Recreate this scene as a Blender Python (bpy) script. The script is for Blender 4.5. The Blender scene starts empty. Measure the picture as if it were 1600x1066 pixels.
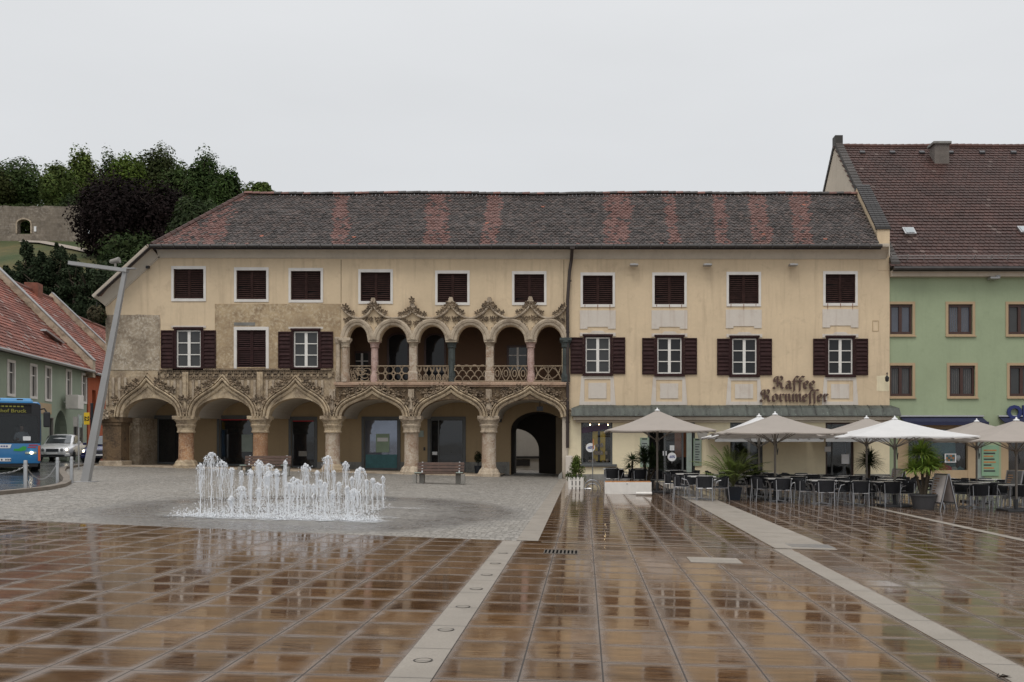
import bpy, bmesh, math, random
from mathutils import Vector, Matrix, noise
from mathutils.geometry import tessellate_polygon

R = random.Random(11)
S = bpy.context.scene
COL = S.collection
FPX = 1500.0          # focal length in photo pixels
CX, HY = 913.0, 694.0  # vanishing point of the square's depth lines
EYE = 1.62
YF = FPX / 34.0       # distance of the main facade
SL = -0.028           # the square falls gently to the right


def gz(x, y=0):
    return SL * x


def fp(px, py, yl=0.0):
    """photo pixel -> (x, z) on a plane yl metres behind the main facade"""
    s = FPX / (YF + yl)
    return ((px - CX) / s, (HY - py) / s + EYE)


def fx(px, yl=0.0):
    return fp(px, 0, yl)[0]


def fz(py, yl=0.0):
    return fp(0, py, yl)[1]


def at(px, s):
    x = (px - CX) / s
    return Vector((x, FPX / s, gz(x)))


# ------------------------------------------------------------------ mesh builder
class MB:
    def __init__(self):
        self.v = []; self.f = []; self.mi = []; self.c = []; self.cur = 0; self.tint = None

    def quad(self, *p, col=None):
        i = len(self.v)
        self.v += [Vector(q) for q in p]
        self.f.append(tuple(range(i, i + len(p)))); self.mi.append(self.cur); self.c.append(col or self.tint)

    def faces(self, verts, faces, col=None):
        i = len(self.v)
        self.v += [Vector(q) for q in verts]
        for f in faces:
            self.f.append(tuple(i + k for k in f)); self.mi.append(self.cur); self.c.append(col or self.tint)

    def box(self, x0, x1, y0, y1, z0, z1, col=None):
        x0, x1 = min(x0, x1), max(x0, x1); y0, y1 = min(y0, y1), max(y0, y1); z0, z1 = min(z0, z1), max(z0, z1)
        v = [(x, y, z) for z in (z0, z1) for y in (y0, y1) for x in (x0, x1)]
        self.faces(v, [(0, 2, 3, 1), (4, 5, 7, 6), (0, 1, 5, 4), (1, 3, 7, 5), (3, 2, 6, 7), (2, 0, 4, 6)], col)

    def bbox(self, x0, x1, y0, y1, z0, z1, b=0.02):
        """box with chamfered edges"""
        x0, x1 = min(x0, x1), max(x0, x1); y0, y1 = min(y0, y1), max(y0, y1); z0, z1 = min(z0, z1), max(z0, z1)
        bm = bmesh.new(); bmesh.ops.create_cube(bm, size=1)
        for q in bm.verts:
            q.co = Vector(((x0 + x1) / 2 + q.co.x * (x1 - x0), (y0 + y1) / 2 + q.co.y * (y1 - y0), (z0 + z1) / 2 + q.co.z * (z1 - z0)))
        bmesh.ops.bevel(bm, geom=bm.edges[:], offset=b, segments=2, affect='EDGES', profile=0.6)
        self.addbm(bm)

    def addbm(self, bm, M=None):
        bm.verts.index_update()
        self.faces([(M @ q.co) if M else q.co.copy() for q in bm.verts], [tuple(q.index for q in f.verts) for f in bm.faces])
        bm.free()

    def prism(self, outer, holes=(), y0=0.0, y1=0.1):
        """polygon in xz (holes allowed) extruded in y"""
        loops = [list(outer)] + [list(h) for h in holes]
        tri = tessellate_polygon([[Vector((a, b, 0)) for a, b in l] for l in loops])
        flat = [p for l in loops for p in l]
        n = len(flat)
        vs = [(a, y0, b) for a, b in flat] + [(a, y1, b) for a, b in flat]
        fs = [tuple(t) for t in tri] + [tuple(n + k for k in reversed(t)) for t in tri]
        o = 0
        for l in loops:
            m = len(l)
            for k in range(m):
                a, b = o + k, o + (k + 1) % m
                fs.append((a, b, n + b, n + a))
            o += m
        self.faces(vs, fs)

    def tube(self, pts, r, n=6, cap=True):
        pts = [Vector(p) for p in pts]
        rs = r if isinstance(r, (list, tuple)) else [r] * len(pts)
        i0 = len(self.v); prev = None
        for k, p in enumerate(pts):
            a = pts[max(0, k - 1)]; b = pts[min(len(pts) - 1, k + 1)]
            t = (b - a)
            t = t.normalized() if t.length > 1e-9 else Vector((0, 0, 1))
            if prev is None:
                ref = Vector((0, 0, 1)) if abs(t.z) < .9 else Vector((0, 1, 0))
                u = t.cross(ref).normalized()
            else:
                u = (prev - t * prev.dot(t))
                u = u.normalized() if u.length > 1e-6 else t.orthogonal().normalized()
            prev = u
            w = t.cross(u)
            for j in range(n):
                a_ = 2 * math.pi * j / n
                self.v.append(p + (u * math.cos(a_) + w * math.sin(a_)) * rs[k])
        for k in range(len(pts) - 1):
            for j in range(n):
                a = i0 + k * n + j; b = i0 + k * n + (j + 1) % n
                self.f.append((a, b, b + n, a + n)); self.mi.append(self.cur); self.c.append(self.tint)
        if cap:
            for k in (0, len(pts) - 1):
                self.f.append(tuple(i0 + k * n + j for j in range(n))); self.mi.append(self.cur); self.c.append(self.tint)

    def lathe(self, prof, cx=0, cy=0, cz=0, n=14, rot=0.0):
        i0 = len(self.v); m = len(prof)
        for r, z in prof:
            for j in range(n):
                a = 2 * math.pi * (j + rot) / n
                self.v.append(Vector((cx + r * math.cos(a), cy + r * math.sin(a), cz + z)))
        for k in range(m - 1):
            for j in range(n):
                a = i0 + k * n + j; b = i0 + k * n + (j + 1) % n
                self.f.append((a, b, b + n, a + n)); self.mi.append(self.cur); self.c.append(self.tint)
        for k in (0, m - 1):
            self.f.append(tuple(i0 + k * n + j for j in range(n))); self.mi.append(self.cur); self.c.append(self.tint)

    def bar(self, p, q, w, h=None):
        """rectangular bar between two points"""
        h = h or w
        p, q = Vector(p), Vector(q); t = (q - p).normalized()
        ref = Vector((0, 0, 1)) if abs(t.z) < .95 else Vector((0, 1, 0))
        u = t.cross(ref).normalized(); k = u.cross(t)
        vs = []
        for c in (p, q):
            for a, b in ((-1, -1), (1, -1), (1, 1), (-1, 1)):
                vs.append(c + u * a * w / 2 + k * b * h / 2)
        self.faces(vs, [(0, 1, 2, 3), (7, 6, 5, 4), (0, 4, 5, 1), (1, 5, 6, 2), (2, 6, 7, 3), (3, 7, 4, 0)])

    def sweep(self, path, prof, y=0.0, flip=1, end_vert=False, start_vert=False, closed=False):
        """profile (offset along the in-plane normal, y) swept along an xz path"""
        P = [Vector((a, b)) for a, b in path]
        m = len(prof); i0 = len(self.v); n = len(P)
        for k, p in enumerate(P):
            if closed:
                a, b = P[(k - 1) % n], P[(k + 1) % n]
            else:
                a, b = P[max(0, k - 1)], P[min(n - 1, k + 1)]
            t = (b - a).normalized(); nn = Vector((-t.y, t.x)) * flip
            if (end_vert and k == n - 1) or (start_vert and k == 0):
                d = max(.42, abs(nn.y)); nn = Vector((0, 1 / d))
            for o, yy in prof:
                self.v.append(Vector((p.x + nn.x * o, y + yy, p.y + nn.y * o)))
        for k in range(n if closed else n - 1):
            for j in range(m - 1):
                a = i0 + k * m + j; b = i0 + ((k + 1) % n) * m + j
                self.f.append((a, a + 1, b + 1, b)); self.mi.append(self.cur); self.c.append(self.tint)

    def ico(self, c, r, sub=1, sq=(1, 1, 1), jit=0.0, rng=R):
        bm = bmesh.new(); bmesh.ops.create_icosphere(bm, subdivisions=sub, radius=1)
        for q in bm.verts:
            k = 1 + rng.uniform(-jit, jit)
            q.co = Vector((c[0] + q.co.x * r * sq[0] * k, c[1] + q.co.y * r * sq[1] * k, c[2] + q.co.z * r * sq[2] * k))
        self.addbm(bm)

    def xf(self, M, start=0):
        for k in range(start, len(self.v)):
            self.v[k] = M @ self.v[k]

    def build(self, name, mat, parent=None, smooth=False, recalc=True, loc=None, rz=0.0):
        me = bpy.data.meshes.new(name)
        me.from_pydata([tuple(q) for q in self.v], [], self.f)
        mats = mat if isinstance(mat, (list, tuple)) else [mat]
        for q in mats:
            me.materials.append(q)
        if len(mats) > 1:
            me.polygons.foreach_set('material_index', self.mi)
        if any(q is not None for q in self.c):
            ca = me.color_attributes.new('tint', 'FLOAT_COLOR', 'CORNER')
            buf = []
            for q, f in zip(self.c, self.f):
                q = q or (1, 1, 1)
                buf += [q[0], q[1], q[2], 1.0] * len(f)
            ca.data.foreach_set('color', buf)
        me.validate(clean_customdata=False)
        if recalc:
            bm = bmesh.new(); bm.from_mesh(me)
            bmesh.ops.recalc_face_normals(bm, faces=bm.faces[:]); bm.to_mesh(me); bm.free()
        if smooth:
            me.polygons.foreach_set('use_smooth', [True] * len(me.polygons))
            try:
                me.set_sharp_from_angle(angle=math.radians(40))
            except Exception:
                pass
        o = bpy.data.objects.new(name, me); COL.objects.link(o)
        if parent is not None:
            o.parent = parent
        if loc is not None:
            o.location = loc
        o.rotation_euler = (0, 0, rz)
        return o


def thing(name, label, cat, loc=(0, 0, 0), rz=0.0, group=None):
    o = bpy.data.objects.new(name, None); COL.objects.link(o)
    o.empty_display_size = .2
    o.location = loc; o.rotation_euler = (0, 0, rz)
    return tag(o, label, cat, group)


def tag(o, label, cat, group=None, kind=None):
    o['label'] = label; o['category'] = cat
    if group: o['group'] = group
    if kind: o['kind'] = kind
    return o


def struct(o, kind='structure', label=None):
    o['kind'] = kind
    if label: o['label'] = label
    return o


def copy_tree(o, parent=None):
    c = o.copy(); COL.objects.link(c)
    if parent is not None:
        c.parent = parent
    for ch in list(o.children):
        copy_tree(ch, c)
    return c


def text_mb(txt, size, depth=0.01, font_bold=0.0, align='CENTER', sx=1.0):
    cu = bpy.data.curves.new('tmp_text', 'FONT'); cu.body = txt; cu.size = size; cu.extrude = depth; cu.offset = font_bold
    cu.align_x = align; cu.align_y = 'CENTER'; cu.resolution_u = 3
    ob = bpy.data.objects.new('tmp_text', cu); COL.objects.link(ob)
    bpy.context.view_layer.update()
    dg = bpy.context.evaluated_depsgraph_get()
    me = bpy.data.meshes.new_from_object(ob.evaluated_get(dg))
    mb = MB()
    mb.faces([(q.co.x * sx, -q.co.z, q.co.y) for q in me.vertices], [tuple(p.vertices) for p in me.polygons])
    bpy.data.objects.remove(ob); bpy.data.curves.remove(cu); bpy.data.meshes.remove(me)
    return mb


def bez(p0, p1, p2, p3, n=12):
    out = []
    for k in range(n + 1):
        t = k / n; u = 1 - t
        out.append(tuple(u ** 3 * a + 3 * u * u * t * b + 3 * u * t * t * c + t ** 3 * d for a, b, c, d in zip(p0, p1, p2, p3)))
    return out


def arc(cx, cz, rx, rz, a0, a1, n=14):
    return [(cx + rx * math.cos(math.radians(a0 + (a1 - a0) * k / n)), cz + rz * math.sin(math.radians(a0 + (a1 - a0) * k / n))) for k in range(n + 1)]


def rect(x0, x1, z0, z1):
    return [(x0, z0), (x1, z0), (x1, z1), (x0, z1)]


# ------------------------------------------------------------------ materials
class N:
    def __init__(self, name):
        self.m = bpy.data.materials.new(name); self.m.use_nodes = True
        self.t = self.m.node_tree; self.b = self.t.nodes['Principled BSDF']; self.out = self.t.nodes['Material Output']

    def n(self, typ, inp=None, **kw):
        q = self.t.nodes.new(typ)
        for k, v in kw.items():
            setattr(q, k, v)
        for k, v in (inp or {}).items():
            self.set(q.inputs[k], v)
        return q

    def set(self, sock, v):
        if hasattr(v, 'is_output') or isinstance(v, bpy.types.NodeSocket):
            self.t.links.new(v, sock)
        else:
            sock.default_value = v

    def math(self, op, a, b=None, c=None, clamp=False):
        q = self.n('ShaderNodeMath', operation=op); q.use_clamp = clamp
        self.set(q.inputs[0], a)
        if b is not None: self.set(q.inputs[1], b)
        if c is not None: self.set(q.inputs[2], c)
        return q.outputs[0]

    def mix(self, f, a, b, mode='MIX'):
        q = self.n('ShaderNodeMix', data_type='RGBA', blend_type=mode)
        self.set(q.inputs[0], f); self.set(q.inputs[6], a); self.set(q.inputs[7], b)
        return q.outputs[2]

    def ramp(self, f, stops, interp='LINEAR'):
        q = self.n('ShaderNodeValToRGB'); e = q.color_ramp.elements; q.color_ramp.interpolation = interp
        while len(e) < len(stops):
            e.new(.5)
        for k, (p, c) in zip(e, stops):
            k.position = p; k.color = (c, c, c, 1) if isinstance(c, (int, float)) else (*c, 1)
        self.set(q.inputs[0], f)
        return q.outputs[0]

    def coord(self, scale=(1, 1, 1), kind='Object', loc=(0, 0, 0)):
        tc = self.n('ShaderNodeTexCoord')
        mp = self.n('ShaderNodeMapping'); mp.inputs['Scale'].default_value = scale; mp.inputs['Location'].default_value = loc
        self.t.links.new(tc.outputs[kind], mp.inputs['Vector'])
        return mp.outputs[0]

    def noise(self, vec, scale, detail=4, rough=.55, dist=0.0):
        q = self.n('ShaderNodeTexNoise', {'Vector': vec, 'Scale': scale, 'Detail': detail, 'Roughness': rough, 'Distortion': dist})
        return q.outputs[0]

    def bump(self, h, strength=.3, dist=.02, normal=None):
        q = self.n('ShaderNodeBump', {'Height': h, 'Strength': strength, 'Distance': dist})
        if normal is not None: self.set(q.inputs['Normal'], normal)
        return q.outputs[0]

    def done(self, color=None, rough=None, normal=None, **kw):
        if color is not None: self.set(self.b.inputs['Base Color'], color)
        if rough is not None: self.set(self.b.inputs['Roughness'], rough)
        if normal is not None: self.set(self.b.inputs['Normal'], normal)
        for k, v in kw.items():
            self.set(self.b.inputs[k.replace('_', ' ')], v)
        return self.m


def c4(c):
    return (c[0], c[1], c[2], 1)


def mul(c, k):
    return tuple(a * k for a in c)


def plain(name, col, rough=.7, var=.12, scale=4.0, bump=0.0, bscale=40.0, **kw):
    q = N(name); v = q.coord()
    n1 = q.noise(v, scale, 5)
    col_ = q.mix(q.ramp(n1, [(.3, 0.0), (.7, 1.0)]), c4(mul(col, 1 - var)), c4(mul(col, 1 + var)))
    nrm = None
    if bump: nrm = q.bump(q.noise(v, bscale, 4), bump, .02)
    return q.done(col_, rough, nrm, **kw)


def plaster(name, col, stain=(.2, .15, .1), amt=.25, var=.08, streak=.3, bump=.12):
    q = N(name); v = q.coord()
    vs = q.coord((1.6, 1.6, .13))
    big = q.noise(v, .5, 4, .6)
    fine = q.noise(v, 7, 5, .65)
    st = q.noise(vs, 2.2, 5, .6)
    c = q.mix(q.ramp(big, [(.3, 0.), (.7, 1.)]), c4(mul(col, 1 - var)), c4(mul(col, 1 + var)))
    c = q.mix(q.ramp(fine, [(.35, 0.), (.75, .35)]), c, c4(mul(col, .84)))
    c = q.mix(q.math('MULTIPLY', q.ramp(st, [(.52, 0.), (.78, 1.)]), streak), c, c4(stain))
    c = q.mix(q.math('MULTIPLY', q.ramp(q.noise(v, 1.3, 6, .7, .6), [(.56, 0.), (.72, 1.)]), amt), c, c4(stain))
    return q.done(c, .9, q.bump(q.noise(v, 55, 3), bump, .01))


def stone(name, col, dark, light, amt=.6, scale=1.6, bump=.5, blocks=None):
    q = N(name); v = q.coord()
    n1 = q.noise(v, scale, 7, .68, .4); n2 = q.noise(v, scale * 6, 5, .7); n3 = q.noise(v, scale * .45, 3, .5)
    c = q.mix(q.ramp(n1, [(.36, 0.), (.56, 1.)]), c4(dark), c4(col))
    c = q.mix(q.math('MULTIPLY', q.ramp(n2, [(.47, 0.), (.62, 1.)]), amt), c, c4(light))
    c = q.mix(q.math('MULTIPLY', q.ramp(n3, [(.47, 0.), (.60, 1.)]), amt * .7), c, c4(dark))
    h = q.math('ADD', q.math('MULTIPLY', n1, .7), q.math('MULTIPLY', n2, .4))
    if blocks:
        tc = q.n('ShaderNodeTexCoord'); sp = q.n('ShaderNodeSeparateXYZ', {0: tc.outputs['Object']})
        cb = q.n('ShaderNodeCombineXYZ', {0: q.math('ADD', sp.outputs[0], q.math('MULTIPLY', n3, .25)), 1: q.math('ADD', sp.outputs[2], q.math('MULTIPLY', n1, .12))})
        br = q.n('ShaderNodeTexBrick', {'Vector': cb.outputs[0], 'Color1': (.75, .75, .75, 1), 'Color2': (1.1, 1.1, 1.1, 1), 'Mortar': (.55, .5, .45, 1), 'Scale': 1.0,
                                        'Mortar Size': .012, 'Brick Width': blocks[0], 'Row Height': blocks[1], 'Mortar Smooth': .6})
        c = q.mix(.75, c, q.mix(1.0, c, br.outputs[0], 'MULTIPLY'))
        h = q.math('SUBTRACT', h, q.math('MULTIPLY', br.outputs[1], .5))
    return q.done(c, .88, q.bump(h, bump, .04))


def tinted(name, rough=.7, scale=6, var=.25, bump=.3, spec=.4, trans=0.0):
    """colour comes from the per-tile / per-leaf attribute"""
    q = N(name)
    a = q.n('ShaderNodeAttribute', attribute_name='tint')
    v = q.coord()
    c = q.mix(q.math('MULTIPLY', q.noise(v, scale, 5, .7), var * 1.6), a.outputs[0], (.03, .03, .025, 1))
    if trans:
        d = q.done(c, rough)
        tr = q.n('ShaderNodeBsdfTranslucent', {'Color': c})
        mx = q.n('ShaderNodeMixShader', {0: trans, 1: q.b.outputs[0], 2: tr.outputs[0]})
        q.t.links.new(mx.outputs[0], q.out.inputs[0])
        q.b.inputs['Specular IOR Level'].default_value = spec
        return d
    return q.done(c, rough, q.bump(q.noise(v, 40, 3), bump, .01) if bump else None, **{'Specular_IOR_Level': spec})


M = {}
M['yellow'] = plaster('plaster_yellow', (.655, .515, .345), (.40, .30, .20), .42, .10, .60)
M['pale'] = plaster('plaster_pale_yellow', (.78, .685, .475), (.5, .41, .29), .3)
M['white_plaster'] = plaster('plaster_white', (.62, .56, .49), (.38, .27, .2), .28, .06, .55)
M['cream'] = plaster('plaster_cream', (.55, .48, .39), (.3, .26, .2), .2)
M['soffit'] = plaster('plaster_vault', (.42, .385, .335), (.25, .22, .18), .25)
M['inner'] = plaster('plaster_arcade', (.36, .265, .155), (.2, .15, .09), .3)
M['shaded_inner'] = plaster('plaster_loggia_shaded', (.125, .07, .04), (.06, .04, .03), .3)  # colour darkened to hold the shade under the loggia ceiling
M['green'] = plaster('plaster_green', (.325, .385, .245), (.22, .265, .17), .28, .08, .35)
M['green_pale'] = plaster('plaster_pale_green', (.285, .33, .25), (.18, .21, .155), .3)
M['orange_wall'] = plaster('plaster_orange', (.42, .10, .04), (.2, .06, .03), .2)
M['ochre_trim'] = plaster('plaster_ochre_trim', (.44, .325, .20), (.3, .21, .12), .2)
M['stone_carved'] = stone('stone_carved', (.50, .39, .255), (.20, .145, .095), (.60, .50, .37), .5, 1.8, .4)
M['stone_light'] = stone('stone_light', (.48, .39, .285), (.22, .165, .115), (.57, .49, .39), .45, 2.2, .35)
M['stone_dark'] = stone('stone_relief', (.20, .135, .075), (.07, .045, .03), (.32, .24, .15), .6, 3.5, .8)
M['stone_grey'] = stone('stone_rubble', (.40, .325, .235), (.19, .145, .10), (.56, .49, .39), .8, 1.5, .7)
M['stone_ochre'] = stone('stone_ochre', (.46, .345, .21), (.26, .18, .105), (.58, .48, .34), .7, 1.3, .6)
M['foliage_stone'] = stone('stone_foliage_carving', (.25, .18, .115), (.07, .05, .035), (.40, .32, .23), .5, 4, .3)
M['stone_rail'] = stone('stone_railing', (.29, .215, .14), (.14, .1, .065), (.42, .34, .25), .5, 3, .3)
M['marble_red'] = stone('marble_reddish', (.42, .23, .115), (.22, .11, .06), (.52, .38, .26), .8, 2.4, .1)
M['marble_pale'] = stone('marble_pale', (.44, .36, .27), (.26, .16, .1), (.55, .48, .4), .7, 2.5, .1)
M['marble_pink'] = stone('marble_pink', (.47, .32, .27), (.3, .18, .15), (.56, .44, .4), .6, 2.5, .1)
M['marble_green'] = stone('stone_serpentine', (.058, .068, .064), (.028, .033, .031), (.10, .115, .11), .5, 3, .1)
M['pink_ledge'] = stone('stone_pink_ledge', (.46, .31, .215), (.25, .16, .11), (.52, .4, .3), .5, 2, .2)
M['stone_pier'] = stone('stone_pier', (.15, .095, .05), (.06, .04, .025), (.24, .16, .09), .5, 2, .3)
M['granite'] = stone('granite_strip', (.36, .31, .26), (.27, .23, .19), (.44, .39, .34), .5, 5, .1)
M['plinth'] = stone('plinth_grey', (.24, .235, .215), (.15, .145, .13), (.3, .29, .27), .4, 2, .2)
M['white'] = plain('white_paint', (.74, .71, .66), .55, .06, 6)
M['white_frame'] = plain('white_frame_paint', (.68, .645, .60), .7, .08, 2, .1)
M['shutter'] = plain('shutter_brown', (.034, .0145, .014), .7, .3, 5, Specular_IOR_Level=.18)
M['louver'] = plain('louver_brown', (.040, .020, .017), .75, .3, 5, Specular_IOR_Level=.15)
M['dark'] = plain('dark_void', (.008, .007, .007), .8, .2)
M['black'] = plain('black_plastic', (.012, .012, .014), .4, .2)
M['frame_grey'] = plain('shop_frame_grey', (.09, .095, .095), .5, .1)
M['frame_brown'] = plain('window_brown', (.055, .022, .015), .45, .2)
M['steel'] = plain('brushed_steel', (.42, .42, .42), .32, .08, 20, Metallic=.9)
M['alu'] = plain('aluminium', (.40, .40, .41), .32, .06, 20, Metallic=.85)
M['lamp_grey'] = plain('lamp_grey_paint', (.34, .335, .33), .45, .06, 3, Metallic=.3)
M['pipe'] = plain('downpipe_brown', (.035, .022, .018), .45, .3, 3)
M['gutter'] = plain('gutter_dark', (.035, .03, .028), .5, .35, 3)


def cloth(name, col, trans):
    q = N(name); v = q.coord()
    c = q.mix(q.noise(v, 1.6, 5, .6), c4(mul(col, .90)), c4(mul(col, 1.08)))
    c = q.mix(q.math('MULTIPLY', q.ramp(q.noise(v, 4.5, 6, .7), [(.5, 0.), (.8, 1.)]), .25), c, c4(mul(col, .72)))
    q.done(c, .9, q.bump(q.noise(v, 3.5, 3), .25, .03))
    tr = q.n('ShaderNodeBsdfTranslucent', {'Color': c})
    mx = q.n('ShaderNodeMixShader', {0: trans, 1: q.b.outputs[0], 2: tr.outputs[0]})
    q.t.links.new(mx.outputs[0], q.out.inputs[0])
    return q.m


M['fabric'] = cloth('parasol_taupe', (.45, .40, .355), .30)
M['awning_grey'] = cloth('awning_grey', (.50, .50, .49), .40)
M['fabric_white'] = cloth('parasol_white', (.80, .79, .78), .30)
M['navy'] = plain('navy_fabric', (.013, .016, .05), .7, .1, 3)
M['wicker'] = plain('woven_dark', (.011, .012, .016), .65, .3, 30, .6, 90)
M['tabletop'] = plain('table_top', (.50, .49, .475), .25, .05, 6)
M['wood'] = plain('bench_wood', (.085, .045, .03), .5, .3, 6)
M['concrete'] = plain('concrete', (.25, .235, .21), .85, .12, 4, .2)
M['pot_blue'] = plain('pot_blue_black', (.014, .02, .03), .35, .2)
M['pot_grey'] = plain('pot_grey', (.05, .05, .053), .5, .15)
M['orange_wood'] = plain('orange_wood', (.45, .19, .06), .5, .15, 8)
M['soil'] = plain('soil', (.03, .02, .012), .95, .3)
M['bark'] = plain('bark', (.06, .045, .03), .9, .3, 8, .5)
M['sign_text'] = plain('sign_rust_brown', (.075, .036, .026), .5, .25, 8)
M['sign_blue'] = plain('sign_blue', (.012, .022, .12), .4, .1)
M['sign_white'] = plain('sign_white', (.72, .72, .72), .4, .04)
M['text_blue'] = plain('lettering_blue', (.08, .10, .25), .5, .1)
M['text_dark'] = plain('lettering_dark', (.03, .03, .035), .5, .1)
M['panel_green'] = plain('panel_green', (.27, .36, .25), .5, .08)
M['panel_grey'] = plain('panel_grey', (.27, .32, .28), .4, .1)
M['red'] = plain('red_cloth', (.42, .02, .025), .7, .15, 10)
M['orange'] = plain('orange_cloth', (.5, .1, .02), .7, .15)
M['teal'] = plain('teal_cloth', (.05, .15, .16), .6, .2)
M['yellow_sign'] = plain('yellow_sign', (.68, .45, .02), .5, .06)
M['car_silver'] = plain('car_paint_silver', (.74, .745, .75), .3, .03, 2, Metallic=.25, Coat_Weight=.6)
M['car_blue'] = plain('car_paint_navy', (.02, .02, .09), .25, .05, 2, Metallic=.3, Coat_Weight=.6)
M['bus_blue'] = plain('bus_paint_blue', (.018, .155, .36), .28, .05, 2, Coat_Weight=.5)
M['bus_light'] = plain('bus_paint_light_blue', (.13, .36, .62), .3, .05, 2)
M['rubber'] = plain('rubber', (.015, .015, .015), .8, .2)
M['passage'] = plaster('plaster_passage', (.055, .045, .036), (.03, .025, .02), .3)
M['grate'] = plain('grate_iron', (.14, .125, .11), 1.0, .2, 9, Specular_IOR_Level=0.0)
M['slot'] = plain('grate_slot', (.006, .006, .006), 1.0, .1, 9, Specular_IOR_Level=0.0)
M['court'] = plaster('plaster_courtyard', (.34, .33, .31), (.2, .18, .16), .3)
M['hook'] = plain('snow_hook', (.12, .115, .11), .6, .2)
M['skin'] = plain('skin', (.5, .3, .22), .6, .06)
M['shirt'] = plain('shirt_white', (.62, .63, .66), .8, .05)
M['hair'] = plain('hair_dark', (.04, .028, .02), .6, .2)


def glass_dark(name, col=(.02, .022, .026), rough=.04, spec=.5, met=0.0, warp=.02):
    q = N(name); v = q.coord()
    c = q.mix(q.noise(v, 1.2, 3), c4(mul(col, .6)), c4(mul(col, 1.5)))
    return q.done(c, rough, q.bump(q.noise(v, 1.5, 2), warp, .05), Specular_IOR_Level=spec, Metallic=met)


M['pane'] = glass_dark('window_glass', (.018, .018, .019), .05, .35)
M['pane_curtain'] = glass_dark('window_glass_curtained', (.042, .042, .041), .06, .45)
M['pane_shop'] = glass_dark('shop_glass', (.014, .016, .018), .04, .7)
M['pane_bright'] = glass_dark('shop_glass_mirror', (.20, .22, .27), .03, .9, .6)
M['pane_sky'] = glass_dark('skylight_glass', (.30, .33, .34), .1, .8, .3)
M['car_glass'] = glass_dark('car_glass', (.07, .08, .085), .04, 1.0, .25)


def clear_glass(name, tint=(.75, .8, .82), a=.75):
    q = N(name)
    tr = q.n('ShaderNodeBsdfTransparent', {'Color': c4(tint)})
    gl = q.n('ShaderNodeBsdfGlossy', {'Roughness': .03})
    fr = q.n('ShaderNodeFresnel', {'IOR': 1.5})
    mx = q.n('ShaderNodeMixShader', {0: fr.outputs[0], 1: tr.outputs[0], 2: gl.outputs[0]})
    q.t.links.new(mx.outputs[0], q.out.inputs[0])
    return q.m


M['clear'] = clear_glass('shop_clear_glass', (.93, .94, .94))
M['windscreen'] = clear_glass('windscreen_glass', (.68, .70, .71))


def emit(name, col, st):
    q = N(name)
    return q.done(c4(col), .3, None, Emission_Color=c4(col), Emission_Strength=st)


M['lamp_on'] = emit('lamp_lit', (1.0, .85, .6), 9.0)
M['amber'] = emit('display_amber', (.22, .20, .03), .05)
M['warm_glow'] = emit('shop_lamp', (1.0, .72, .38), 22.0)


def mat_copper():
    q = N('copper_patina'); v = q.coord(); vs = q.coord((2.2, .6, .35))
    c = q.mix(q.ramp(q.noise(vs, 2.5, 6, .7), [(.35, 0.), (.7, 1.)]), (.042, .044, .038, 1), (.105, .118, .100, 1))
    c = q.mix(q.math('MULTIPLY', q.ramp(q.noise(v, 9, 4, .7), [(.6, 0.), (.75, 1.)]), .5), c, (.36, .42, .36, 1))
    return q.done(c, .6, q.bump(q.noise(v, 6, 3), .15, .02))


M['copper'] = mat_copper()
M['tile'] = tinted('roof_tile', .6, 5, .22, .3, .35)
M['leaf'] = tinted('leaf', .75, 3, .15, 0, .12, .25)
M['needle'] = tinted('dark_leaf', .85, 3, .1, 0, .05, .12)


def mat_rubble():
    return stone('ruin_stone', (.235, .195, .15), (.13, .105, .08), (.33, .285, .235), .7, .35, .6, (.9, .4))


M['ruin'] = mat_rubble()


def mat_water():
    q = N('fountain_water')
    q.done((.88, .89, .90, 1), .2, None, Specular_IOR_Level=.5)
    tr = q.n('ShaderNodeBsdfTransparent', {'Color': (.97, .98, 1, 1)})
    mx = q.n('ShaderNodeMixShader', {0: .40, 1: q.b.outputs[0], 2: tr.outputs[0]})
    q.t.links.new(mx.outputs[0], q.out.inputs[0])
    return q.m


M['water'] = mat_water()


def mat_foam():
    q = N('splash_water'); v = q.coord()
    q.done((.82, .84, .86, 1), .2)
    tr = q.n('ShaderNodeBsdfTransparent')
    a = q.ramp(q.noise(v, 5.5, 8, .75, .5), [(.42, 0.), (.66, .7)])
    mx = q.n('ShaderNodeMixShader', {0: a, 1: tr.outputs[0], 2: q.b.outputs[0]})
    q.t.links.new(mx.outputs[0], q.out.inputs[0])
    return q.m


M['foam'] = mat_foam()

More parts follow.
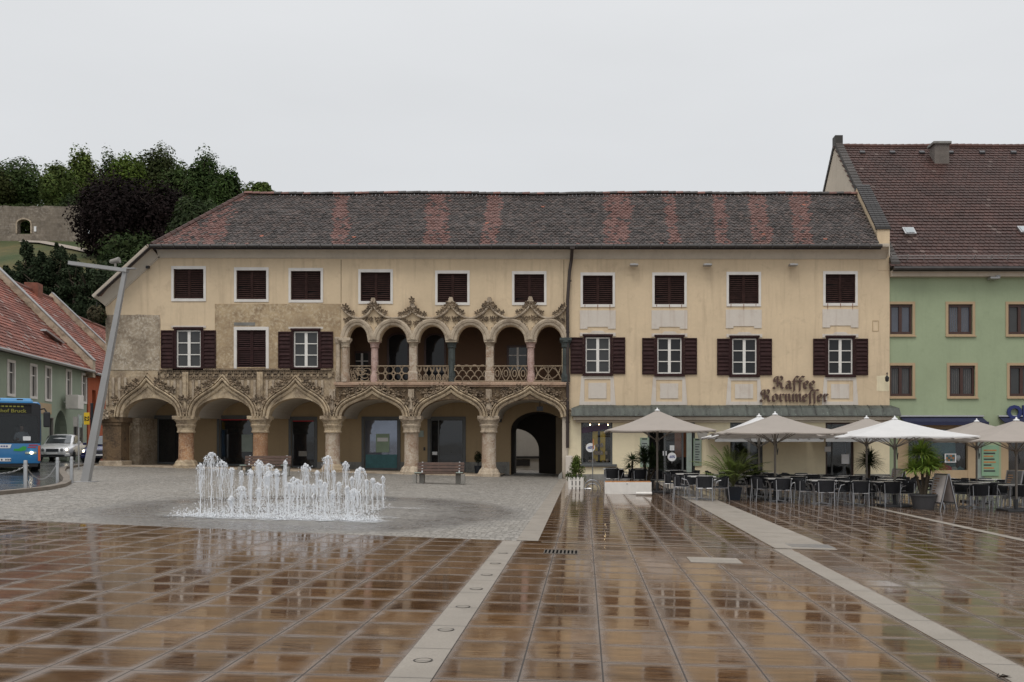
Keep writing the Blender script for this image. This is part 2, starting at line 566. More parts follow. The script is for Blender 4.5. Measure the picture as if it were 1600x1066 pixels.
# ------------------------------------------------------------------ ground materials
def mat_paving():
    q = N('wet_paving')
    tc = q.n('ShaderNodeTexCoord'); sp = q.n('ShaderNodeSeparateXYZ', {0: tc.outputs['Object']})
    x, y = sp.outputs[0], sp.outputs[1]
    cw, rd = .58, .63
    ul = q.math('DIVIDE', q.math('SUBTRACT', -1.33, x), cw)
    ur = q.math('DIVIDE', q.math('ADD', x, 1.03), cw)
    ur2 = q.math('ADD', q.math('DIVIDE', q.math('SUBTRACT', x, 3.36), cw), 20)
    isl = q.math('LESS_THAN', x, -1.18); is2 = q.math('GREATER_THAN', x, 3.2)
    u = q.math('ADD', q.math('MULTIPLY', isl, q.math('ADD', ul, 60)), q.math('MULTIPLY', q.math('SUBTRACT', 1, isl),
               q.math('ADD', q.math('MULTIPLY', is2, ur2), q.math('MULTIPLY', q.math('SUBTRACT', 1, is2), ur))))
    cu = q.math('FLOOR', u)
    wn0 = q.n('ShaderNodeTexWhiteNoise', noise_dimensions='1D'); q.set(wn0.inputs['W'], cu)
    v = q.math('ADD', q.math('DIVIDE', q.math('SUBTRACT', y, .22), rd), q.math('MULTIPLY', q.math('SUBTRACT', wn0.outputs[0], .5), .06))
    cv = q.math('FLOOR', v)
    fu = q.math('FRACT', u); fv = q.math('FRACT', v)
    eu = q.math('MULTIPLY', q.math('MINIMUM', fu, q.math('SUBTRACT', 1, fu)), cw)
    ev = q.math('MULTIPLY', q.math('MINIMUM', fv, q.math('SUBTRACT', 1, fv)), rd)
    obj = tc.outputs['Object']
    wob = q.math('MULTIPLY', q.math('SUBTRACT', q.noise(obj, 3.2, 4), .5), .13)
    e = q.math('MINIMUM', eu, ev)
    ew = q.math('ADD', e, wob)
    ids = q.n('ShaderNodeCombineXYZ', {0: cu, 1: cv, 2: 3.0})
    wn = q.n('ShaderNodeTexWhiteNoise', noise_dimensions='3D'); q.set(wn.inputs['Vector'], ids.outputs[0])
    rnd = wn.outputs[0]; rc = wn.outputs[1]
    st = q.coord((.9, 7, 1))
    streak = q.noise(st, 2.2, 6, .65)
    off = q.math('ADD', streak, q.math('MULTIPLY', q.math('SUBTRACT', rnd, .5), .17))
    slab = q.mix(q.ramp(off, [(.30, 0.), (.68, 1.)]), (.046, .024, .0135, 1), (.182, .100, .046, 1))
    slab = q.mix(q.math('MULTIPLY', q.ramp(q.noise(obj, .35, 3), [(.4, 0.), (.65, 1.)]), .4), slab, (.078, .050, .036, 1))
    halo = q.ramp(q.math('MULTIPLY', ew, 7.0), [(.0, 1.), (.18, .72), (.45, .25), (.9, 0.)])
    halo = q.math('MULTIPLY', halo, q.math('ADD', .42, q.math('MULTIPLY', q.noise(obj, 1.1, 3), .85)), clamp=True)
    col = q.mix(q.math('MULTIPLY', halo, .72), slab, (.205, .172, .148, 1))
    joint = q.math('LESS_THAN', e, .0062)
    col = q.mix(q.math('MULTIPLY', joint, .85), col, (.022, .018, .016, 1))
    rough = q.math('ADD', q.math('ADD', .035, q.math('MULTIPLY', halo, .34)), q.math('MULTIPLY', q.ramp(q.noise(obj, 2.3, 5, .7), [(.45, 0.), (.75, 1.)]), .10), clamp=True)
    rough = q.math('MAXIMUM', rough, q.math('MULTIPLY', joint, .7))
    geo = q.n('ShaderNodeNewGeometry')
    sub = q.n('ShaderNodeVectorMath', operation='SUBTRACT'); q.set(sub.inputs[0], rc); sub.inputs[1].default_value = (.5, .5, .5)
    sc = q.n('ShaderNodeVectorMath', operation='MULTIPLY'); q.set(sc.inputs[0], sub.outputs[0]); sc.inputs[1].default_value = (.006, .008, 0)
    ad = q.n('ShaderNodeVectorMath', operation='ADD'); q.set(ad.inputs[0], geo.outputs['Normal']); q.set(ad.inputs[1], sc.outputs[0])
    nm = q.n('ShaderNodeVectorMath', operation='NORMALIZE'); q.set(nm.inputs[0], ad.outputs[0])
    h = q.math('ADD', q.math('MULTIPLY', q.noise(obj, 7, 3, .5), .35), q.math('MULTIPLY', q.math('MINIMUM', q.math('MULTIPLY', e, 60), 1.0), .12))
    h = q.math('ADD', h, q.math('MULTIPLY', q.noise(st, 3.0, 3), .3))
    nrm = q.bump(h, .06, .02, nm.outputs[0])
    return q.done(col, rough, nrm, IOR=1.40, Specular_IOR_Level=.55)


def mat_cobble():
    q = N('cobble_stone')
    obj = q.coord()
    vo = q.n('ShaderNodeTexVoronoi', {'Vector': obj, 'Scale': 10.0, 'Randomness': .75}); vo.feature = 'F1'
    vd = q.n('ShaderNodeTexVoronoi', {'Vector': obj, 'Scale': 10.0, 'Randomness': .75}); vd.feature = 'DISTANCE_TO_EDGE'
    sp = q.n('ShaderNodeSeparateColor', {0: vo.outputs['Color']})
    c = q.mix(sp.outputs[0], (.17, .157, .138, 1), (.36, .335, .30, 1))
    c = q.mix(q.math('MULTIPLY', q.ramp(q.noise(obj, .5, 5, .6), [(.35, 0.), (.7, 1.)]), .5), c, (.27, .245, .21, 1))
    gap = q.ramp(q.math('MULTIPLY', vd.outputs[0], 8.0), [(.22, 1.), (.7, 0.)])
    c = q.mix(q.math('MULTIPLY', gap, .85), c, (.075, .066, .056, 1))
    # run-off stain curling round the fountain
    s2 = q.n('ShaderNodeSeparateXYZ', {0: obj})
    dx = q.math('DIVIDE', q.math('ADD', s2.outputs[0], 5.9), 1.0)
    dy = q.math('DIVIDE', q.math('SUBTRACT', s2.outputs[1], 21.4), 1.25)
    r = q.math('SQRT', q.math('ADD', q.math('MULTIPLY', dx, dx), q.math('MULTIPLY', dy, dy)))
    r = q.math('ADD', r, q.math('MULTIPLY', q.math('SUBTRACT', q.noise(obj, .7, 4), .5), 1.1))
    wet = q.ramp(q.math('DIVIDE', r, 6.0), [(.0, .35), (.42, .45), (.56, .95), (.68, .9), (.80, 0.)])
    c = q.mix(q.math('MULTIPLY', wet, .48), c, (.075, .075, .082, 1))
    rough = q.math('SUBTRACT', .62, q.math('MULTIPLY', wet, .36))
    rough = q.math('SUBTRACT', rough, q.math('MULTIPLY', q.ramp(q.noise(obj, 1.4, 4), [(.45, 0.), (.7, 1.)]), .14))
    return q.done(c, rough, q.bump(q.math('MINIMUM', q.math('MULTIPLY', vd.outputs[0], 6), 1.0), .45, .015), Specular_IOR_Level=.35)


def mat_asphalt():
    q = N('wet_asphalt'); o = q.coord()
    c = q.mix(q.ramp(q.noise(o, 1.2, 5), [(.35, 0.), (.7, 1.)]), (.030, .031, .034, 1), (.062, .063, .066, 1))
    rough = q.ramp(q.noise(o, .8, 5, .6), [(.38, .07), (.62, .30)])
    return q.done(c, rough, q.bump(q.noise(o, 60, 3), .12, .01), Specular_IOR_Level=.6)


def mat_grass():
    q = N('meadow_grass'); o = q.coord()
    c = q.mix(q.ramp(q.noise(o, .09, 6, .65), [(.38, 0.), (.62, 1.)]), (.042, .062, .016, 1), (.105, .085, .028, 1))
    c = q.mix(q.ramp(q.noise(o, .6, 5, .7), [(.4, 0.), (.75, .6)]), c, (.025, .035, .01, 1))
    return q.done(c, .95, q.bump(q.noise(o, 1.5, 4), .6, .3))


def mat_forest_floor():
    return plain('hill_grass_dark', (.03, .04, .015), .95, .3, .3)


M['paving'] = mat_paving(); M['cobble'] = mat_cobble(); M['asphalt'] = mat_asphalt(); M['meadow'] = mat_grass()
M['ground'] = plain('ground_stone', (.26, .25, .235), .8, .15, .8, .2)
M['kerb'] = plain('kerb_stone', (.17, .14, .11), .6, .2, 3, .2)


def sheet(name, pts, mat, h, kind='structure'):
    mb = MB(); mb.quad(*[(a, b, gz(a) + h) for a, b in pts])
    o = mb.build(name, mat, recalc=False)
    if o.data.polygons[0].normal.z < 0:
        o.data.flip_normals()
    struct(o, kind)
    return o


# the ground: one sheet out to the horizon, laid 2 cm under the paving
sheet('ground', [(-900, -300), (900, -300), (900, 1500), (-900, 1500)], M['ground'], -.10)
kerb_pts = [(-13.6, -6), (-14.2, 10), (-14.3, 20), (-14.32, 23.5), (-14.5, 25.6), (-14.95, 27.2), (-15.6, 28.7), (-16.6, 30.6), (-18.0, 33.0), (-19.9, 36.3), (-21.6, 39.6), (-22.7, 43.0), (-23.1, 47), (-24.2, 58), (-26.5, 80)]
sheet('road', [(-60, -6), (-13.6, -6), (-13.6, 30), (-13.6, 82), (-60, 82)], M['asphalt'], -.09)
cob = [(a + .14, b) for a, b in kerb_pts if b > 16] + [(-22.9, 90), (-1, 90), (-1, 15.75), (-5, 16.15), (-10.3, 16.95), (-14.1, 17.6)]
co = [p for p in cob]
co = [(-14.1, 17.6)] + [(a + .14, b) for a, b in kerb_pts if 17.7 < b < 80] + [(-22.0, 80), (-1.0, 80), (-1.0, 15.75), (-5, 16.15), (-10.3, 16.95)]
sheet('cobbled_square', co, M['cobble'], 0.0)
# wet slab paving
sheet('paved_square', [(-14.0, -6), (30, -6), (30, 60), (-.98, 60), (-.98, 15.745), (-5, 16.145), (-10.3, 16.945), (-14.0, 17.58)], M['paving'], 0.0)
# pale granite bands let into the slabs
def mat_band():
    q = N('granite_band'); o = q.coord()
    tc = q.n('ShaderNodeTexCoord'); sp = q.n('ShaderNodeSeparateXYZ', {0: tc.outputs['Object']})
    f = q.math('FRACT', q.math('DIVIDE', q.math('ADD', sp.outputs[1], q.math('MULTIPLY', q.noise(o, 2, 2), .01)), .93))
    j = q.math('LESS_THAN', q.math('MULTIPLY', q.math('MINIMUM', f, q.math('SUBTRACT', 1, f)), .93), .007)
    c = q.mix(q.ramp(q.noise(o, 60, 3, .7), [(.3, 0.), (.7, 1.)]), (.235, .205, .172, 1), (.33, .295, .252, 1))
    c = q.mix(q.math('MULTIPLY', q.ramp(q.noise(o, 1.5, 4), [(.4, 0.), (.7, 1.)]), .5), c, (.215, .19, .16, 1))
    c = q.mix(j, c, (.05, .045, .04, 1))
    return q.done(c, q.ramp(q.noise(o, 2.5, 4), [(.35, .55), (.7, .33)]), q.bump(q.noise(o, 90, 3), .15, .008), Specular_IOR_Level=.3)


M['band'] = mat_band()
for pts in ([(-1.33, -6), (-1.03, -6), (-1.03, 15.7), (-1.33, 15.7)],
            [(-1.12, 15.8), (-.76, 15.8), (-.80, 43.9), (-1.12, 43.9)],
            [(3.06, -6), (3.36, -6), (3.36, 15.6), (3.06, 15.6)],
            [(3.12, 15.7), (4.15, 15.7), (4.1, 43.9), (3.2, 43.9)],
            [(8.36, 14.8), (8.58, 14.8), (8.58, 43.9), (8.36, 43.9)],
            [(-.70, 15.62), (3.05, 15.62), (3.05, 15.68), (-.70, 15.68)]):
    sheet('granite_band', pts, M['band'], .004)

# kerb along the road: a real step above road and cobbles
mb = MB()
KH = .085
for (a, b) in zip(kerb_pts[2:], kerb_pts[3:]):
    A0, B0 = Vector((a[0], a[1], gz(a[0]))), Vector((b[0], b[1], gz(b[0])))
    o = Vector((.27, -.03, 0)); up = Vector((0, 0, KH)); dn = Vector((0, 0, -.12))
    mb.quad(A0 + dn, B0 + dn, B0 + up, A0 + up)
    mb.quad(A0 + up, B0 + up, B0 + o + up, A0 + o + up)
    mb.quad(A0 + o + up, B0 + o + up, B0 + o + dn, A0 + o + dn)
struct(mb.build('road_kerb', M['kerb'], recalc=False))

# ring lights let into the band
M['ring'] = plain('ring_bronze', (.055, .05, .045), .35, .2, 10, Metallic=.5)
for k, py in enumerate((1033, 985, 949, 921, 899, 881, 865)):
    x = -1.18; s = (py - HY) / (EYE - gz(x))
    mb = MB(); mb.lathe([(.072, .0), (.072, .0035), (.064, .0035), (.064, .002), (.0, .002)], 0, 0, 0, 20)
    o = mb.build('ground_spotlight', [M['ring']], loc=(x, FPX / s, gz(x) + .004))
    g = MB(); g.lathe([(.060, .002), (.060, .003), (0, .003)], 0, 0, 0, 18); g.build('lens', M['band'], o)
    tag(o, 'round light ring in the pale stone band, %s from the camera' % ('nearest', 'second', 'third', 'fourth', 'fifth', 'sixth', 'seventh')[k], 'ground light', 'ring lights in the stone band')

# drain grate and cover plate
def flat_thing(name, px0, px1, py0, py1, mat, label, cat, n_slots=0):
    xm = ((px0 + px1) / 2 - CX)
    s0 = (py0 - HY + SL * xm) / EYE; s1 = (py1 - HY + SL * xm) / EYE; sm = (s0 + s1) / 2
    x0, x1 = (px0 - CX) / sm, (px1 - CX) / sm; y0, y1 = FPX / s1, FPX / s0
    mb = MB(); mb.box(x0 - (x0 + x1) / 2, (x1 - x0) / 2, -(y1 - y0) / 2, (y1 - y0) / 2, -.02, .007)
    if n_slots:
        mb.cur = 1
        for k in range(n_slots):
            a = x0 + (x1 - x0) * (k + .25) / n_slots - (x0 + x1) / 2
            mb.box(a, a + (x1 - x0) / n_slots * .5, -(y1 - y0) * .4, (y1 - y0) * .4, .006, .0095)
    o = mb.build(name, [mat, M['slot']] if n_slots else mat, loc=((x0 + x1) / 2, (y0 + y1) / 2, gz((x0 + x1) / 2)))
    o.rotation_euler = (0, math.atan(-SL), 0)
    return tag(o, label, cat)


flat_thing('drain_grate', 850, 903, 860, 866, M['grate'], 'dark slotted drain grate in the wet slabs beside the stone band', 'drain grate', 9)
flat_thing('access_cover', 1076, 1156, 872, 880, M['band'], 'pale rectangular access cover let into the wet brown slabs', 'cover')
flat_thing('access_cover', 1232, 1300, 851, 856, M['steel'], 'grey metal cover across the end of the wide stone band', 'cover')
mb = MB()
for k in range(4):
    a = -.6 + k * .5
    mb.quad((0, 0, .01), (.05 * math.cos(a), .05 * math.sin(a), .03), (.10 * math.cos(a + .2), .10 * math.sin(a + .2), .02), (.05 * math.cos(a + .4), .05 * math.sin(a + .4), .012))
tag(mb.build('fallen_leaf', M['soil'], loc=(2.99, 6.95, gz(3) + .004)), 'small dark wet leaf lying on the pale stone band', 'leaf')

# ------------------------------------------------------------------ camera, sky, sun
cam = bpy.data.cameras.new('camera'); co_ = bpy.data.objects.new('camera', cam); COL.objects.link(co_)
cam.sensor_width = 36; cam.lens = 36 * FPX / 1600; cam.clip_end = 4000; cam.clip_start = .1
cam.shift_x = (800 - CX) / 1600; cam.shift_y = (HY - 533) / 1600
co_.location = (0, 0, EYE); co_.rotation_euler = (math.pi / 2, 0, 0)
S.camera = co_
W = bpy.data.worlds.new('World'); S.world = W; W.use_nodes = True
nt = W.node_tree; bg = nt.nodes['Background']
SUN_EL, SUN_AZ = math.radians(58), math.radians(200)
sky = nt.nodes.new('ShaderNodeTexSky'); sky.sky_type = 'NISHITA'; sky.sun_disc = False
sky.sun_elevation = SUN_EL; sky.sun_rotation = SUN_AZ; sky.dust_density = 6; sky.air_density = 2
hs = nt.nodes.new('ShaderNodeHueSaturation'); hs.inputs['Saturation'].default_value = .12
nt.links.new(sky.outputs[0], hs.inputs['Color'])
# overcast layer: brighter overhead than at the horizon, faint cloud structure
tc = nt.nodes.new('ShaderNodeTexCoord'); sx = nt.nodes.new('ShaderNodeSeparateXYZ'); nt.links.new(tc.outputs['Generated'], sx.inputs[0])
rp = nt.nodes.new('ShaderNodeValToRGB'); e = rp.color_ramp.elements
for p, c in ((0., (6.35, 6.65, 6.95)), (.20, (6.9, 7.1, 7.35)), (.42, (7.35, 7.5, 7.7)), (1., (13.4, 13.5, 13.7))):
    if p in (0., 1.):
        k = e[0] if p == 0. else e[-1]
    else:
        k = e.new(p)
    k.position = p; k.color = (*[q / 16 for q in c], 1)
nt.links.new(sx.outputs[2], rp.inputs[0])
ml = nt.nodes.new('ShaderNodeMix'); ml.data_type = 'RGBA'; ml.blend_type = 'MULTIPLY'; ml.inputs[0].default_value = 1
nt.links.new(rp.outputs[0], ml.inputs[6])
mp = nt.nodes.new('ShaderNodeMapping'); mp.inputs['Scale'].default_value = (1.2, 1.2, 4); nt.links.new(tc.outputs['Generated'], mp.inputs[0])
nz = nt.nodes.new('ShaderNodeTexNoise'); nz.inputs['Scale'].default_value = 1.6; nz.inputs['Detail'].default_value = 5; nt.links.new(mp.outputs[0], nz.inputs['Vector'])
r2 = nt.nodes.new('ShaderNodeMapRange'); r2.inputs['To Min'].default_value = 14.5; r2.inputs['To Max'].default_value = 17.6; nt.links.new(nz.outputs[0], r2.inputs[0])
cb = nt.nodes.new('ShaderNodeCombineColor')
for k in range(3):
    nt.links.new(r2.outputs[0], cb.inputs[k])
nt.links.new(cb.outputs[0], ml.inputs[7])
mx = nt.nodes.new('ShaderNodeMix'); mx.data_type = 'RGBA'; mx.inputs[0].default_value = .93
nt.links.new(hs.outputs[0], mx.inputs[6]); nt.links.new(ml.outputs[2], mx.inputs[7])
nt.links.new(mx.outputs[2], bg.inputs[0]); bg.inputs[1].default_value = .105
sl = bpy.data.lights.new('sun', 'SUN'); sl.energy = 1.0; sl.angle = math.radians(24); sl.color = (1, .96, .9)
so = bpy.data.objects.new('sun', sl); COL.objects.link(so)
# light from behind the camera, left, high
d = Vector((math.sin(SUN_AZ) * math.cos(SUN_EL), math.cos(SUN_AZ) * math.cos(SUN_EL), math.sin(SUN_EL)))
so.rotation_euler = d.to_track_quat('Z', 'Y').to_euler(); so.location = (0, 0, 60)
S.view_settings.view_transform = 'Standard'; S.view_settings.look = 'None'; S.view_settings.gamma = 1; S.view_settings.exposure = 0.0
S.cycles.max_bounces = 8; S.cycles.transparent_max_bounces = 24; S.cycles.use_denoising = True
S.cycles.sample_clamp_indirect = 4

# ================================================================== MAIN HOUSE
H = thing('corner_house', 'long cream town house with ogee arcade, carved loggia and patchy tiled roof', 'house', (0, YF, 0))
XL, XR = -22.0, fx(1390)
# --- upper wall of the left half -------------------------------------------------
AT_L = [(295, 416, 471), (393, 418, 472), (478, 419, 473), (587, 421, 475), (707, 423, 477), (827, 424, 477)]
AT_R = [(934, 426, 480), (1046, 426, 480), (1162, 425, 479), (1313, 424, 478)]
FW_L = [(295, 515, 575, 20), (478, 517, 575, 20)]
FW_R = [(934, 526, 584, 20), (1046, 527, 585, 20), (1163, 528, 586, 20), (1313, 528, 586, 20)]
COLS = [291, 407, 520, 643, 764]
ARCH = [(191, 279), (303, 395), (419, 508), (532, 631), (655, 752), (776, 878)]
APEX = [(231, 584), (349, 584), (463, 585), (582, 596), (705, 594), (828, 596)]
LC = [540, 584, 645, 705, 765, 829, 884]
ZS = fz(652)


def arch_pts(i):
    a, b = ARCH[i]
    x0, x1 = fx(a), fx(b); top = fz(622 if i < 3 else 624)
    return arc((x0 + x1) / 2, ZS, (x1 - x0) / 2, top - ZS, 180, 0, 18)


def px_rect(x0, x1, y0, y1):
    return rect(fx(x0), fx(x1), fz(y1), fz(y0))


# arcade front: carved sandstone from the capitals up to the first floor
def arcade_outline(tl, tr, za, zb, idx):
    pts = [(tl, za), (tl, zb)]
    o = []
    for i in idx:
        o += arch_pts(i)
    return o


bot = [(XL, ZS)]
for i in range(3): bot += arch_pts(i)
xm = fx(525)
bot += [(xm, ZS), (xm, fz(577)), (XL, fz(577))]
mb = MB(); mb.prism(bot, (), 0, .55)
mb.build('arcade_front', M['stone_carved'], H)
bot = [(xm, ZS)]
for i in range(3, 6): bot += arch_pts(i)
bot += [(fx(888), ZS), (fx(888), fz(602)), (xm, fz(602))]
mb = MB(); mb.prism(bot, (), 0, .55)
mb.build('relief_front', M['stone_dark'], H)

# plastered wall above, with window and loggia openings
holes = []
for cx, y0, y1 in AT_L:
    holes.append(px_rect(cx - 23.5, cx + 23.5, y0 + 4.5, y1 - 4))
for cx, y0, y1, hw in FW_L:
    holes.append(px_rect(cx - hw, cx + hw, y0, y1))
holes.append(px_rect(393 - 23, 393 + 23, 516, 577.2))
lo = [(fx(543), fz(596.8)), (fx(543), fz(533))]
for i in range(6):
    a, b = LC[i] + 9, LC[i + 1] - 9
    if i == 0: a = 543
    if i == 5: b = 878
    lo += arc(fx((a + b) / 2), fz(534), (fx(b) - fx(a)) / 2, fz(509) - fz(534), 180, 0, 14)
lo += [(fx(878), fz(533)), (fx(878), fz(596.8))]
holes.append(lo)
outer = [(XL, fz(577)), (xm, fz(577)), (xm, fz(597)), (fx(888), fz(597)), (fx(888), 11.05), (fx(262), 11.05), (fx(246), fz(394)), (fx(166), fz(474)), (XL, fz(478))]
# window 393 is a full height door panel standing on the frieze: keep its hole just clear of the edge
holes[-2] = px_rect(393 - 23, 393 + 23, 516, 576)
mb = MB(); mb.prism(outer, holes, 0, .45)
mb.build('upper_wall', M['yellow'], H)
mb = MB(); mb.box(fx(525), fx(888), .02, .45, fz(602) + .001, fz(597) - .001); mb.build('loggia_floor_beam', M['pink_ledge'], H)
# right half
holes = [px_rect(cx - 23.5, cx + 23.5, y0 + 4.5, y1 - 4) for cx, y0, y1 in AT_R] + [px_rect(cx - hw, cx + hw, y0, y1) for cx, y0, y1, hw in FW_R]
mb = MB(); mb.prism([(fx(888), fz(640)), (XR, fz(640)), (XR, 11.05), (fx(888), 11.05)], holes, 0, .45)
mb.build('upper_wall', M['yellow'], H)
mb = MB()
mb.prism([(fx(888), -1.2), (XR, -1.2), (XR, fz(640)), (fx(888), fz(640))],
         [px_rect(908, 957, 657, 726), px_rect(1012, 1086, 660, 752), px_rect(1141, 1192, 660, 736), px_rect(1290, 1334, 660, 760)], .0, .45)
mb.build('ground_floor_wall', M['pale'], H)
mb = MB()
for a, b in ((888, 1011), (1087, 1289), (1335, 1390)):
    mb.box(fx(a), fx(b), -.035, -.001, -1.2, fz(741))
mb.build('plinth', M['plinth'], H)
# side and back walls
mb = MB()
mb.box(XL, XL + .45, .46, 7.0, -1.2, 8.6)
mb.box(XL + .46, -5.6, 6.6, 7.0, -1.2, 10.6); mb.box(-1.5, XR, 6.6, 7.0, -1.2, 10.6); mb.box(-5.6, -1.5, 6.6, 7.0, 4.2, 10.6)
mb.build('rear_wall', M['yellow'], H)
# thin vertical joint lines of the render
mb = MB()
for p in (533, 881):
    mb.box(fx(p) - .012, fx(p) + .012, -.006, .01, fz(497 if p > 800 else 474), fz(406))
mb.build('plaster_joint', M['stone_dark'], H)

# --- exposed masonry patches -----------------------------------------------------
def jag(pts, amp=.05, n=10):
    out = []
    for k, p in enumerate(pts):
        q = pts[(k + 1) % len(pts)]
        for j in range(n):
            t = j / n
            out.append((p[0] + (q[0] - p[0]) * t + R.uniform(-amp, amp), p[1] + (q[1] - p[1]) * t + R.uniform(-amp, amp)))
    return out


mb = MB(); mb.prism(jag(rect(XL + .03, fx(250), fz(578.5), fz(492)), .02), (), -.022, .0); mb.build('exposed_masonry', M['stone_grey'], H)
x0, x1, z0, z1 = fx(336), fx(533), fz(575.5), fz(475)
mb = MB(); mb.prism([(x0, z0), (x0, z1), (x1, z1), (x1, z0), (fx(525), z0), (fx(525), fz(577)), (x0, fz(577))][:4], [px_rect(393 - 27, 393 + 28, 511, 574), px_rect(478 - 20.5, 478 + 20.5, 514.5, 574)], -.018, .0)
mb.build('exposed_masonry', M['stone_ochre'], H)
mb = MB(); mb.box(fx(366), fx(399), -.03, -.019, fz(509), fz(504)); mb.build('stone_plate', M['plinth'], H)

# --- ogee mouldings, crockets, columns ------------------------------------------
OG = [(-.05, .0), (-.05, -.06), (.01, -.10), (.06, -.11), (.075, -.05), (.105, -.05), (.125, -.17), (.17, -.20), (.21, -.17), (.22, -.07), (.245, -.07), (.265, -.17), (.31, -.17), (.33, .0)]


def ogee_half(i, side):
    a, b = ARCH[i]; cx, ay = APEX[i]
    x0 = fx(a if side < 0 else b); cxx = fx(cx); w = abs(cxx - x0)
    zt = fz(ay + 17)
    sg = 1 if side < 0 else -1
    return bez((x0, ZS), (x0 + sg * .02 * w, ZS + (zt - ZS) * .62), (cxx - sg * .36 * w, ZS + (zt - ZS) * .60), (cxx, zt), 16)


def leafclump(mb, x, y, z, r, n=5, rng=R):
    """a curled carved leaf: a few lobes fanned about a stalk"""
    a0 = rng.uniform(0, 6.28)
    n += 1
    for k in range(n):
        a = a0 + k * 6.28 / n + rng.uniform(-.25, .25)
        ca, sa = math.cos(a), math.sin(a); L = r * rng.uniform(.95, 1.45); w = r * rng.uniform(.30, .42)
        P = lambda l, s_, d: (x + ca * l - sa * s_, y - d, z + sa * l + ca * s_)
        # one curled, ridged leaf: stalk, lobed middle, tip bent outwards
        mb.faces([P(L * .12, 0, r * .25), P(L * .5, w, r * .30), P(L * .55, 0, r * .62), P(L * .5, -w, r * .30), P(L * .85, w * .75, r * .55), P(L * .85, -w * .75, r * .55), P(L, 0, r * .95), P(L * 1.02, 0, r * .50), P(L * .12, 0, -.03), P(L * .5, w, -.03), P(L * .5, -w, -.03)],
                 [(0, 1, 2), (0, 2, 3), (1, 4, 2), (2, 5, 3), (4, 6, 2), (2, 6, 5), (4, 7, 6), (6, 7, 5), (0, 8, 9, 1), (0, 3, 10, 8), (1, 9, 7, 4), (3, 5, 7, 10)])
    mb.ico((x, y - r * .35, z), r * .26, 1, (1, .9, 1), .15, rng)


for i in range(6):
    mb = MB()
    for side in (-1, 1):
        mb.sweep(ogee_half(i, side), OG, 0, 1 if side < 0 else -1, end_vert=True)
    mb.build('ogee_moulding', M['stone_carved'], H, smooth=True)
    mb = MB()
    for side in (-1, 1):
        P = ogee_half(i, side)
        for t in (.12, .30, .50, .70, .88):
            k = min(int(t * 16), 15); p, q = P[k], P[k + 1]
            tx, tz = q[0] - p[0], q[1] - p[1]; l = math.hypot(tx, tz)
            nx, nz_ = (-tz / l, tx / l) if side < 0 else (tz / l, -tx / l)
            big = .165 if t > .2 else .11
            leafclump(mb, p[0] + nx * (.33 + big * .75), -.10, p[1] + nz_ * (.33 + big * .75), big, 5)
    if i >= 3:   # filled leafy spandrels
        for k in range(34):
            side = R.choice((-1, 1)); t = R.uniform(.1, .95)
            P = ogee_half(i, side); kk = min(int(t * 16), 15); p = P[kk]
            z = R.uniform(p[1] + .5, fz(606)) if p[1] + .5 < fz(606) else fz(607)
            x = p[0] + R.uniform(-.1, .1) + (-.25 if side < 0 else .25) * (1 - t)
            if fx(530) < x < fx(878) and all(abs(x - fx(q)) > .3 for q in (643, 764)):
                leafclump(mb, x, -.03, z, R.uniform(.07, .12), 4)
    mb.build('carved_leaves', M['foliage_stone'], H)


def col(i, px, m, m2):
    x = fx(px, .28); g = gz(x) - .1
    zt = fz(655, .28)
    top = MB()
    top.bbox(x - .50, x + .50, -.12, .68, zt - .02, zt + .14, .025)
    top.lathe([(.36, -.62), (.40, -.60), (.40, -.54), (.37, -.52), (.38, -.40), (.44, -.28), (.44, -.24), (.41, -.22), (.46, -.10), (.52, -.03), (.52, 0)], x, .28, zt - .02, 16)
    sh = MB(); sh.lathe([(.375, .0), (.375, .12), (.335, .2), (.325, zt - .62 - g - .35), (.34, zt - .55 - g - .35)], x, .28, g + .35, 18)
    ba = MB(); ba.lathe([(.55, -.3), (.56, .0), (.56, .22), (.50, .30), (.47, .38), (.40, .46), (.36, .50)], x, .28, g, 8, .5)
    o = sh.build('column', m, H, smooth=True)
    top.build('capital', m2, o, smooth=False)
    ba.build('column_base', m2, o)
    # pilaster strip running on above the capital
    w = MB(); zt2 = fz(577 if i < 2 else 604) - .01
    w.box(fx(px - 4.5), fx(px + 4.5), -.12, -.001, fz(648), zt2 - .12)
    w.box(fx(px - 2), fx(px + 2), -.16, -.121, fz(642), zt2 - .2)
    w.build('pilaster_strip', M['stone_carved'] if i < 2 else M['stone_light'], H)


for i, (p, m) in enumerate(zip(COLS, ('marble_red', 'marble_red', 'marble_pale', 'marble_pale', 'marble_pale'))):
    col(i, p, M[m], M['stone_light'] if i > 2 else M['stone_carved'])
# square corner pier
mb = MB()
mb.bbox(fx(160), fx(189), .0, .84, -1, fz(664), .02)
mb.bbox(fx(159), fx(190), -.04, .86, fz(665), fz(660), .02)
mb.bbox(fx(157), fx(193), -.08, .9, fz(660.2), fz(652), .03)
o = mb.build('corner_pier', M['stone_pier'], H)
mb = MB(); mb.bbox(fx(156), fx(192), -.1, .92, -1, fz(720), .04); mb.build('pier_base', M['stone_light'], o)
mb = MB(); leafclump(mb, fx(166), -.16, fz(647), .22, 6); mb.box(fx(162), fx(172), -.22, -.02, fz(655), fz(650)); mb.build('corbel', M['stone_light'], H)
# end pier of the arcade at the downpipe
mb = MB(); mb.box(fx(878.5), fx(887.5), .02, .5, -1.2, ZS - .001); mb.build('end_pier', M['cream'], H)

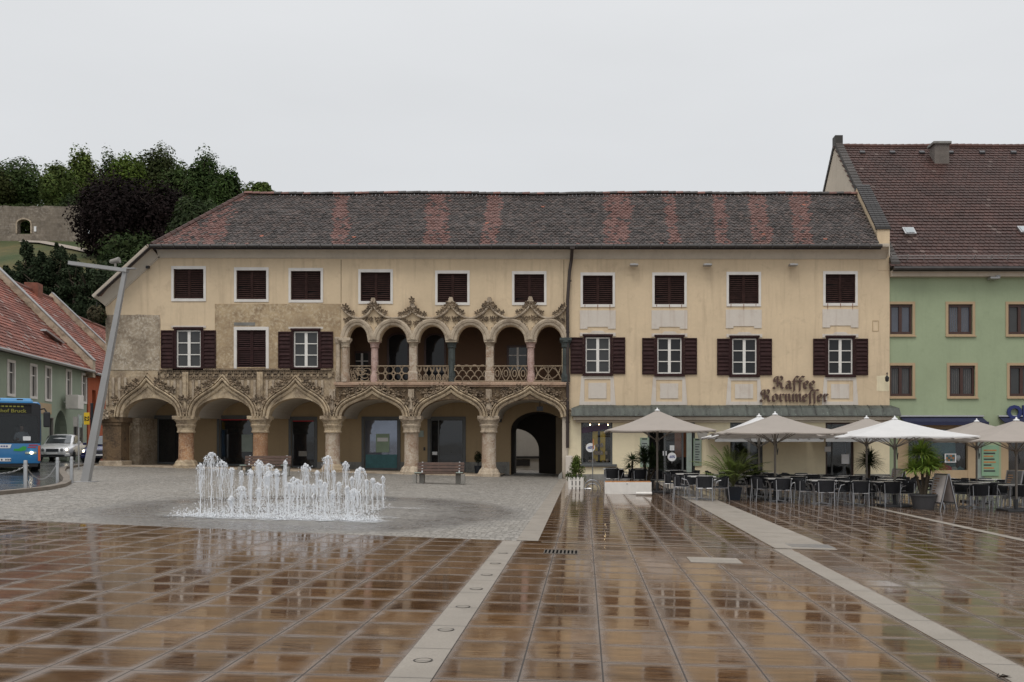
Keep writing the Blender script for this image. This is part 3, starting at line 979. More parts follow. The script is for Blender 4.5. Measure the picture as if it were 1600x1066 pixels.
# blind lancet ribs and interlaced tracery over the three left arches
def og_top(x):
    best = None
    for i in range(3):
        for side in (-1, 1):
            P = ogee_half(i, side)
            for a, b in zip(P, P[1:]):
                lo_, hi = sorted((a[0], b[0]))
                if lo_ <= x <= hi and hi > lo_:
                    t = (x - a[0]) / (b[0] - a[0]); z = a[1] + (b[1] - a[1]) * t
                    best = z if best is None else max(best, z)
    return (best if best is not None else ZS) + .55
k = 168
while k < 524:
    x = fx(k); z0 = max(og_top(x), ZS + .5)
    if z0 < fz(594) - .1 and (k > 252 or k < 200) and all(abs(k - p) > 7 for p in COLS):
        mb = MB(); mb.box(x - .055, x + .055, -.06, -.001, z0, fz(594 if k > 252 else 590)); mb.build('blind_lancet_rib', M['stone_light'], H)
    k += 9.6
mb = MB()
w = (fx(517) - fx(252)) / 26
for k in range(26):
    c = fx(252) + w * (k + .5)
    for dz, sg in ((fz(581), -1), (fz(589.5), 1)):
        mb.sweep(arc(c, dz, w * .95, fz(578) - fz(588.5), 180 if sg < 0 else 180, 360 if sg < 0 else 0, 8), [(-.025, 0), (-.025, -.055), (.025, -.055), (.025, 0)], 0)
mb.box(fx(250), fx(519), -.1, -.0, fz(578.6), fz(576.6))
mb.build('tracery_frieze', M['foliage_stone'], H)

# --- loggia ---------------------------------------------------------------------
mb = MB(); mb.bbox(fx(523), fx(889), -.2, -.001, fz(602.5), fz(597.5), .03); mb.bbox(fx(525), fx(888), -.13, -.002, fz(605), fz(602.6), .02)
mb.build('loggia_ledge', M['pink_ledge'], H)
mb = MB(); lf = MB(); pin = MB(); 
RING = [(.02, .0), (.02, -.10), (.07, -.13), (.13, -.13), (.16, -.17), (.25, -.19), (.32, -.15), (.34, 0)]
RIB = [(-.055, 0), (-.055, -.15), (-.02, -.19), (.03, -.19), (.055, -.15), (.055, 0)]
for i in range(6):
    a, b = LC[i] + 9, LC[i + 1] - 9
    if i == 0: a = 543
    if i == 5: b = 878
    mb.sweep(arc(fx((a + b) / 2), fz(534), (fx(b) - fx(a)) / 2, fz(509) - fz(534), 176, 4, 16), RING, 0, 1)
pk = [None, 479, 486, 478, 478, 477, None]
for i, xc in enumerate(LC):
    for side in (-1, 1):
        j = i - 1 if side < 0 else i
        if j < 0 or j > 5: continue
        mid = (LC[j] + LC[j + 1]) / 2
        yp = pk[i] or 481
        xe = xc if pk[i] else (536 if i == 0 else 884)
        P = bez((fx(mid), fz(498)), (fx(mid + (xe - mid) * .42), fz(497.5)), (fx(mid + (xe - mid) * .78), fz(yp + 10)), (fx(xe), fz(yp)), 12)
        mb.sweep(P, RIB, 0, 1)
        for t in (.38, .55, .72, .88):
            k = int(t * 12); p = P[k]
            leafclump(lf, p[0] - side * -.02, -.12, p[1] + .16, .115 + .03 * math.sin(t * 9), 5)
        if t:
            for q in range(4):
                u = .55 + .12 * q; p = P[min(11, int(u * 12))]
                leafclump(lf, p[0] + R.uniform(-.03, .03), -.06, p[1] - .17 - .14 * q * (1 if q < 3 else .6), .085, 4)
    if pk[i]:
        yp = pk[i]; x = fx(xc)
        pin.box(x - .10, x + .10, -.17, -.0, fz(yp + 1), fz(yp - 11)); pin.box(x - .14, x + .14, -.2, -.0, fz(yp - 7), fz(yp - 5)); pin.box(x - .075, x + .075, -.15, -.01, fz(yp - 11), fz(yp - 13))
        for s_ in (-1, 1): leafclump(lf, x + s_ * .16, -.14, fz(yp - 1), .09, 4)
        if i == 2:
            leafclump(lf, x + .02, -.2, fz(yp - 16), .13, 5)
        back = MB(); back.prism([(x - .52, fz(500)), (x - .36, fz(508)), (x, fz(523)), (x + .36, fz(508)), (x + .52, fz(500)), (x + .25, fz(493)), (x, fz(yp + 2)), (x - .25, fz(493))], (), -.03, -.001); back.build('spandrel_field', M['yellow'], H)
        # v-shaped drop onto the capital
        mb.prism([(x - .30, fz(524)), (x, fz(516)), (x + .30, fz(524)), (x + .24, fz(535)), (x - .24, fz(535))], (), -.10, -.002)
        for s_ in (-1, 1):
            for u_ in (.25, .55, .85): leafclump(lf, x + s_ * (.06 + .40 * u_), -.10, fz(518 - 18 * u_), .075, 4)
            P = [(x + s_ * .02, fz(527)), (x + s_ * .22, fz(513)), (x + s_ * .52, fz(502))]
            mb.sweep(P, [(-.04, 0), (-.04, -.14), (.04, -.14), (.04, 0)], -.03, 1)
mb.build('loggia_arch_mouldings', M['stone_light'], H, smooth=True)
lf.build('carved_leaves', M['foliage_stone'], H)
pin.build('pinnacles', M['stone_light'], H)
for i, (px, m) in enumerate(zip(LC, ('marble_pale', 'marble_pink', 'marble_pale', 'marble_green', 'marble_pale', 'marble_pink', 'marble_green'))):
    x = fx(px); z0, z1 = fz(597) + .0, fz(534)
    cy_ = .2 if i not in (0, 6) else -.02
    mb = MB(); r = .18 if i in (2, 4) else .17
    if i in (2, 4):
        mb.bbox(x - r, x + r, .02, .02 + 2 * r, z0 + .02, z1 - .2, .05)
        mb.bbox(x - .22, x + .22, -.02, .42, z0 + .002, z0 + .5, .05)
    else:
        mb.lathe([(.21, 0), (.21, .28), (.18, .42), (r, .5), (r - .01, z1 - z0 - .3), (r + .03, z1 - z0 - .26)], x, cy_, z0, 8 if i in (3, 6) else 12, .5)
    o = mb.build('loggia_column', M[m], H)
    mb = MB()
    mb.lathe([(.18, -.28), (.21, -.24), (.19, -.2), (.22, -.08), (.27, -.03), (.27, .03)], x, cy_, z1, 10)
    mb.bbox(x - .27, x + .27, cy_ - .26, cy_ + .23, z1 + .02, z1 + .16, .02)
    mb.build('capital', M['marble_green' if i in (3, 6) else ('marble_pink' if i in (1, 5) else 'stone_light')], o)


mb = MB(); x = fx(529); mb.lathe([(.13, 0), (.13, .2), (.10, .3), (.10, 1.72), (.14, 1.8), (.16, 1.95), (.16, 2.05)], x, -.08, fz(597), 10, .5); mb.build('slim_column', M['stone_light'], H)


def railing(i, kind):
    a, b = LC[i] + 5, LC[i + 1] - 5
    x0, x1 = fx(a), fx(b); z0, z1 = fz(597) + .02, fz(571)
    r = .026; y = .06; h = z1 - z0; w = x1 - x0
    mb = MB()
    mb.box(x0, x1, y - .05, y + .05, z1 - .05, z1); mb.box(x0, x1, y - .05, y + .05, z0, z0 + .05)
    T = lambda pts: mb.tube([(p[0], y, p[1]) for p in pts], r, 5, False)
    if kind == 'scroll':
        for k in range(22):
            cx, cz = R.uniform(x0 + .1, x1 - .1), R.uniform(z0 + .12, z1 - .12); a0 = R.uniform(0, 360)
            T(arc(cx, cz, R.uniform(.08, .2), R.uniform(.07, .14), a0, a0 + R.choice((-200, 200)), 8))
    elif kind == 'circles':
        n = 4; d = w / n
        for row in range(2):
            for k in range(n):
                T(arc(x0 + d * (k + .5), z0 + h * (.28 + .45 * row), d * .46, h * .24, 0, 360, 14))
        for k in range(n + 1):
            T(arc(x0 + d * k, z0 + h * .5, d * .2, h * .1, 0, 360, 8))
    elif kind == 'net':
        n = 5; d = w / n
        for k in range(n + 1):
            for sg in (-1, 1):
                pts = [(min(x1, max(x0, x0 + d * k + sg * d * .5 * math.sin(math.pi * t / 12) ** 1)), z0 + h * t / 24 * 2) for t in range(13)]
                T(pts)
            T([(x0 + d * min(k + .5, n), z0), (x0 + d * min(k + .5, n), z0 + h * .2)])
        for k in range(n):
            T(arc(x0 + d * (k + .5), z0 + h * .25, d * .36, h * .2, 0, 360, 10)); T(arc(x0 + d * (k + .5), z0 + h * .78, d * .3, h * .17, 0, 360, 10))
    elif kind == 'scales':
        n = 4; d = w / n
        for row in range(3):
            for k in range(-1, n + 1):
                c = x0 + d * (k + .5 + .5 * (row % 2))
                T([p for p in arc(c, z0 + h * row / 3, d * .5, h * .36, 0, 180, 10) if x0 <= p[0] <= x1] or [(x0, z0), (x0, z0 + .01)])
    elif kind == 'mandorla':
        n = 4; d = w / n
        for k in range(n):
            c = x0 + d * (k + .5)
            for sg in (-1, 1):
                T([(c + sg * d * .46 * math.sin(math.pi * t / 12), z0 + h * t / 12) for t in range(13)])
            T(arc(c, z0 + h * .5, d * .22, h * .2, 0, 360, 10))
    else:
        c = (x0 + x1) / 2
        T(arc(c, z0 + h * .15, w * .42, h * .75, 0, 180, 14)); T(arc(c, z0 + h * .9, w * .42, h * .75, 180, 360, 14)); T([(c, z0), (c, z1)])
        T([(c - w * .2, z0), (c, z0 + h * .5), (c - w * .2, z1)]); T([(c + w * .2, z0), (c, z0 + h * .5), (c + w * .2, z1)])
        T([(x0, z0), (x0 + w * .3, z1)]); T([(x1, z0), (x1 - w * .3, z1)])
    mb.build('tracery_railing', M['stone_rail'], H)


for i, k in enumerate(('scroll', 'circles', 'net', 'scales', 'mandorla', 'star')): railing(i, k)
# loggia room
yb = 2.3
mb = MB()
def fr(px0, px1, py0, py1, yl): return rect(fp(px0, 0, yl)[0], fp(px1, 0, yl)[0], fz(py1, yl), fz(py0, yl))
holes_px = [(553, 579, 549, 600), (605, 640, 520, 600), (663, 697, 521, 600), (792, 826, 540, 582)]
mb.prism(rect(fx(536), fx(886), fz(604), fz(498)), [fr(*h, yb) for h in holes_px[:0]], yb, yb + .2)
mb.build('loggia_back_wall', M['shaded_inner'], H)
mb = MB(); mb.box(fx(536), fx(886), .46, yb, fz(503), fz(500)); mb.build('loggia_ceiling', M['shaded_inner'], H)
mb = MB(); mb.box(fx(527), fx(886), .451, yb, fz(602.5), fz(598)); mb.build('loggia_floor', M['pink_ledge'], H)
mb = MB(); mb.box(fx(534), fx(536), .46, yb, fz(598), fz(503)); mb.box(fx(886), fx(888), .46, yb, fz(598), fz(503)); mb.build('loggia_side_wall', M['shaded_inner'], H)
for k, (a, b, c, d) in enumerate(holes_px):
    x0, x1, z0, z1 = fx(a, yb), fx(b, yb), fz(d, yb), fz(c, yb)
    z0 = max(z0, fz(596))
    if k in (1, 2):
        out = [(x0, z0), (x0, z1 - .35)] + arc((x0 + x1) / 2, z1 - .35, (x1 - x0) / 2, .35, 180, 0, 10) + [(x1, z0)]
        inn = [(x0 + .09, z0 + .1), (x0 + .09, z1 - .38)] + arc((x0 + x1) / 2, z1 - .38, (x1 - x0) / 2 - .09, .30, 180, 0, 10) + [(x1 - .09, z0 + .1)]
        mb = MB(); mb.prism(out, [inn], yb - .06, yb - .001); w_ = mb.build('loggia_door', M['frame_brown'], H)
        mb = MB(); mb.prism(inn, (), yb - .03, yb - .012); mb.build('pane', M['pane'], w_)
    else:
        mb = MB(); mb.prism(rect(x0, x1, z0, z1), [rect(x0 + .1, x1 - .1, z0 + .1, z1 - .1)], yb - .06, yb - .001); w_ = mb.build('loggia_window', M['frame_brown'], H)
        mb = MB(); mb.box(x0 + .1, x1 - .1, yb - .03, yb - .012, z0 + .1, z1 - .1); mb.build('pane', M['pane_curtain'], w_)
        mb = MB(); xm_ = (x0 + x1) / 2; mb.box(xm_ - .05, xm_ + .05, yb - .055, yb - .031, z0 + .1, z1 - .1); mb.box(x0 + .1, x1 - .1, yb - .05, yb - .032, z1 - .5, z1 - .46); mb.build('sash', M['white_frame'], w_)

# --- arcade interior -------------------------------------------------------------
ya = 3.3
mb = MB()
holes = [fr(245, 287, 653, 775, ya), fr(343, 398, 653, 775, ya), fr(455, 492, 655, 775, ya), fr(569, 622, 655, 775, ya), fr(672, 724, 655, 775, ya)]
ps = [(fx(798, ya), -1.5), (fx(798, ya), fz(672, ya))] + arc(fx(841, ya), fz(672, ya), fx(841, ya) - fx(798, ya), fz(643, ya) - fz(672, ya), 180, 0, 14) + [(fx(884, ya), -1.5)]
xe = fx(890, ya)
mb.prism(rect(XL + .46, xe + .2, -1.6, fz(596, ya)), [[(max(a, 0) if False else a, max(b, -1.55)) for a, b in h] for h in holes] + [ps], ya, ya + .35)
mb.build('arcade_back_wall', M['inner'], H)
mb = MB()
for a, b in ((205, 243), (289, 341), (400, 453), (494, 567), (624, 670), (726, 796)):
    mb.box(fx(a, ya), fx(b, ya), ya - .03, ya - .001, -1.5, fz(722, ya))
mb.build('arcade_plinth', M['plinth'], H)
mb = MB()
for i in range(6):
    P = arch_pts(i)
    n0 = len(mb.v)
    for (a, b), (c, d_) in zip(P, P[1:]):
        mb.quad((a, .55, b), (c, .55, d_), (c, ya, d_), (a, ya, b))
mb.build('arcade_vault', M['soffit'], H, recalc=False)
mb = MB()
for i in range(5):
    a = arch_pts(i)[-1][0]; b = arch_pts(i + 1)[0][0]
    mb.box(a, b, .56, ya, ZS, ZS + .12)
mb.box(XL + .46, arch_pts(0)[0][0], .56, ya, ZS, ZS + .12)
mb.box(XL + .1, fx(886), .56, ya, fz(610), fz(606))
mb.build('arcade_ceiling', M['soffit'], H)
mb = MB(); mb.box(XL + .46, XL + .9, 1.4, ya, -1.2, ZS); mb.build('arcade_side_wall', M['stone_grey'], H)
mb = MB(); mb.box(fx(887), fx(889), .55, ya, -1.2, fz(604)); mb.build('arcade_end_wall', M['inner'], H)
mb = MB(); mb.quad((XL - .4, -.15, gz(XL) + .06), (fx(780), -.15, gz(fx(780)) + .06), (fx(780), ya, gz(fx(780)) + .06), (XL - .4, ya, gz(XL) + .06))
mb.quad((XL - .4, -.15, gz(XL) + .06), (fx(780), -.15, gz(fx(780)) + .06), (fx(780), -.15, gz(fx(780)) - .06), (XL - .4, -.15, gz(XL) - .06))
mb.build('arcade_step', M['stone_light'], H, recalc=False)
DO = [((245, 287, 653, 728), 'pane_shop', 'frame_grey'), ((343, 398, 653, 728), 'pane_shop', 'frame_grey'), ((455, 492, 655, 730), 'pane_shop', 'frame_grey'), ((569, 622, 655, 735), 'pane_bright', 'frame_grey'), ((672, 724, 655, 726), 'pane_shop', 'frame_grey')]
for k, ((a, b, c, d), pm, fm) in enumerate(DO):
    x0, x1 = fx(a, ya), fx(b, ya); z0, z1 = gz((x0 + x1) / 2) + .07, fz(c, ya)
    mb = MB(); mb.prism([(x0 - .12, z0), (x0 - .12, z1 + .12), (x1 + .12, z1 + .12), (x1 + .12, z0), (x1, z0), (x1, z1), (x0, z1), (x0, z0)], (), ya - .05, ya - .002)
    mb.box(x0, x0 + .06, ya + .05, ya + .12, z0, z1); mb.box(x1 - .06, x1, ya + .05, ya + .12, z0, z1); mb.box(x0 + .06, x1 - .06, ya + .05, ya + .12, z0, z0 + .09); mb.box(x0 + .06, x1 - .06, ya + .05, ya + .12, z1 - .07, z1)
    w_ = mb.build('shop_door', M[fm], H)
    mb = MB(); mb.box(x0 + .06, x1 - .06, ya + .08, ya + .1, z0 + .09, z1 - .07); mb.build('pane', M[pm], w_)
    if k in (1, 2):
        mb = MB(); mb.box(x0 + .06, x1 - .06, ya + .04, ya + .049, z1 - .12, z1 - .07); mb.build('red_strip', M['red'], w_)
    if k == 1:
        mb = MB(); mb.box(fx(377, ya), fx(394, ya), ya + .06, ya + .075, fz(706, ya), fz(679, ya)); mb.build('poster', M['panel_grey'], w_)
    if k == 2:
        mb = MB(); mb.box(fx(466, ya), fx(479, ya), ya + .06, ya + .075, fz(713, ya), fz(705, ya)); mb.build('notice', M['concrete'], w_)
    if k == 3:
        mb = MB(); mb.box(fx(587, ya), fx(608, ya), ya + .06, ya + .075, fz(707, ya), fz(678, ya)); mb.build('poster', M['panel_green'], w_)
        mb = MB(); mb.box(fx(589, ya), fx(606, ya), ya + .05, ya + .059, fz(690, ya), fz(684, ya)); mb.build('poster_heading', M['sign_white'], w_)
        mb = MB(); mb.box(x0 + .06, x1 - .06, ya + .055, ya + .07, z0 + .09, z0 + .75); mb.build('lower_display', M['teal'], w_)
    if k == 4:
        mb = MB(); mb.box(fx(684, ya), fx(686, ya), ya + .05, ya + .079, z0 + .09, z1 - .07); mb.build('sash', M['frame_grey'], w_)
        mb = MB(); mb.box(fx(675, ya), fx(683, ya), ya + .06, ya + .075, fz(711, ya), fz(706, ya)); mb.build('notice', M['sign_white'], w_)
# passage through the house
mb = MB()
xa, xb = fx(798, ya), fx(884, ya)
for (a, b), (c, d_) in zip(ps, ps[1:]):
    mb.quad((a, ya + .35, b), (c, ya + .35, d_), (c, 7.2, d_), (a, 7.2, b))
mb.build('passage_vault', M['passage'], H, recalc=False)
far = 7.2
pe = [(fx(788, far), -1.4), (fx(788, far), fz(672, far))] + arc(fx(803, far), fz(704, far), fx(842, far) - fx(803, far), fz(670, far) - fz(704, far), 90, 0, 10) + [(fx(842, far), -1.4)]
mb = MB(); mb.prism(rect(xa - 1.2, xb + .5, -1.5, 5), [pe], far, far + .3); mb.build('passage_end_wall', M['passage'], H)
# courtyard wall beyond
mb = MB(); mb.box(-9, 1, 13, 13.4, -1.5, 4.2); mb.build('courtyard_wall', M['court'], H)
mb = MB(); mb.box(fx(806, 13), fx(828, 13), 12.95, 12.999, fz(728, 13), fz(718, 13)); mb.box(-9, 1, 12.9, 12.999, fz(716, 13), fz(713, 13)); mb.build('courtyard_window', M['dark'], H)
mb = MB(); mb.bbox(fx(224, ya) - .22, fx(224, ya) + .22, ya - .05, ya - .002, fz(692, ya), fz(671, ya), .01); mb.build('stone_plaque', M['panel_grey'], H)
mb = MB()
for k in range(4): mb.box(fx(220, ya), fx(229, ya), ya - .056, ya - .051, fz(675 + 4 * k, ya), fz(673.6 + 4 * k, ya))
mb.build('plaque_lettering', M['text_dark'], H)
mb = MB(); mb.box(fx(837), fx(847), .9, 1.2, fz(641), fz(634)); mb.tube([(fx(842), 1.05, fz(634)), (fx(842), 1.05, fz(622))], .02, 6); mb.build('arcade_lamp', M['black'], H)
mb = MB(); mb.box(fx(651, ya), fx(662, ya), ya - .06, ya - .002, fz(683, ya), fz(673, ya)); mb.build('wall_box', M['panel_grey'], H)
mb = MB(); mb.box(fx(662, ya), fx(664.5, ya), ya - .06, ya - .002, fz(704, ya), fz(699, ya)); mb.build('bell_plate', M['text_dark'], H)
mb = MB(); mb.box(fx(778, ya), fx(784, ya), ya - .3, ya - .002, fz(660, ya), fz(654, ya)); mb.build('house_sign', M['text_dark'], H)
# bumper stone at the passage
mb = MB(); mb.prism([(fx(870), -1), (fx(878.4), -1), (fx(878.4), fz(737)), (fx(873), fz(742))], (), -.25, .3); mb.build('guard_stone', M['plinth'], H)

# --- windows --------------------------------------------------------------------
def louver(x0, x1, z0, z1, y, n, t=.045, st=.055, leaves=1):
    mb = MB(); w = (x1 - x0) / leaves
    for q in range(leaves):
        a, b = x0 + w * q, x0 + w * (q + 1)
        mb.box(a, a + st, y, y + t, z0, z1); mb.box(b - st, b, y, y + t, z0, z1)
        mb.box(a + st, b - st, y, y + t, z0, z0 + st); mb.box(a + st, b - st, y, y + t, z1 - st, z1)
        h = (z1 - z0 - 2 * st) / n
        for k in range(n):
            zc = z0 + st + h * (k + .5); d = R.uniform(-.006, .006)
            sk = R.random() < .015
            mb.faces([(a + st, y + .004 + d, zc - h * .40), (b - st, y + .004 + d, zc - h * .40), (b - st, y + t - .004, zc + h * .20), (a + st, y + t - .004, zc + h * (.20 if not sk else -.3)),
                      (a + st, y + .016 + d, zc - h * .46), (b - st, y + .016 + d, zc - h * .46)], [(0, 1, 2, 3), (0, 4, 5, 1), (4, 3, 2, 5)])
    return mb


def attic(cx, y0, y1, right):
    x0, x1, z0, z1 = fx(cx - 27), fx(cx + 27), fz(y1), fz(y0)
    ix0, ix1, iz0, iz1 = fx(cx - 23.3), fx(cx + 23.3), fz(y1 - 4.2), fz(y0 + 4.7)
    mb = MB(); mb.prism(rect(x0, x1, z0, z1), [rect(ix0, ix1, iz0, iz1)], -.035, -.001)
    mb.box(ix0 - .0, ix1, .2, .24, iz0, iz1)
    o = mb.build('attic_window', M['white_frame'], H)
    mb = MB(); mb.box(ix0, ix1, .14, .16, iz0, iz1); mb.build('dark_recess', M['dark'], o)
    xm_ = (ix0 + ix1) / 2
    for a, b in ((ix0, xm_ - .004), (xm_ + .004, ix1)):
        louver(a, b, iz0, iz1, .05, 13, .045, .05).build('shutter', M['louver'], o)
    if right:
        # rust runs from the shutter hooks are real stains on the paint
        for k in (-20, 0, 19):
            mb = MB()
            x = fx(cx + k); l = R.uniform(.1, .35)
            mb.prism([(x - .02, z0 + .11), (x + .02, z0 + .11), (x + .012, z0 + .10 - l * .5), (x - .004, z0 + .1 - l), (x - .018, z0 + .10 - l * .4)], (), -.0385, -.0355)
            mb.build('rust_stain', M['rust'], o)
        # plain white panel with notched foot below
        a, b, t, u = fx(cx - 28), fx(cx + 28), fz(y1 + 5), fz(y1 + 34)
        mb = MB(); mb.prism([(a, u), (a, t), (b, t), (b, u), (b - .35, u), (b - .35, u + .09), (a + .35, u + .09), (a + .35, u)], (), -.03, -.001)
        mb.build('apron_panel', M['white_plaster'], H)


M['rust'] = plain('rust_stain', (.26, .13, .08), .8, .3, 12)
for q in AT_L: attic(*q, False)
for q in AT_R: attic(*q, True)


def casement(cx, y0, y1, hw, right):
    x0, x1, z0, z1 = fx(cx - hw - 2.5), fx(cx + hw + 2.5), fz(y1 + 2.5), fz(y0 - 2.5)
    ix0, ix1, iz0, iz1 = fx(cx - hw + 1), fx(cx + hw - 1), fz(y1 - 1), fz(y0 + 1)
    mb = MB(); mb.prism(rect(x0, x1, z0, z1), [rect(ix0, ix1, iz0, iz1)], -.05, .10)
    mb.box(x0 - .04, x1 + .04, -.10, -.051, z0 - .03, z0 + .05)
    mb.box(x0 - .03, x1 + .03, -.085, -.051, z1 - .06, z1 + .03)
    o = mb.build('casement_window', M['shutter'], H)
    xm_ = (ix0 + ix1) / 2; t = .055
    mb = MB(); yy0, yy1 = .03, .075
    holes_ = []
    for a, b in ((ix0 + .03, xm_ - .02), (xm_ + .02, ix1 - .03)):
        rows = 3; h = (iz1 - iz0 - .08) / rows
        for r_ in range(rows):
            holes_.append(rect(a + .025, b - .045, iz0 + .04 + h * r_ + .02, iz0 + .04 + h * (r_ + 1) - .02) if a < xm_ - .3 else rect(a + .045, b - .025, iz0 + .04 + h * r_ + .02, iz0 + .04 + h * (r_ + 1) - .02))
    mb.prism(rect(ix0, ix1, iz0, iz1), holes_, yy0, yy1)
    mb.build('sash', M['white'], o)
    mb = MB(); mb.box(ix0, ix1, .082, .09, iz0, iz1); mb.build('pane', M['pane'] if (right and cx > 1000) else M['pane_curtain'], o)
    sw = fx(20) - fx(0)
    for side in (-1, 1):
        a = x0 - sw - .01 if side < 0 else x1 + .01
        mb = louver(a, a + sw, fz(y1 + .5), fz(y0 + 1.5), -.075, 9, .045, .05)
        zmid = (z0 + z1) / 2 + .05
        mb.box(a + .05, a + sw - .05, -.078, -.03, zmid - .03, zmid + .03)
        # solid board behind the slats so that no wall shines through
        mb.box(a + .03, a + sw - .03, -.036, -.031, fz(y1), fz(y0 + 2))
        mb.build('shutter', M['shutter'], o)
    # lintel ornament
    mb = MB(); mb.prism([(fx(cx - 28), fz(y0 - .5)), (fx(cx - 28), fz(y0 - 6)), (fx(cx - 12), fz(y0 - 6)), (fx(cx - 8), fz(y0 - 9)), (fx(cx + 8), fz(y0 - 9)), (fx(cx + 12), fz(y0 - 6)), (fx(cx + 28), fz(y0 - 6)), (fx(cx + 28), fz(y0 - .5)), (fx(cx + 24), fz(y0 - .5)), (fx(cx + 24), fz(y0 - 3)), (fx(cx - 24), fz(y0 - 3)), (fx(cx - 24), fz(y0 - .5))] if right else rect(fx(cx - 27), fx(cx + 27), fz(y0 - 2.6), fz(y0 - 6)), (), -.03, -.001)
    mb.build('lintel_ornament', M['white_plaster'], H)
    if right:
        a, b, u, t_ = fx(cx - 29), fx(cx + 28), fz(633), fz(y1 + 4)
        mb = MB(); mb.prism([(a, u), (a + .1, t_), (b - .1, t_), (b, u)], [rect(a + .24, b - .24, u + .16, t_ - .14)], -.03, -.001); mb.build('panel_border', M['white_plaster'], H)
        mb = MB(); mb.box(a + .42, b - .42, -.026, -.001, u + .30, t_ - .30); mb.build('apron_panel', M['white_plaster'], H)


for q in FW_L: casement(*q, False)
for q in FW_R: casement(*q, True)
# closed shutter door between the two left windows
x0, x1, z0, z1 = fx(393 - 22.8), fx(393 + 22.8), fz(576) + .0, fz(516)
mb = MB(); mb.prism([(x0 - .13, z0), (x0 - .13, z1 + .15), (x1 + .13, z1 + .15), (x1 + .13, z0), (x1, z0), (x1, z1), (x0, z1), (x0, z0)], (), -.04, -.001)
o = mb.build('shuttered_window', M['white_frame'], H)
mb = MB(); mb.box(x0, x1, .12, .14, z0, z1); mb.build('dark_recess', M['dark'], o)
for a, b in ((x0, (x0 + x1) / 2 - .004), ((x0 + x1) / 2 + .004, x1)):
    mb = louver(a, b, z0, z1, .03, 17, .045, .06); mb.box(a + .06, b - .06, .026, .06, (z0 + z1) / 2 - .04, (z0 + z1) / 2 + .04); mb.build('shutter', M['shutter'], o)

# --- cornice, gutter, roof ---------------------------------------------------------
CV = [(-.10, .0), (-.10, -.045), (-.05, -.045), (-.05, -.075), (.0, -.09), (.10, -.13), (.20, -.20), (.29, -.30), (.35, -.42), (.38, -.50), (.44, -.52), (.52, -.52), (.52, .0)]
mb = MB()
P = [(fx(1384), fz(402)), (fx(600), fz(401.5)), (fx(248), fz(400)), (fx(200), fz(444.2)), (fx(164), fz(477.3))]
mb.sweep([P[0], P[1], P[2]], CV, 0, -1)
mb.sweep([P[2], P[3], P[4]], CV, 0, -1)
# mitre filler at the corner
mb.sweep([(P[2][0] + .001, P[2][1]), (P[2][0] - .03, P[2][1] - .02)], CV, 0, -1)
mb.box(fx(1384), fx(1384) + .03, -.5, 0, fz(403), fz(388))
mb.build('cornice', M['cream'], H, smooth=True)
YE = -.62; ZE = 10.66; YR = 3.3; ZR = 13.95
XH = -16.77          # ridge end above the hip
XE0 = -19.55; XLO = -22.05; ZLO = 8.36
slope = math.hypot(YR - YE, ZR - ZE)
VD = Vector((0, (YR - YE) / slope, (ZR - ZE) / slope)); ND = Vector((0, -VD.z, VD.y))


def tile_roof(o, u, v, ul, vl, tw, th, colf, inside, lift=.03, jit=.006, point=.05, nrm=None, sag=None, rng=R):
    o, u, v = Vector(o), Vector(u).normalized(), Vector(v).normalized()
    n = nrm or u.cross(v).normalized()
    mb = MB(); nv = int(vl / th) + 1; nu = int(ul / tw) + 1
    for j in range(nv):
        off = (j % 2) * .5
        for i in range(-1, nu):
            a = (i + off) * tw; b = a + tw; c = j * th; d = (j + 1) * th
            if not inside((a + b) / 2, (c + d) / 2):
                continue
            q = rng.uniform(-jit, jit); l = lift + q
            sg = sag((a + b) / 2, (c + d) / 2) if sag else 0
            g = tw * .035
            P = lambda x, y, h: o + u * x + v * y + n * (h + sg)
            base = [P(a + g, d + .03, .004), P(b - g, d + .03, .004), P(b - g, c + q, l), P((a + b) / 2, c - point + q, l + .004), P(a + g, c + q, l)]
            low = [P(b - g, c + q, l - .024), P((a + b) / 2, c - point + q, l - .022), P(a + g, c + q, l - .024)]
            mb.faces(base + low, [(4, 3, 2, 1, 0), (2, 3, 6, 5), (3, 4, 7, 6)], colf((a + b) / 2, (c + d) / 2))
    return mb


STRIPS = [(520, 546), (665, 702), (757, 782), (945, 984), (1041, 1058), (1116, 1136), (1172, 1200), (1236, 1264)]
SX = [(p0, p1) for p0, p1 in STRIPS]


def main_tile(u, v):
    x = XLO + u
    y = YE + VD.y * v; s = FPX / (YF + y)
    z = ZE + VD.z * v
    px = CX + x * s; py = HY - (z - EYE) * s
    slant = (py - 340) * .12
    k = R.uniform(.75, 1.25)
    nz_ = noise.noise(Vector((x * .5, v * .8, 3.1))) * 18 + R.uniform(-5, 5)
    red = False
    for p0, p1 in SX:
        sl_ = slant * (1.0 if p0 > 1000 else -.55)
        if p0 + sl_ + nz_ * .3 < px < p1 + sl_ + nz_ * .45:
            red = R.random() < .88
    if px < 372 - (py - 310) * .45 + nz_ * 2:
        red = R.random() < .75
    if v < .55 and 380 < py and noise.noise(Vector((x * .35, 9, 1))) > .12:
        red = R.random() < .45
    if R.random() < .0016:
        return (.34 * k, .12 * k, .075 * k)
    if red:
        return (.172 * k, .084 * k, .070 * k)
    dk = .5 + .5 * noise.noise(Vector((x * .9, v * 1.3, 0)))
    base = R.choice(((.080, .061, .056), (.066, .053, .050), (.094, .068, .060), (.056, .046, .043)))
    f = k * (.8 + .45 * dk)
    if R.random() < .10: f *= .5
    return tuple(a * f for a in base)


def in_main(u, v):
    x = XLO + u; t = v / slope
    xl = XE0 + (XH - XE0) * t
    return xl < x < 13.36 and v < slope - .05


def sag(u, v):
    return .05 * noise.noise(Vector((u * .18, v * .4, 5))) + .018 * noise.noise(Vector((u * .9, v * 1.2, 8)))


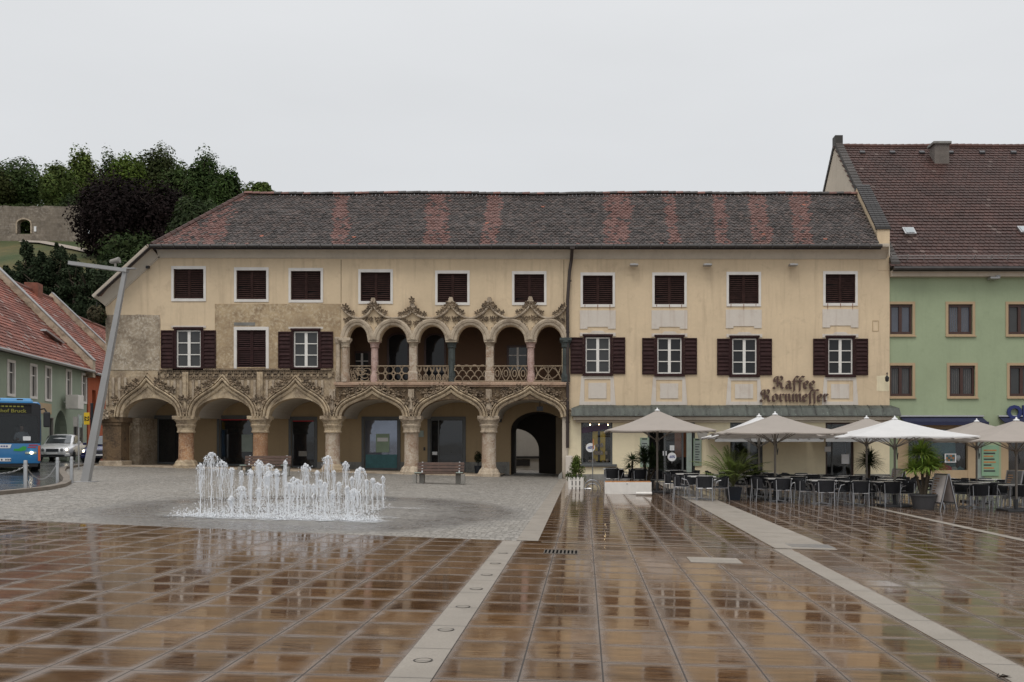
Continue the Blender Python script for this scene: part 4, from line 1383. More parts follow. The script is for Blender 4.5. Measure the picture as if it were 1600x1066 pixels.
mb = tile_roof((XLO, YE, ZE), (1, 0, 0), VD, 37, slope, .19, .155, main_tile, in_main, .035, .010, .055, ND, sag)
roof = mb.build('roof', M['tile'], H, recalc=False)
# boards under the tiles, hip plane on the left, rear plane
xr_ = 13.45
mb = MB()
dn = -.06
mb.quad((XE0, YE + .02, ZE + dn - .02), (xr_, YE + .02, ZE + dn - .02), (xr_, YR, ZR + dn), (XH, YR, ZR + dn), col=(.05, .04, .035))
mb.quad((XE0, YE + .02, ZE + dn - .16), (xr_, YE + .02, ZE + dn - .16), (xr_, YE + .02, ZE + dn - .02), (XE0, YE + .02, ZE + dn - .02), col=(.04, .03, .03))
mb.quad((XE0, YE + .02, ZE + dn - .16), (xr_, YE + .02, ZE + dn - .16), (xr_, .3, ZE + dn + .10), (XE0, .3, ZE + dn + .10), col=(.05, .04, .035))
mb.quad((XE0, YE, ZE), (XH, YR, ZR), (XH, YR + 1, ZR), (XLO, 7.4, ZLO), (XLO, YE, ZLO), col=(.16, .075, .06))
mb.quad((XE0, YE, ZE - .05), (XLO, YE, ZLO - .05), (XLO, YE, ZLO), (XE0, YE, ZE), col=(.05, .035, .03))
mb.quad((XE0, YE, ZE - .05), (XLO, YE, ZLO - .05), (XLO, -.5, ZLO - .05), (XE0, -.5, ZE - .05), col=(.06, .04, .035))
mb.quad((XH, YR, ZR + dn), (xr_, YR, ZR + dn), (xr_, 7.4, ZE - .2), (XH, 7.4, ZE - .2), col=(.06, .05, .045))
mb.build('roof_boards', M['tile'], roof, recalc=False)
# ridge and hip tiles
mb = MB()
x = XH
while x < xr_ - .1:
    w = .36; k = R.uniform(.7, 1.2); rd_ = R.random() < .3 or x < XH + 1.4
    mb.tint = (.20 * k, .09 * k, .07 * k) if rd_ else (.07 * k, .06 * k, .055 * k)
    z = ZR + .02 + sag(x - XLO, slope); dz = R.uniform(-.012, .012)
    for j in range(5):
        a, b = math.pi * j / 5, math.pi * (j + 1) / 5
        mb.quad((x, YR - .14 * math.cos(a), z + .11 * math.sin(a) + dz), (x + w + .04, YR - .15 * math.cos(a), z + .13 * math.sin(a) + dz), (x + w + .04, YR - .15 * math.cos(b), z + .13 * math.sin(b) + dz), (x, YR - .14 * math.cos(b), z + .11 * math.sin(b) + dz))
    x += w
n_ = 16
for seg in ((Vector((XH, YR, ZR)), Vector((XE0, YE, ZE)), 16), (Vector((XE0, YE - .02, ZE)), Vector((XLO, YE - .02, ZLO)), 10)):
    for k in range(seg[2]):
        a = seg[0].lerp(seg[1], k / seg[2]); b = seg[0].lerp(seg[1], (k + 1.12) / seg[2]); q = R.uniform(.7, 1.2)
        mb.tint = (.10 * q, .05 * q, .042 * q) if seg[2] == 16 else (.045 * q, .035 * q, .032 * q)
        mb.tube([a + Vector((0, 0, .02)), b + Vector((0, 0, .02))], [.10, .125] if seg[2] == 16 else [.03, .035], 6)
mb.build('ridge_tiles', M['tile'], roof, recalc=False)
mb = MB()
gp = [(XE0 - .1, YE - .08, ZE - .08), (xr_ + .02, YE - .08, ZE - .08)]
seg = 60
pts = [Vector(gp[0]).lerp(Vector(gp[1]), k / seg) + Vector((0, 0, .012 * noise.noise(Vector((k * .4, 0, 0))))) for k in range(seg + 1)]
mb.tube(pts, .085, 8)
for k in range(seg):
    p = pts[k]; mb.box(p.x - .015, p.x + .015, p.y - .1, p.y + .12, p.z - .095, p.z + .06)
mb.build('gutter', M['gutter'], H, smooth=True)
# snow guard line of small hooks
mb = MB()
for k in range(70):
    x = -14 + k * .39 + R.uniform(-.03, .03); p = Vector((x, YE, ZE)) + VD * .32
    mb.box(x - .012, x + .012, p.y - .03, p.y + .02, p.z + .03, p.z + .12)
mb.build('snow_hooks', M['hook'], roof)
# gable parapet at the right end
y0p, zf = -.012, fz(357, 0)
prof = [(y0p, 9.6), (y0p, zf - .03), (.18, zf - .02), (YR, ZR + .38), (7.0, ZR - 2.8), (7.0, 9.6)]
mb = MB()
a, b = 13.46, 14.03
v0 = [(a, p, q) for p, q in prof] + [(b, p, q) for p, q in prof]; n = len(prof)
mb.faces(v0, [tuple(range(n)), tuple(range(2 * n - 1, n - 1, -1))] + [(k, (k + 1) % n, n + (k + 1) % n, n + k) for k in range(n)])
mb.build('gable_parapet', M['yellow'], H)
mb = MB()
A = Vector((0, .02, zf)); B = Vector((0, YR, ZR + .42)); L = (B - A).length
for k in range(20):
    p = A.lerp(B, k / 20); q = A.lerp(B, (k + 1.15) / 20); g = R.uniform(.7, 1.2); c = (.055 * g, .05 * g, .05 * g)
    for h in range(3):
        x0 = a - .05 + h * .225; x1 = x0 + .215
        mb.faces([(x0, p.y, p.z + .10), (x1, p.y, p.z + .10), (x1, q.y, q.z + .05), (x0, q.y, q.z + .05), (x0, p.y, p.z - .02), (x1, p.y, p.z - .02), (x1, q.y, q.z - .03), (x0, q.y, q.z - .03)],
                 [(0, 1, 2, 3), (0, 4, 5, 1), (1, 5, 6, 2), (3, 7, 4, 0)], c)
mb.box(a - .06, b + .05, y0p - .06, .10, zf - .05, zf + .04, (.05, .045, .045))
mb.build('parapet_tiles', M['tile'], H)

# --- downpipe, spotlights, canopy, shop front ------------------------------------
mb = MB(); xp = fx(891)
mb.tube([(xp + .1, YE - .05, ZE - .1), (xp + .1, YE + .0, fz(392)), (xp + .05, -.16, fz(408)), (xp - .03, -.14, fz(425)), (xp - .12, -.14, fz(470)), (xp - .12, -.14, fz(700))], .075, 8)
mb.box(xp - .0, xp + .22, YE - .15, YE + .1, fz(394), fz(389))
for py in (440, 520, 600, 660): mb.lathe([(.095, -.03), (.095, .03)], xp - .12 + (.08 if py < 450 else 0), -.14, fz(py), 8)
mb.build('downpipe', M['pipe'], H, smooth=True)
mb = MB(); mb.bbox(fx(884), fx(895), -.35, -.04, -1, fz(712), .05); mb.build('pipe_boot', M['white_plaster'], H)
for px in (990, 1104, 1237):
    mb = MB(); x, z = fx(px), fz(416)
    mb.bbox(x - .19, x + .19, -.5, -.12, z - .05, z + .03, .02); mb.bar((x, -.1, z + .02), (x, .0, z + .1), .05); mb.box(x - .05, x + .05, -.3, -.25, z + .03, z + .08)
    mb.build('facade_floodlight', M['lamp_grey'], H)
# sloping copper canopy with standing seams
mb = MB()
x0, x1, zt, zb = fx(905), fx(1391), fz(633.5), fz(650)
pr = [(-.04, zt), (-.42, zt - .14), (-.68, zb + .04), (-.70, zb - .02), (-.04, zb - .02)]
v0 = [(x0 if k < 1 else fx(893) + .0, p, q) for k, (p, q) in enumerate(pr)] + [(x1 if k < 1 else x1 + .28, p, q) for k, (p, q) in enumerate(pr)]
mb.faces(v0, [(0, 1, 2, 3, 4), (9, 8, 7, 6, 5)] + [(k, (k + 1) % 5, 5 + (k + 1) % 5, 5 + k) for k in range(5)])
k = fx(912)
while k < x1 - .1:
    mb.bar((k, -.05, zt - .0), (k, -.42, zt - .13), .03, .05); mb.bar((k, -.42, zt - .13), (k, -.685, zb + .04), .03, .05)
    k += .62
mb.build('copper_canopy', M['copper'], H)
mb = MB(); mb.bbox(fx(896), fx(1391), -.5, -.05, fz(657), fz(651.2), .03); mb.bbox(fx(900), fx(1391), -.22, -.04, fz(660.5), fz(657.2), .02); mb.build('canopy_frieze', M['cream'], H)


def shop_frame(a, b, c, d, y=.1, t=.09):
    x0, x1, z0, z1 = fx(a), fx(b), fz(d), fz(c)
    mb = MB(); mb.prism(rect(x0, x1, z0, z1), [rect(x0 + t, x1 - t, z0 + t, z1 - t)], y, y + .12)
    return mb, x0, x1, z0, z1


mb, x0, x1, z0, z1 = shop_frame(908, 957, 657, 726)
mb.bbox(x0 - .15, x1 + .2, -.12, .09, z0 - .1, z0 + .02, .02)
w_ = mb.build('display_window', M['frame_grey'], H)
mb = MB(); mb.box(x0 + .09, x1 - .09, .5, .55, z0 + .09, z1 - .09); mb.build('display_back', M['dark'], w_)
mb = MB(); mb.box(x0 + .09, x1 - .09, .12, .128, z0 + .09, z1 - .09); mb.build('pane', M['clear'], w_)
mb = MB()
for k in range(2): mb.box(fx(926 + 12 * k), fx(934 + 12 * k), .30, .34, z0 + .15, fz(674))
mb.build('display_boards', M['yellow_sign'], w_)
mb = MB()
for k in range(22):
    x = R.uniform(x0 + .2, x1 - .2); z = z0 + .1 + R.choice((0, 0, .35, .7)); h = R.uniform(.08, .22)
    mb.lathe([(.05, 0), (.07, h * .5), (.04, h)], x, R.uniform(.18, .28), z, 8)
mb.build('display_goods', M['marble_pale'], w_)
mb = MB(); mb.xf(Matrix()); mb.bbox(fx(919), fx(950), -.02 + .12, .119, fz(675), fz(666), .01)
t_ = MB(); t_.bbox(-.62, .62, -.02, .0, -.13, .13, .01); t_.xf(Matrix.Translation((fx(929), .09, fz(669.5))) @ Matrix.Rotation(-.17, 4, 'Y')); t_.build('window_banner', plain('banner_plum', (.06, .03, .06), .5), w_)
for k in range(3):
    mb = MB(); mb.ico((fx(922 + 14 * k), .3, fz(663.5)), .03); mb.build('display_lamp', M['warm_glow'], w_)
# cafe door with glazed open leaf
mb, x0, x1, z0, z1 = shop_frame(1012, 1086, 660, 752)
mb.box(x0 + .75, x0 + .83, .1, .22, z0, z1); mb.box(x1 - .6, x1 - .52, .1, .22, z0, z1)
w_ = mb.build('cafe_door', M['frame_grey'], H)
mb = MB(); mb.box(x0 + .09, x1 - .09, 1.2, 1.25, z0, z1 - .09); mb.build('dark_interior', M['dark'], w_)
mb = MB(); mb.box(fx(1056), fx(1074), .5, .55, z0 + 1.1, z1 - .2); mb.build('interior_panel', plain('interior_warm', (.34, .12, .045), .6, .2), w_)
mb = MB(); mb.box(x0 + .83, x1 - .6, .14, .15, z0, z1 - .09); mb.build('pane', M['clear'], w_)
mb = MB(); mb.box(fx(1047), fx(1054), .12, .135, fz(704), fz(696)); mb.box(fx(1036), fx(1042), .12, .135, fz(712), fz(705)); mb.build('notice', M['sign_white'], w_)
# glazed menu case leaf standing open
mb = MB(); mb.prism(rect(fx(1072), fx(1080), fz(745), fz(668)), (), -.25, -.02); mb.build('open_door_leaf', M['panel_grey'], w_)
mb, x0, x1, z0, z1 = shop_frame(1141, 1192, 660, 736)
w_ = mb.build('cafe_window', M['frame_grey'], H)
mb = MB(); mb.box(x0 + .09, x1 - .09, .4, .45, z0 + .09, z1 - .09); mb.build('dark_interior', M['dark'], w_)
mb = MB(); mb.box(x0 + .09, x1 - .09, .14, .15, z0 + .09, z1 - .09); mb.build('pane', M['clear'], w_)
mb = MB(); mb.box(fx(1170), fx(1174), .3, .32, fz(712), fz(690)); mb.box(fx(1168), fx(1176), .3, .32, fz(720), fz(712)); mb.build('curtain', M['white'], w_)
mb, x0, x1, z0, z1 = shop_frame(1290, 1334, 660, 760)
w_ = mb.build('cafe_door', M['frame_brown'], H)
mb = MB(); mb.box(x0 + .09, x1 - .09, .9, .95, z0, z1 - .09); mb.build('dark_interior', M['dark'], w_)
mb = MB(); mb.box(x0 + .09, x1 - .09, .14, .15, z0, z1 - .09); mb.build('pane', M['clear'], w_)
mb = MB(); mb.box(fx(1316), fx(1328), .11, .13, fz(725), fz(710)); mb.box(fx(1288), fx(1298), -.05, -.03, fz(706), fz(698)); mb.build('notice', M['sign_white'], w_)
mb = MB(); mb.box(fx(1300), fx(1302), .1, .2, z0, z1); mb.build('sash', M['frame_grey'], w_)
# menu boards on the wall
for a, b, c, d in ((1083, 1096, 685, 728), (1000, 1014, 684, 730)):
    mb = MB(); mb.bbox(fx(a), fx(b), -.06, -.002, fz(d), fz(c), .01); w_ = mb.build('menu_board', M['panel_green'], H)
    mb = MB(); mb.box(fx(a + 1), fx(b - 1), -.066, -.061, fz(d - 3), fz(c + 4)); mb.build('menu_sheet', M['panel_grey'], w_)
    mb = MB(); mb.box(fx(a + 3), fx(b - 3), -.072, -.067, fz(c + 3), fz(c + 1)); mb.build('menu_heading', M['text_dark'], w_)
    mb = MB()
    for k in range(8): mb.box(fx(a + 3), fx(b - 3 - (k % 3)), -.071, -.067, fz(c + 10 + 4 * k), fz(c + 8.6 + 4 * k))
    mb.build('menu_lines', M['text_dark'], w_)
# retractable awnings over the terrace
for a, b in ((1117, 1287), (1290, 1432)):
    mb = MB(); ys = -3.2; s = FPX / (YF + ys)
    xa_, xb_ = (a - CX) / s, (b - CX) / s; za, zb_ = (HY - 684) / s + EYE, (HY - 692) / s + EYE
    if b > 1390: xb_ = (1389 - CX) / s
    mb.faces([(xa_, -.1, fz(681)), (xb_, -.1, fz(681)), (xb_, ys, za), (xa_, ys, za), (xa_, -.1, fz(681) - .02), (xb_, -.1, fz(681) - .02), (xb_, ys, za - .02), (xa_, ys, za - .02)], [(0, 1, 2, 3), (7, 6, 5, 4), (0, 3, 7, 4), (1, 5, 6, 2)])
    mb.box(xa_, xb_, ys - .06, ys, zb_ + .04, za + .03)
    o = mb.build('cafe_awning', M['awning_grey'], H)
    g = MB()
    for x in (xa_ + .4, xb_ - .4):
        g.tube([(x, -.02, fz(683)), (x + (.5 if x < xb_ - 1 else -.5), ys * .5, za - .06), (x, ys + .03, za - .03)], .025, 6)
    g.build('awning_arm', M['lamp_grey'], o)
# wall lantern at the right corner, small hatch
mb = MB(); mb.prism(jag(rect(fx(1370), XR - .02, fz(611), fz(587)), .015, 6), (), -.006, -.001); mb.build('pale_wall_patch', M['pale'], H)  # paler jagged patch of wall behind the lantern
mb = MB(); x, z = fx(1385), fz(588)
mb.tube([(x, -.02, z + .1), (x, -.12, z + .16), (x - .03, -.25, z + .12), (x - .06, -.28, z - .02)], .018, 6)
mb.lathe([(.02, .1), (.10, .0), (.08, -.16), (.03, -.2)], x - .06, -.28, z - .08, 10)
mb.build('wall_lantern', M['black'], H)
mb = MB(); mb.prism(rect(fx(1363), fx(1373), fz(518), fz(501)), [rect(fx(1364), fx(1372), fz(517), fz(502))], -.012, -.001); mb.build('wall_hatch', M['ochre_trim'], H)
mb = MB(); mb.tube([(fx(233), -.05, fz(418)), (fx(233), -.22, fz(419))], .07, 8); mb.build('corner_camera', M['black'], H)

# --- Fraktur shop sign, written with a broad nib -----------------------------------
GL = {
    'K': ([[(.50, 1.56), (.18, 1.5), (.03, 1.2), (.16, .92), (.36, .98)], [(.46, 1.5), (.44, .25), (.2, .0), (-.04, .14), (.06, .3)], [(.46, 1.36), (.74, 1.6), (.98, 1.42), (.92, 1.08), (.56, .86)], [(.6, .86), (.86, .6), (.88, .16), (1.08, .02), (1.2, .14)]], 1.26),
    'a': ([[(.56, .62), (.2, .5), (.12, .2), (.32, .0), (.56, .2)], [(.12, .88), (.36, 1.0), (.56, .82), (.56, .14), (.72, .0)]], .76),
    'f': ([[(.08, -.5), (.26, -.3), (.26, 1.25), (.46, 1.6), (.76, 1.48)], [(.04, .97), (.58, .97)]], .60),
    'e': ([[(.6, .14), (.4, .0), (.14, .2), (.14, .8), (.38, 1.0), (.6, .78), (.44, .52), (.2, .5)]], .68),
    'o': ([[(.4, 1.0), (.13, .8), (.13, .2), (.38, .0), (.64, .2), (.64, .8), (.36, 1.02)]], .78),
    'r': ([[(.02, .86), (.2, 1.0), (.22, .14), (.38, .0)], [(.22, .8), (.44, 1.0), (.6, .84)]], .62),
    'n': ([[(.02, .86), (.2, 1.0), (.22, .14), (.36, .0)], [(.22, .8), (.5, 1.0), (.62, .84), (.62, .14), (.78, .0)]], .82),
    'm': ([[(.02, .86), (.2, 1.0), (.22, .14), (.36, .0)], [(.22, .8), (.5, 1.0), (.62, .84), (.62, .14), (.74, .0)], [(.62, .8), (.9, 1.0), (1.02, .84), (1.02, .14), (1.18, .0)]], 1.22),
    'S': ([[(.06, -.5), (.26, -.3), (.26, 1.25), (.46, 1.6), (.74, 1.48)], [(.06, .97), (.26, .97)]], .50),
}


def fraktur(word, x0, x1, zb, xh):
    adv = sum(GL[c][1] for c in word); k = (x1 - x0) / adv
    mb = MB(); x = x0; ang = math.radians(42); w = .26
    nv = (math.cos(ang) * w / 2, math.sin(ang) * w / 2)
    for c in word:
        for st in GL[c][0]:
            P = [(x + p * k, zb + q * xh) for p, q in st]
            for p, q in zip(P, P[1:]):
                mb.prism([(p[0] - nv[0] * k, p[1] - nv[1] * xh), (p[0] + nv[0] * k, p[1] + nv[1] * xh), (q[0] + nv[0] * k, q[1] + nv[1] * xh), (q[0] - nv[0] * k, q[1] - nv[1] * xh)], (), -.115 - R.uniform(0, .004), -.05)
        x += GL[c][1] * k
    mb.build('sign_lettering', M['sign_text'], H)


fraktur('Kaffee', fx(1208), fx(1273), fz(607.5), fz(595.5) - fz(607.5))
fraktur('KornmeSSer', fx(1188), fx(1293), fz(627.5), fz(616) - fz(627.5))
# hanging tea-pot sign beside the cafe door
mb = MB(); ys = -1.6; s = FPX / (YF + ys); X = lambda p: (p - CX) / s; Z = lambda p: (HY - p) / s + EYE
mb.prism([(X(1089), Z(676)), (X(1106), Z(676)), (X(1104), Z(685)), (X(1101), Z(687)), (X(1093), Z(687)), (X(1091), Z(684))], (), ys, ys + .03)
mb.tube([(X(1091), ys, Z(676)), (X(1091), ys, Z(670)), (X(1091), -.02, Z(669))], .015, 6); mb.tube([(X(1102), ys, Z(676)), (X(1102), ys, Z(670)), (X(1102), -.02, Z(669))], .015, 6)
mb.tube([(X(1106), ys + .015, Z(678)), (X(1110), ys + .015, Z(678)), (X(1110), ys + .015, Z(684)), (X(1105), ys + .015, Z(685))], .02, 6)
mb.build('hanging_cup_sign', M['concrete'], H)

M['pane_blue'] = glass_dark('window_glass_blue', (.05, .055, .075), .05, .9)
M['chimney'] = plain('chimney_render', (.14, .12, .105), .9, .2, 3, .2)
M['brick_red'] = plain('chimney_brick', (.19, .07, .045), .85, .25, 4, .2)
M['curtain'] = plain('net_curtain', (.16, .15, .145), .9, .1)
# ================================================================== GREEN HOUSE ON THE RIGHT
G = thing('green_house', 'tall green house with steep dark red roof beside the cream house', 'house', (0, YF + .12, 0))
g0, g1 = 14.06, 27.0
GW = [(1391 + 14, 475, 522, 22), (1502, 475, 522, 19), (1596, 475, 522, 19), (1391 + 15, 571, 619, 21), (1505, 571, 619, 20), (1599, 571, 619, 20), (1696, 475, 522, 19), (1700, 571, 619, 20)]
holes = []
for cx, y0, y1, hw in GW:
    a = max(fx(cx - hw), g0 + .02)
    holes.append(rect(a, fx(cx + hw), fz(y1), fz(y0)))
SH = [(1404, 1540, 664, 752), (1566, 1720, 664, 752)]
for a, b, c, d in SH: holes.append(px_rect(a, b, d, c)[::-1] if False else px_rect(a, b, c, d))
mb = MB(); mb.prism(rect(g0, g1, -2, fz(424)), holes, 0, .4); mb.build('wall', M['green'], G)
mb = MB(); mb.box(g0, g1, -.3, .1, fz(433), fz(424.1)); mb.box(g0, g1, -.42, -.301, fz(427), fz(424.1)); mb.build('cornice', M['cream'], G)
for cx, y0, y1, hw in GW:
    x0, x1, z0, z1 = max(fx(cx - hw), g0 + .02), fx(cx + hw), fz(y1), fz(y0)
    t = .12
    mb = MB(); ox0 = max(x0 - t, g0)
    o_ = [(ox0, z0 - t), (ox0, z1 + t), (x1 + t, z1 + t), (x1 + t, z0 - t)]
    mb.prism(o_, [rect(x0 + .001, x1, z0, z1)], -.03, -.001)
    mb.box(ox0, x1 + t + .04, -.08, -.031, z0 - t, z0 - t + .05)
    w_ = mb.build('window', M['ochre_trim'], G)
    mb = MB(); xm_ = (x0 + x1) / 2 if x0 > g0 + .03 else fx(1409)
    mb.prism(rect(x0, x1, z0, z1), [rect(x0 + .1, xm_ - .07, z0 + .12, z1 - .12), rect(xm_ + .07, x1 - .1, z0 + .12, z1 - .12)], .08, .14); mb.build('sash', M['frame_brown'], w_)
    mb = MB(); mb.box(x0, x1, .15, .155, z0, z1); mb.build('pane', M['pane_blue'] if y0 < 500 and cx < 1590 else M['pane_curtain'], w_)
    if cx in (1505, 1502, 1406):
        mb = MB()
        k = x0 + .12
        while k < x1 - .12:
            mb.tube([(k, .149 - .003 * (int(k * 20) % 2), z0 + .13), (k, .147, z1 - .14)], .012, 4); k += .09
        mb.build('curtain', M['curtain'], w_)
# roof
YgE, ZgE = -.55, 9.70; YgR, ZgR = 9.6, 18.30
sl2 = math.hypot(YgR - YgE, ZgR - ZgE); V2 = Vector((0, (YgR - YgE) / sl2, (ZgR - ZgE) / sl2)); N2 = Vector((0, -V2.z, V2.y))


def green_tile(u, v):
    k = R.uniform(.8, 1.2)
    if R.random() < .012: return (.125 * k, .08 * k, .068 * k)
    f = .85 + .3 * noise.noise(Vector((u * .6, v * .6, 2)))
    return tuple(a * k * f for a in (.076, .032, .025))


mb = tile_roof((g0 + .1, YgE, ZgE), (1, 0, 0), V2, 13, sl2, .245, .31, green_tile, lambda u, v: v < sl2, .045, .006, .03, N2, lambda u, v: .03 * noise.noise(Vector((u * .2, v * .2, 1))))
roof2 = mb.build('roof', M['tile'], G, recalc=False)
mb = MB()
mb.quad((g0, YgE, ZgE - .05), (g1, YgE, ZgE - .05), (g1, YgR, ZgR - .05), (g0, YgR, ZgR - .05), col=(.05, .03, .025))
mb.quad((g0, YgR, ZgR - .05), (g1, YgR, ZgR - .05), (g1, YgR + 10, ZgR - 8.6), (g0, YgR + 10, ZgR - 8.6), col=(.08, .04, .03))
mb.quad((g0, YgE, ZgE - .05), (g1, YgE, ZgE - .05), (g1, YgE, ZgE - .2), (g0, YgE, ZgE - .2), col=(.04, .03, .03))
mb.quad((g0, YgE, ZgE - .2), (g1, YgE, ZgE - .2), (g1, .3, ZgE - .2), (g0, .3, ZgE - .2), col=(.05, .04, .03))
mb.build('roof_boards', M['tile'], roof2, recalc=False)
mb = MB(); mb.tube([(g0, YgE - .08, ZgE - .1), (g1, YgE - .08, ZgE - .1)], .09, 8); mb.build('gutter', M['gutter'], G)
mb = MB(); mb.tint = (.12, .055, .042); k = g0
while k < g1:
    q = R.uniform(.8, 1.2); mb.tint = (.12 * q, .055 * q, .042 * q); mb.tube([(k, YgR, ZgR + .02 + .015 * math.sin(k)), (k + .42, YgR, ZgR + .03 + .015 * math.sin(k + .4))], [.12, .14], 8); k += .38
mb.build('ridge_tiles', M['tile'], roof2, recalc=False)
# gable wall with tiled edge
prof = [(.0, 8.0), (YgE + .2, ZgE + .25), (YgR, ZgR + .30), (YgR + 10, ZgR - 8.3), (YgR + 10, -2), (.0, -2)]
prof = [(.41, -2), (.41, ZgE + .3), (YgR, ZgR + .10), (YgR + 10, ZgR - 8.5), (YgR + 10, -2)]
a, b = g0 - .0, g0 + .3; n = len(prof)
mb = MB(); mb.faces([(a, p, q) for p, q in prof] + [(b, p, q) for p, q in prof], [tuple(range(n)), tuple(range(2 * n - 1, n - 1, -1))] + [(k, (k + 1) % n, n + (k + 1) % n, n + k) for k in range(n)])
mb.build('gable_wall', M['cream'], G)
mb = MB()
A, B, Cc = Vector((0, YgE + .1, ZgE + .18)), Vector((0, YgR, ZgR + .34)), Vector((0, YgR + 10, ZgR - 8.26))
for P, Q, n_ in ((A, B, 40), (B, Cc, 40)):
    for k in range(n_):
        p, q = P.lerp(Q, k / n_), P.lerp(Q, (k + 1.1) / n_); g = R.uniform(.75, 1.2)
        mb.faces([(a - .06, p.y, p.z + .06), (b + .04, p.y, p.z + .06), (b + .04, q.y, q.z + .02), (a - .06, q.y, q.z + .02), (a - .06, p.y, p.z - .25), (b + .04, p.y, p.z - .25), (b + .04, q.y, q.z - .28), (a - .06, q.y, q.z - .28)], [(0, 1, 2, 3), (0, 4, 5, 1), (0, 3, 7, 4), (1, 5, 6, 2)], (.06 * g, .05 * g, .045 * g))
mb.tint = (.05, .045, .04); mb.box(a - .07, b + .06, YgR - .3, YgR + .3, ZgR - .1, ZgR + .55)
mb.build('gable_tiles', M['tile'], G, recalc=False)
# chimney, skylights, vents, snow guard


def on_roof(px, py, lift=0.0):
    t = .5
    lo_, hi = 0.0, 1.0
    for _ in range(40):
        t = (lo_ + hi) / 2
        y, z = YgE + (YgR - YgE) * t, ZgE + (ZgR - ZgE) * t
        pyy = HY - (z - EYE) * FPX / (YF + .12 + y)
        if pyy > py: lo_ = t
        else: hi = t
    s = FPX / (YF + .12 + y)
    return Vector(((px - CX) / s, y, z)) + N2 * lift


p = on_roof(1473, 258); q = on_roof(1473, 232)
mb = MB(); w = 11 / (FPX / (YF + q.y)); y0 = p.y + .1; zc_ = EYE + (HY - 221) * (YF + .12 + y0) / FPX
mb.box(p.x - w, p.x + w, y0, y0 + .8, p.z - .4, zc_ - .1)
ch = mb.build('chimney', M['chimney'], roof2)
mb = MB(); mb.bbox(p.x - w - .1, p.x + w + .1, y0 - .1, y0 + .9, zc_ - .14, zc_, .03); mb.build('chimney_cap', M['plinth'], ch)


def slope_box(px, py, w, l, h, mats, name, sub=None):
    c = on_roof(px, py)
    mb = MB(); mb.box(-w / 2, w / 2, -l / 2, l / 2, .0, h)
    Mx = Matrix((Vector((1, 0, 0)), V2, N2)).transposed().to_4x4(); Mx.translation = c
    mb.xf(Mx); o = mb.build(name, mats, roof2)
    if sub:
        m2 = MB(); m2.box(-w / 2 + .08, w / 2 - .08, -l / 2 + .08, l / 2 - .08, h + .001, h + .02); m2.xf(Mx); m2.build('pane', sub, o)
    return o


slope_box(1420, 364, .55, .62, .14, M['steel'], 'skylight', M['pane_sky'])
slope_box(1600, 362, .55, .62, .14, M['steel'], 'skylight', M['pane_sky'])
for px in (1347, 1394, 1440, 1485, 1534, 1583):
    slope_box(px, 240, .28, .22, .12, M['pot_grey'], 'roof_vent')
mb = MB()
for k in range(9):
    p = on_roof(1391 + k * 26, 408, .04); mb.bar(p, p + N2 * .28, .03)
for h in (.1, .22):
    mb.tube([on_roof(1390, 408, .04) + N2 * h, on_roof(1620, 408, .04) + N2 * h], .012, 5)
mb.build('snow_guard', M['lamp_grey'], roof2)
mb = MB(); x, z = fx(1550), fz(436); mb.bbox(x - .22, x + .22, -.5, -.1, z - .05, z + .04, .02); mb.bbox(x + .1, x + .3, -.35, -.1, z + .05, z + .14, .02); mb.build('facade_floodlight', M['lamp_grey'], G)
# navy awnings, shop fronts, lettering
for a, b in ((1408, 1536), (1562, 1720)):
    x0, x1 = fx(a), fx(b)
    mb = MB(); mb.faces([(x0, -.02, fz(652)), (x1, -.02, fz(652)), (x1, -.75, fz(661)), (x0, -.75, fz(661)), (x0, -.02, fz(653)), (x1, -.02, fz(653)), (x1, -.73, fz(662)), (x0, -.73, fz(662))], [(0, 1, 2, 3), (7, 6, 5, 4), (0, 3, 7, 4), (1, 5, 6, 2)])
    mb.box(x0, x1, -.78, -.751, fz(665), fz(659.5)); aw = mb.build('shop_awning', M['navy'], G)
    mb = MB(); mb.bbox(x0 - .05, x1 + .05, -.14, -.021, fz(652), fz(649), .02); mb.build('awning_case', M['alu'], aw)
mb, = (MB(),)
for a, b in ((1399, 1412), (1413, 1425)):
    pass
sf = MB(); x0, x1, z0, z1 = fx(1404), fx(1540), fz(752), fz(664)
sf.box(x0, x0 + .5, .02, .3, z0, z1); sf.box(x1 - .75, x1 - .35, .02, .3, z0, z1); sf.box(x0 + .5, x1 - .75, .05, .3, z0, z0 + .5); sf.box(x0 + .5, x1 - .75, .05, .3, z1 - .2, z1)
w_ = sf.build('shop_front', M['ochre_trim'], G)
mb = MB(); mb.box(x0, x1, 1.1, 1.15, z0, z1); mb.build('dark_interior', M['dark'], w_)
mb = MB(); mb.box(x0 + .5, x1 - .75, .2, .21, z0 + .5, z1 - .2); mb.build('pane', M['clear'], w_)
mb = MB(); mb.box(fx(1462), fx(1500), .42, .46, fz(730), fz(680)); mb.build('window_backing', M['teal'], w_)
mb = MB(); mb.box(x1 - .35, x1, .02, .25, z0, z1); mb.build('door_post', M['panel_grey'], w_)
pf = MB(); pf.prism(px_rect(1479, 1497, 709, 723), [px_rect(1481, 1495, 710.5, 721.5)], .10, .13); o = pf.build('poster_frame', M['sign_white'], w_)
pf = MB()
for i in range(4):
    for j in range(3):
        pf.cur = (i + j) % 3; pf.box(fx(1481.2 + 3.4 * i), fx(1484 + 3.4 * i), .12, .128, fz(721 - 3.6 * j), fz(718.2 - 3.6 * j))
pf.build('poster_print', [M['concrete'], M['orange_wood'], M['teal']], o)
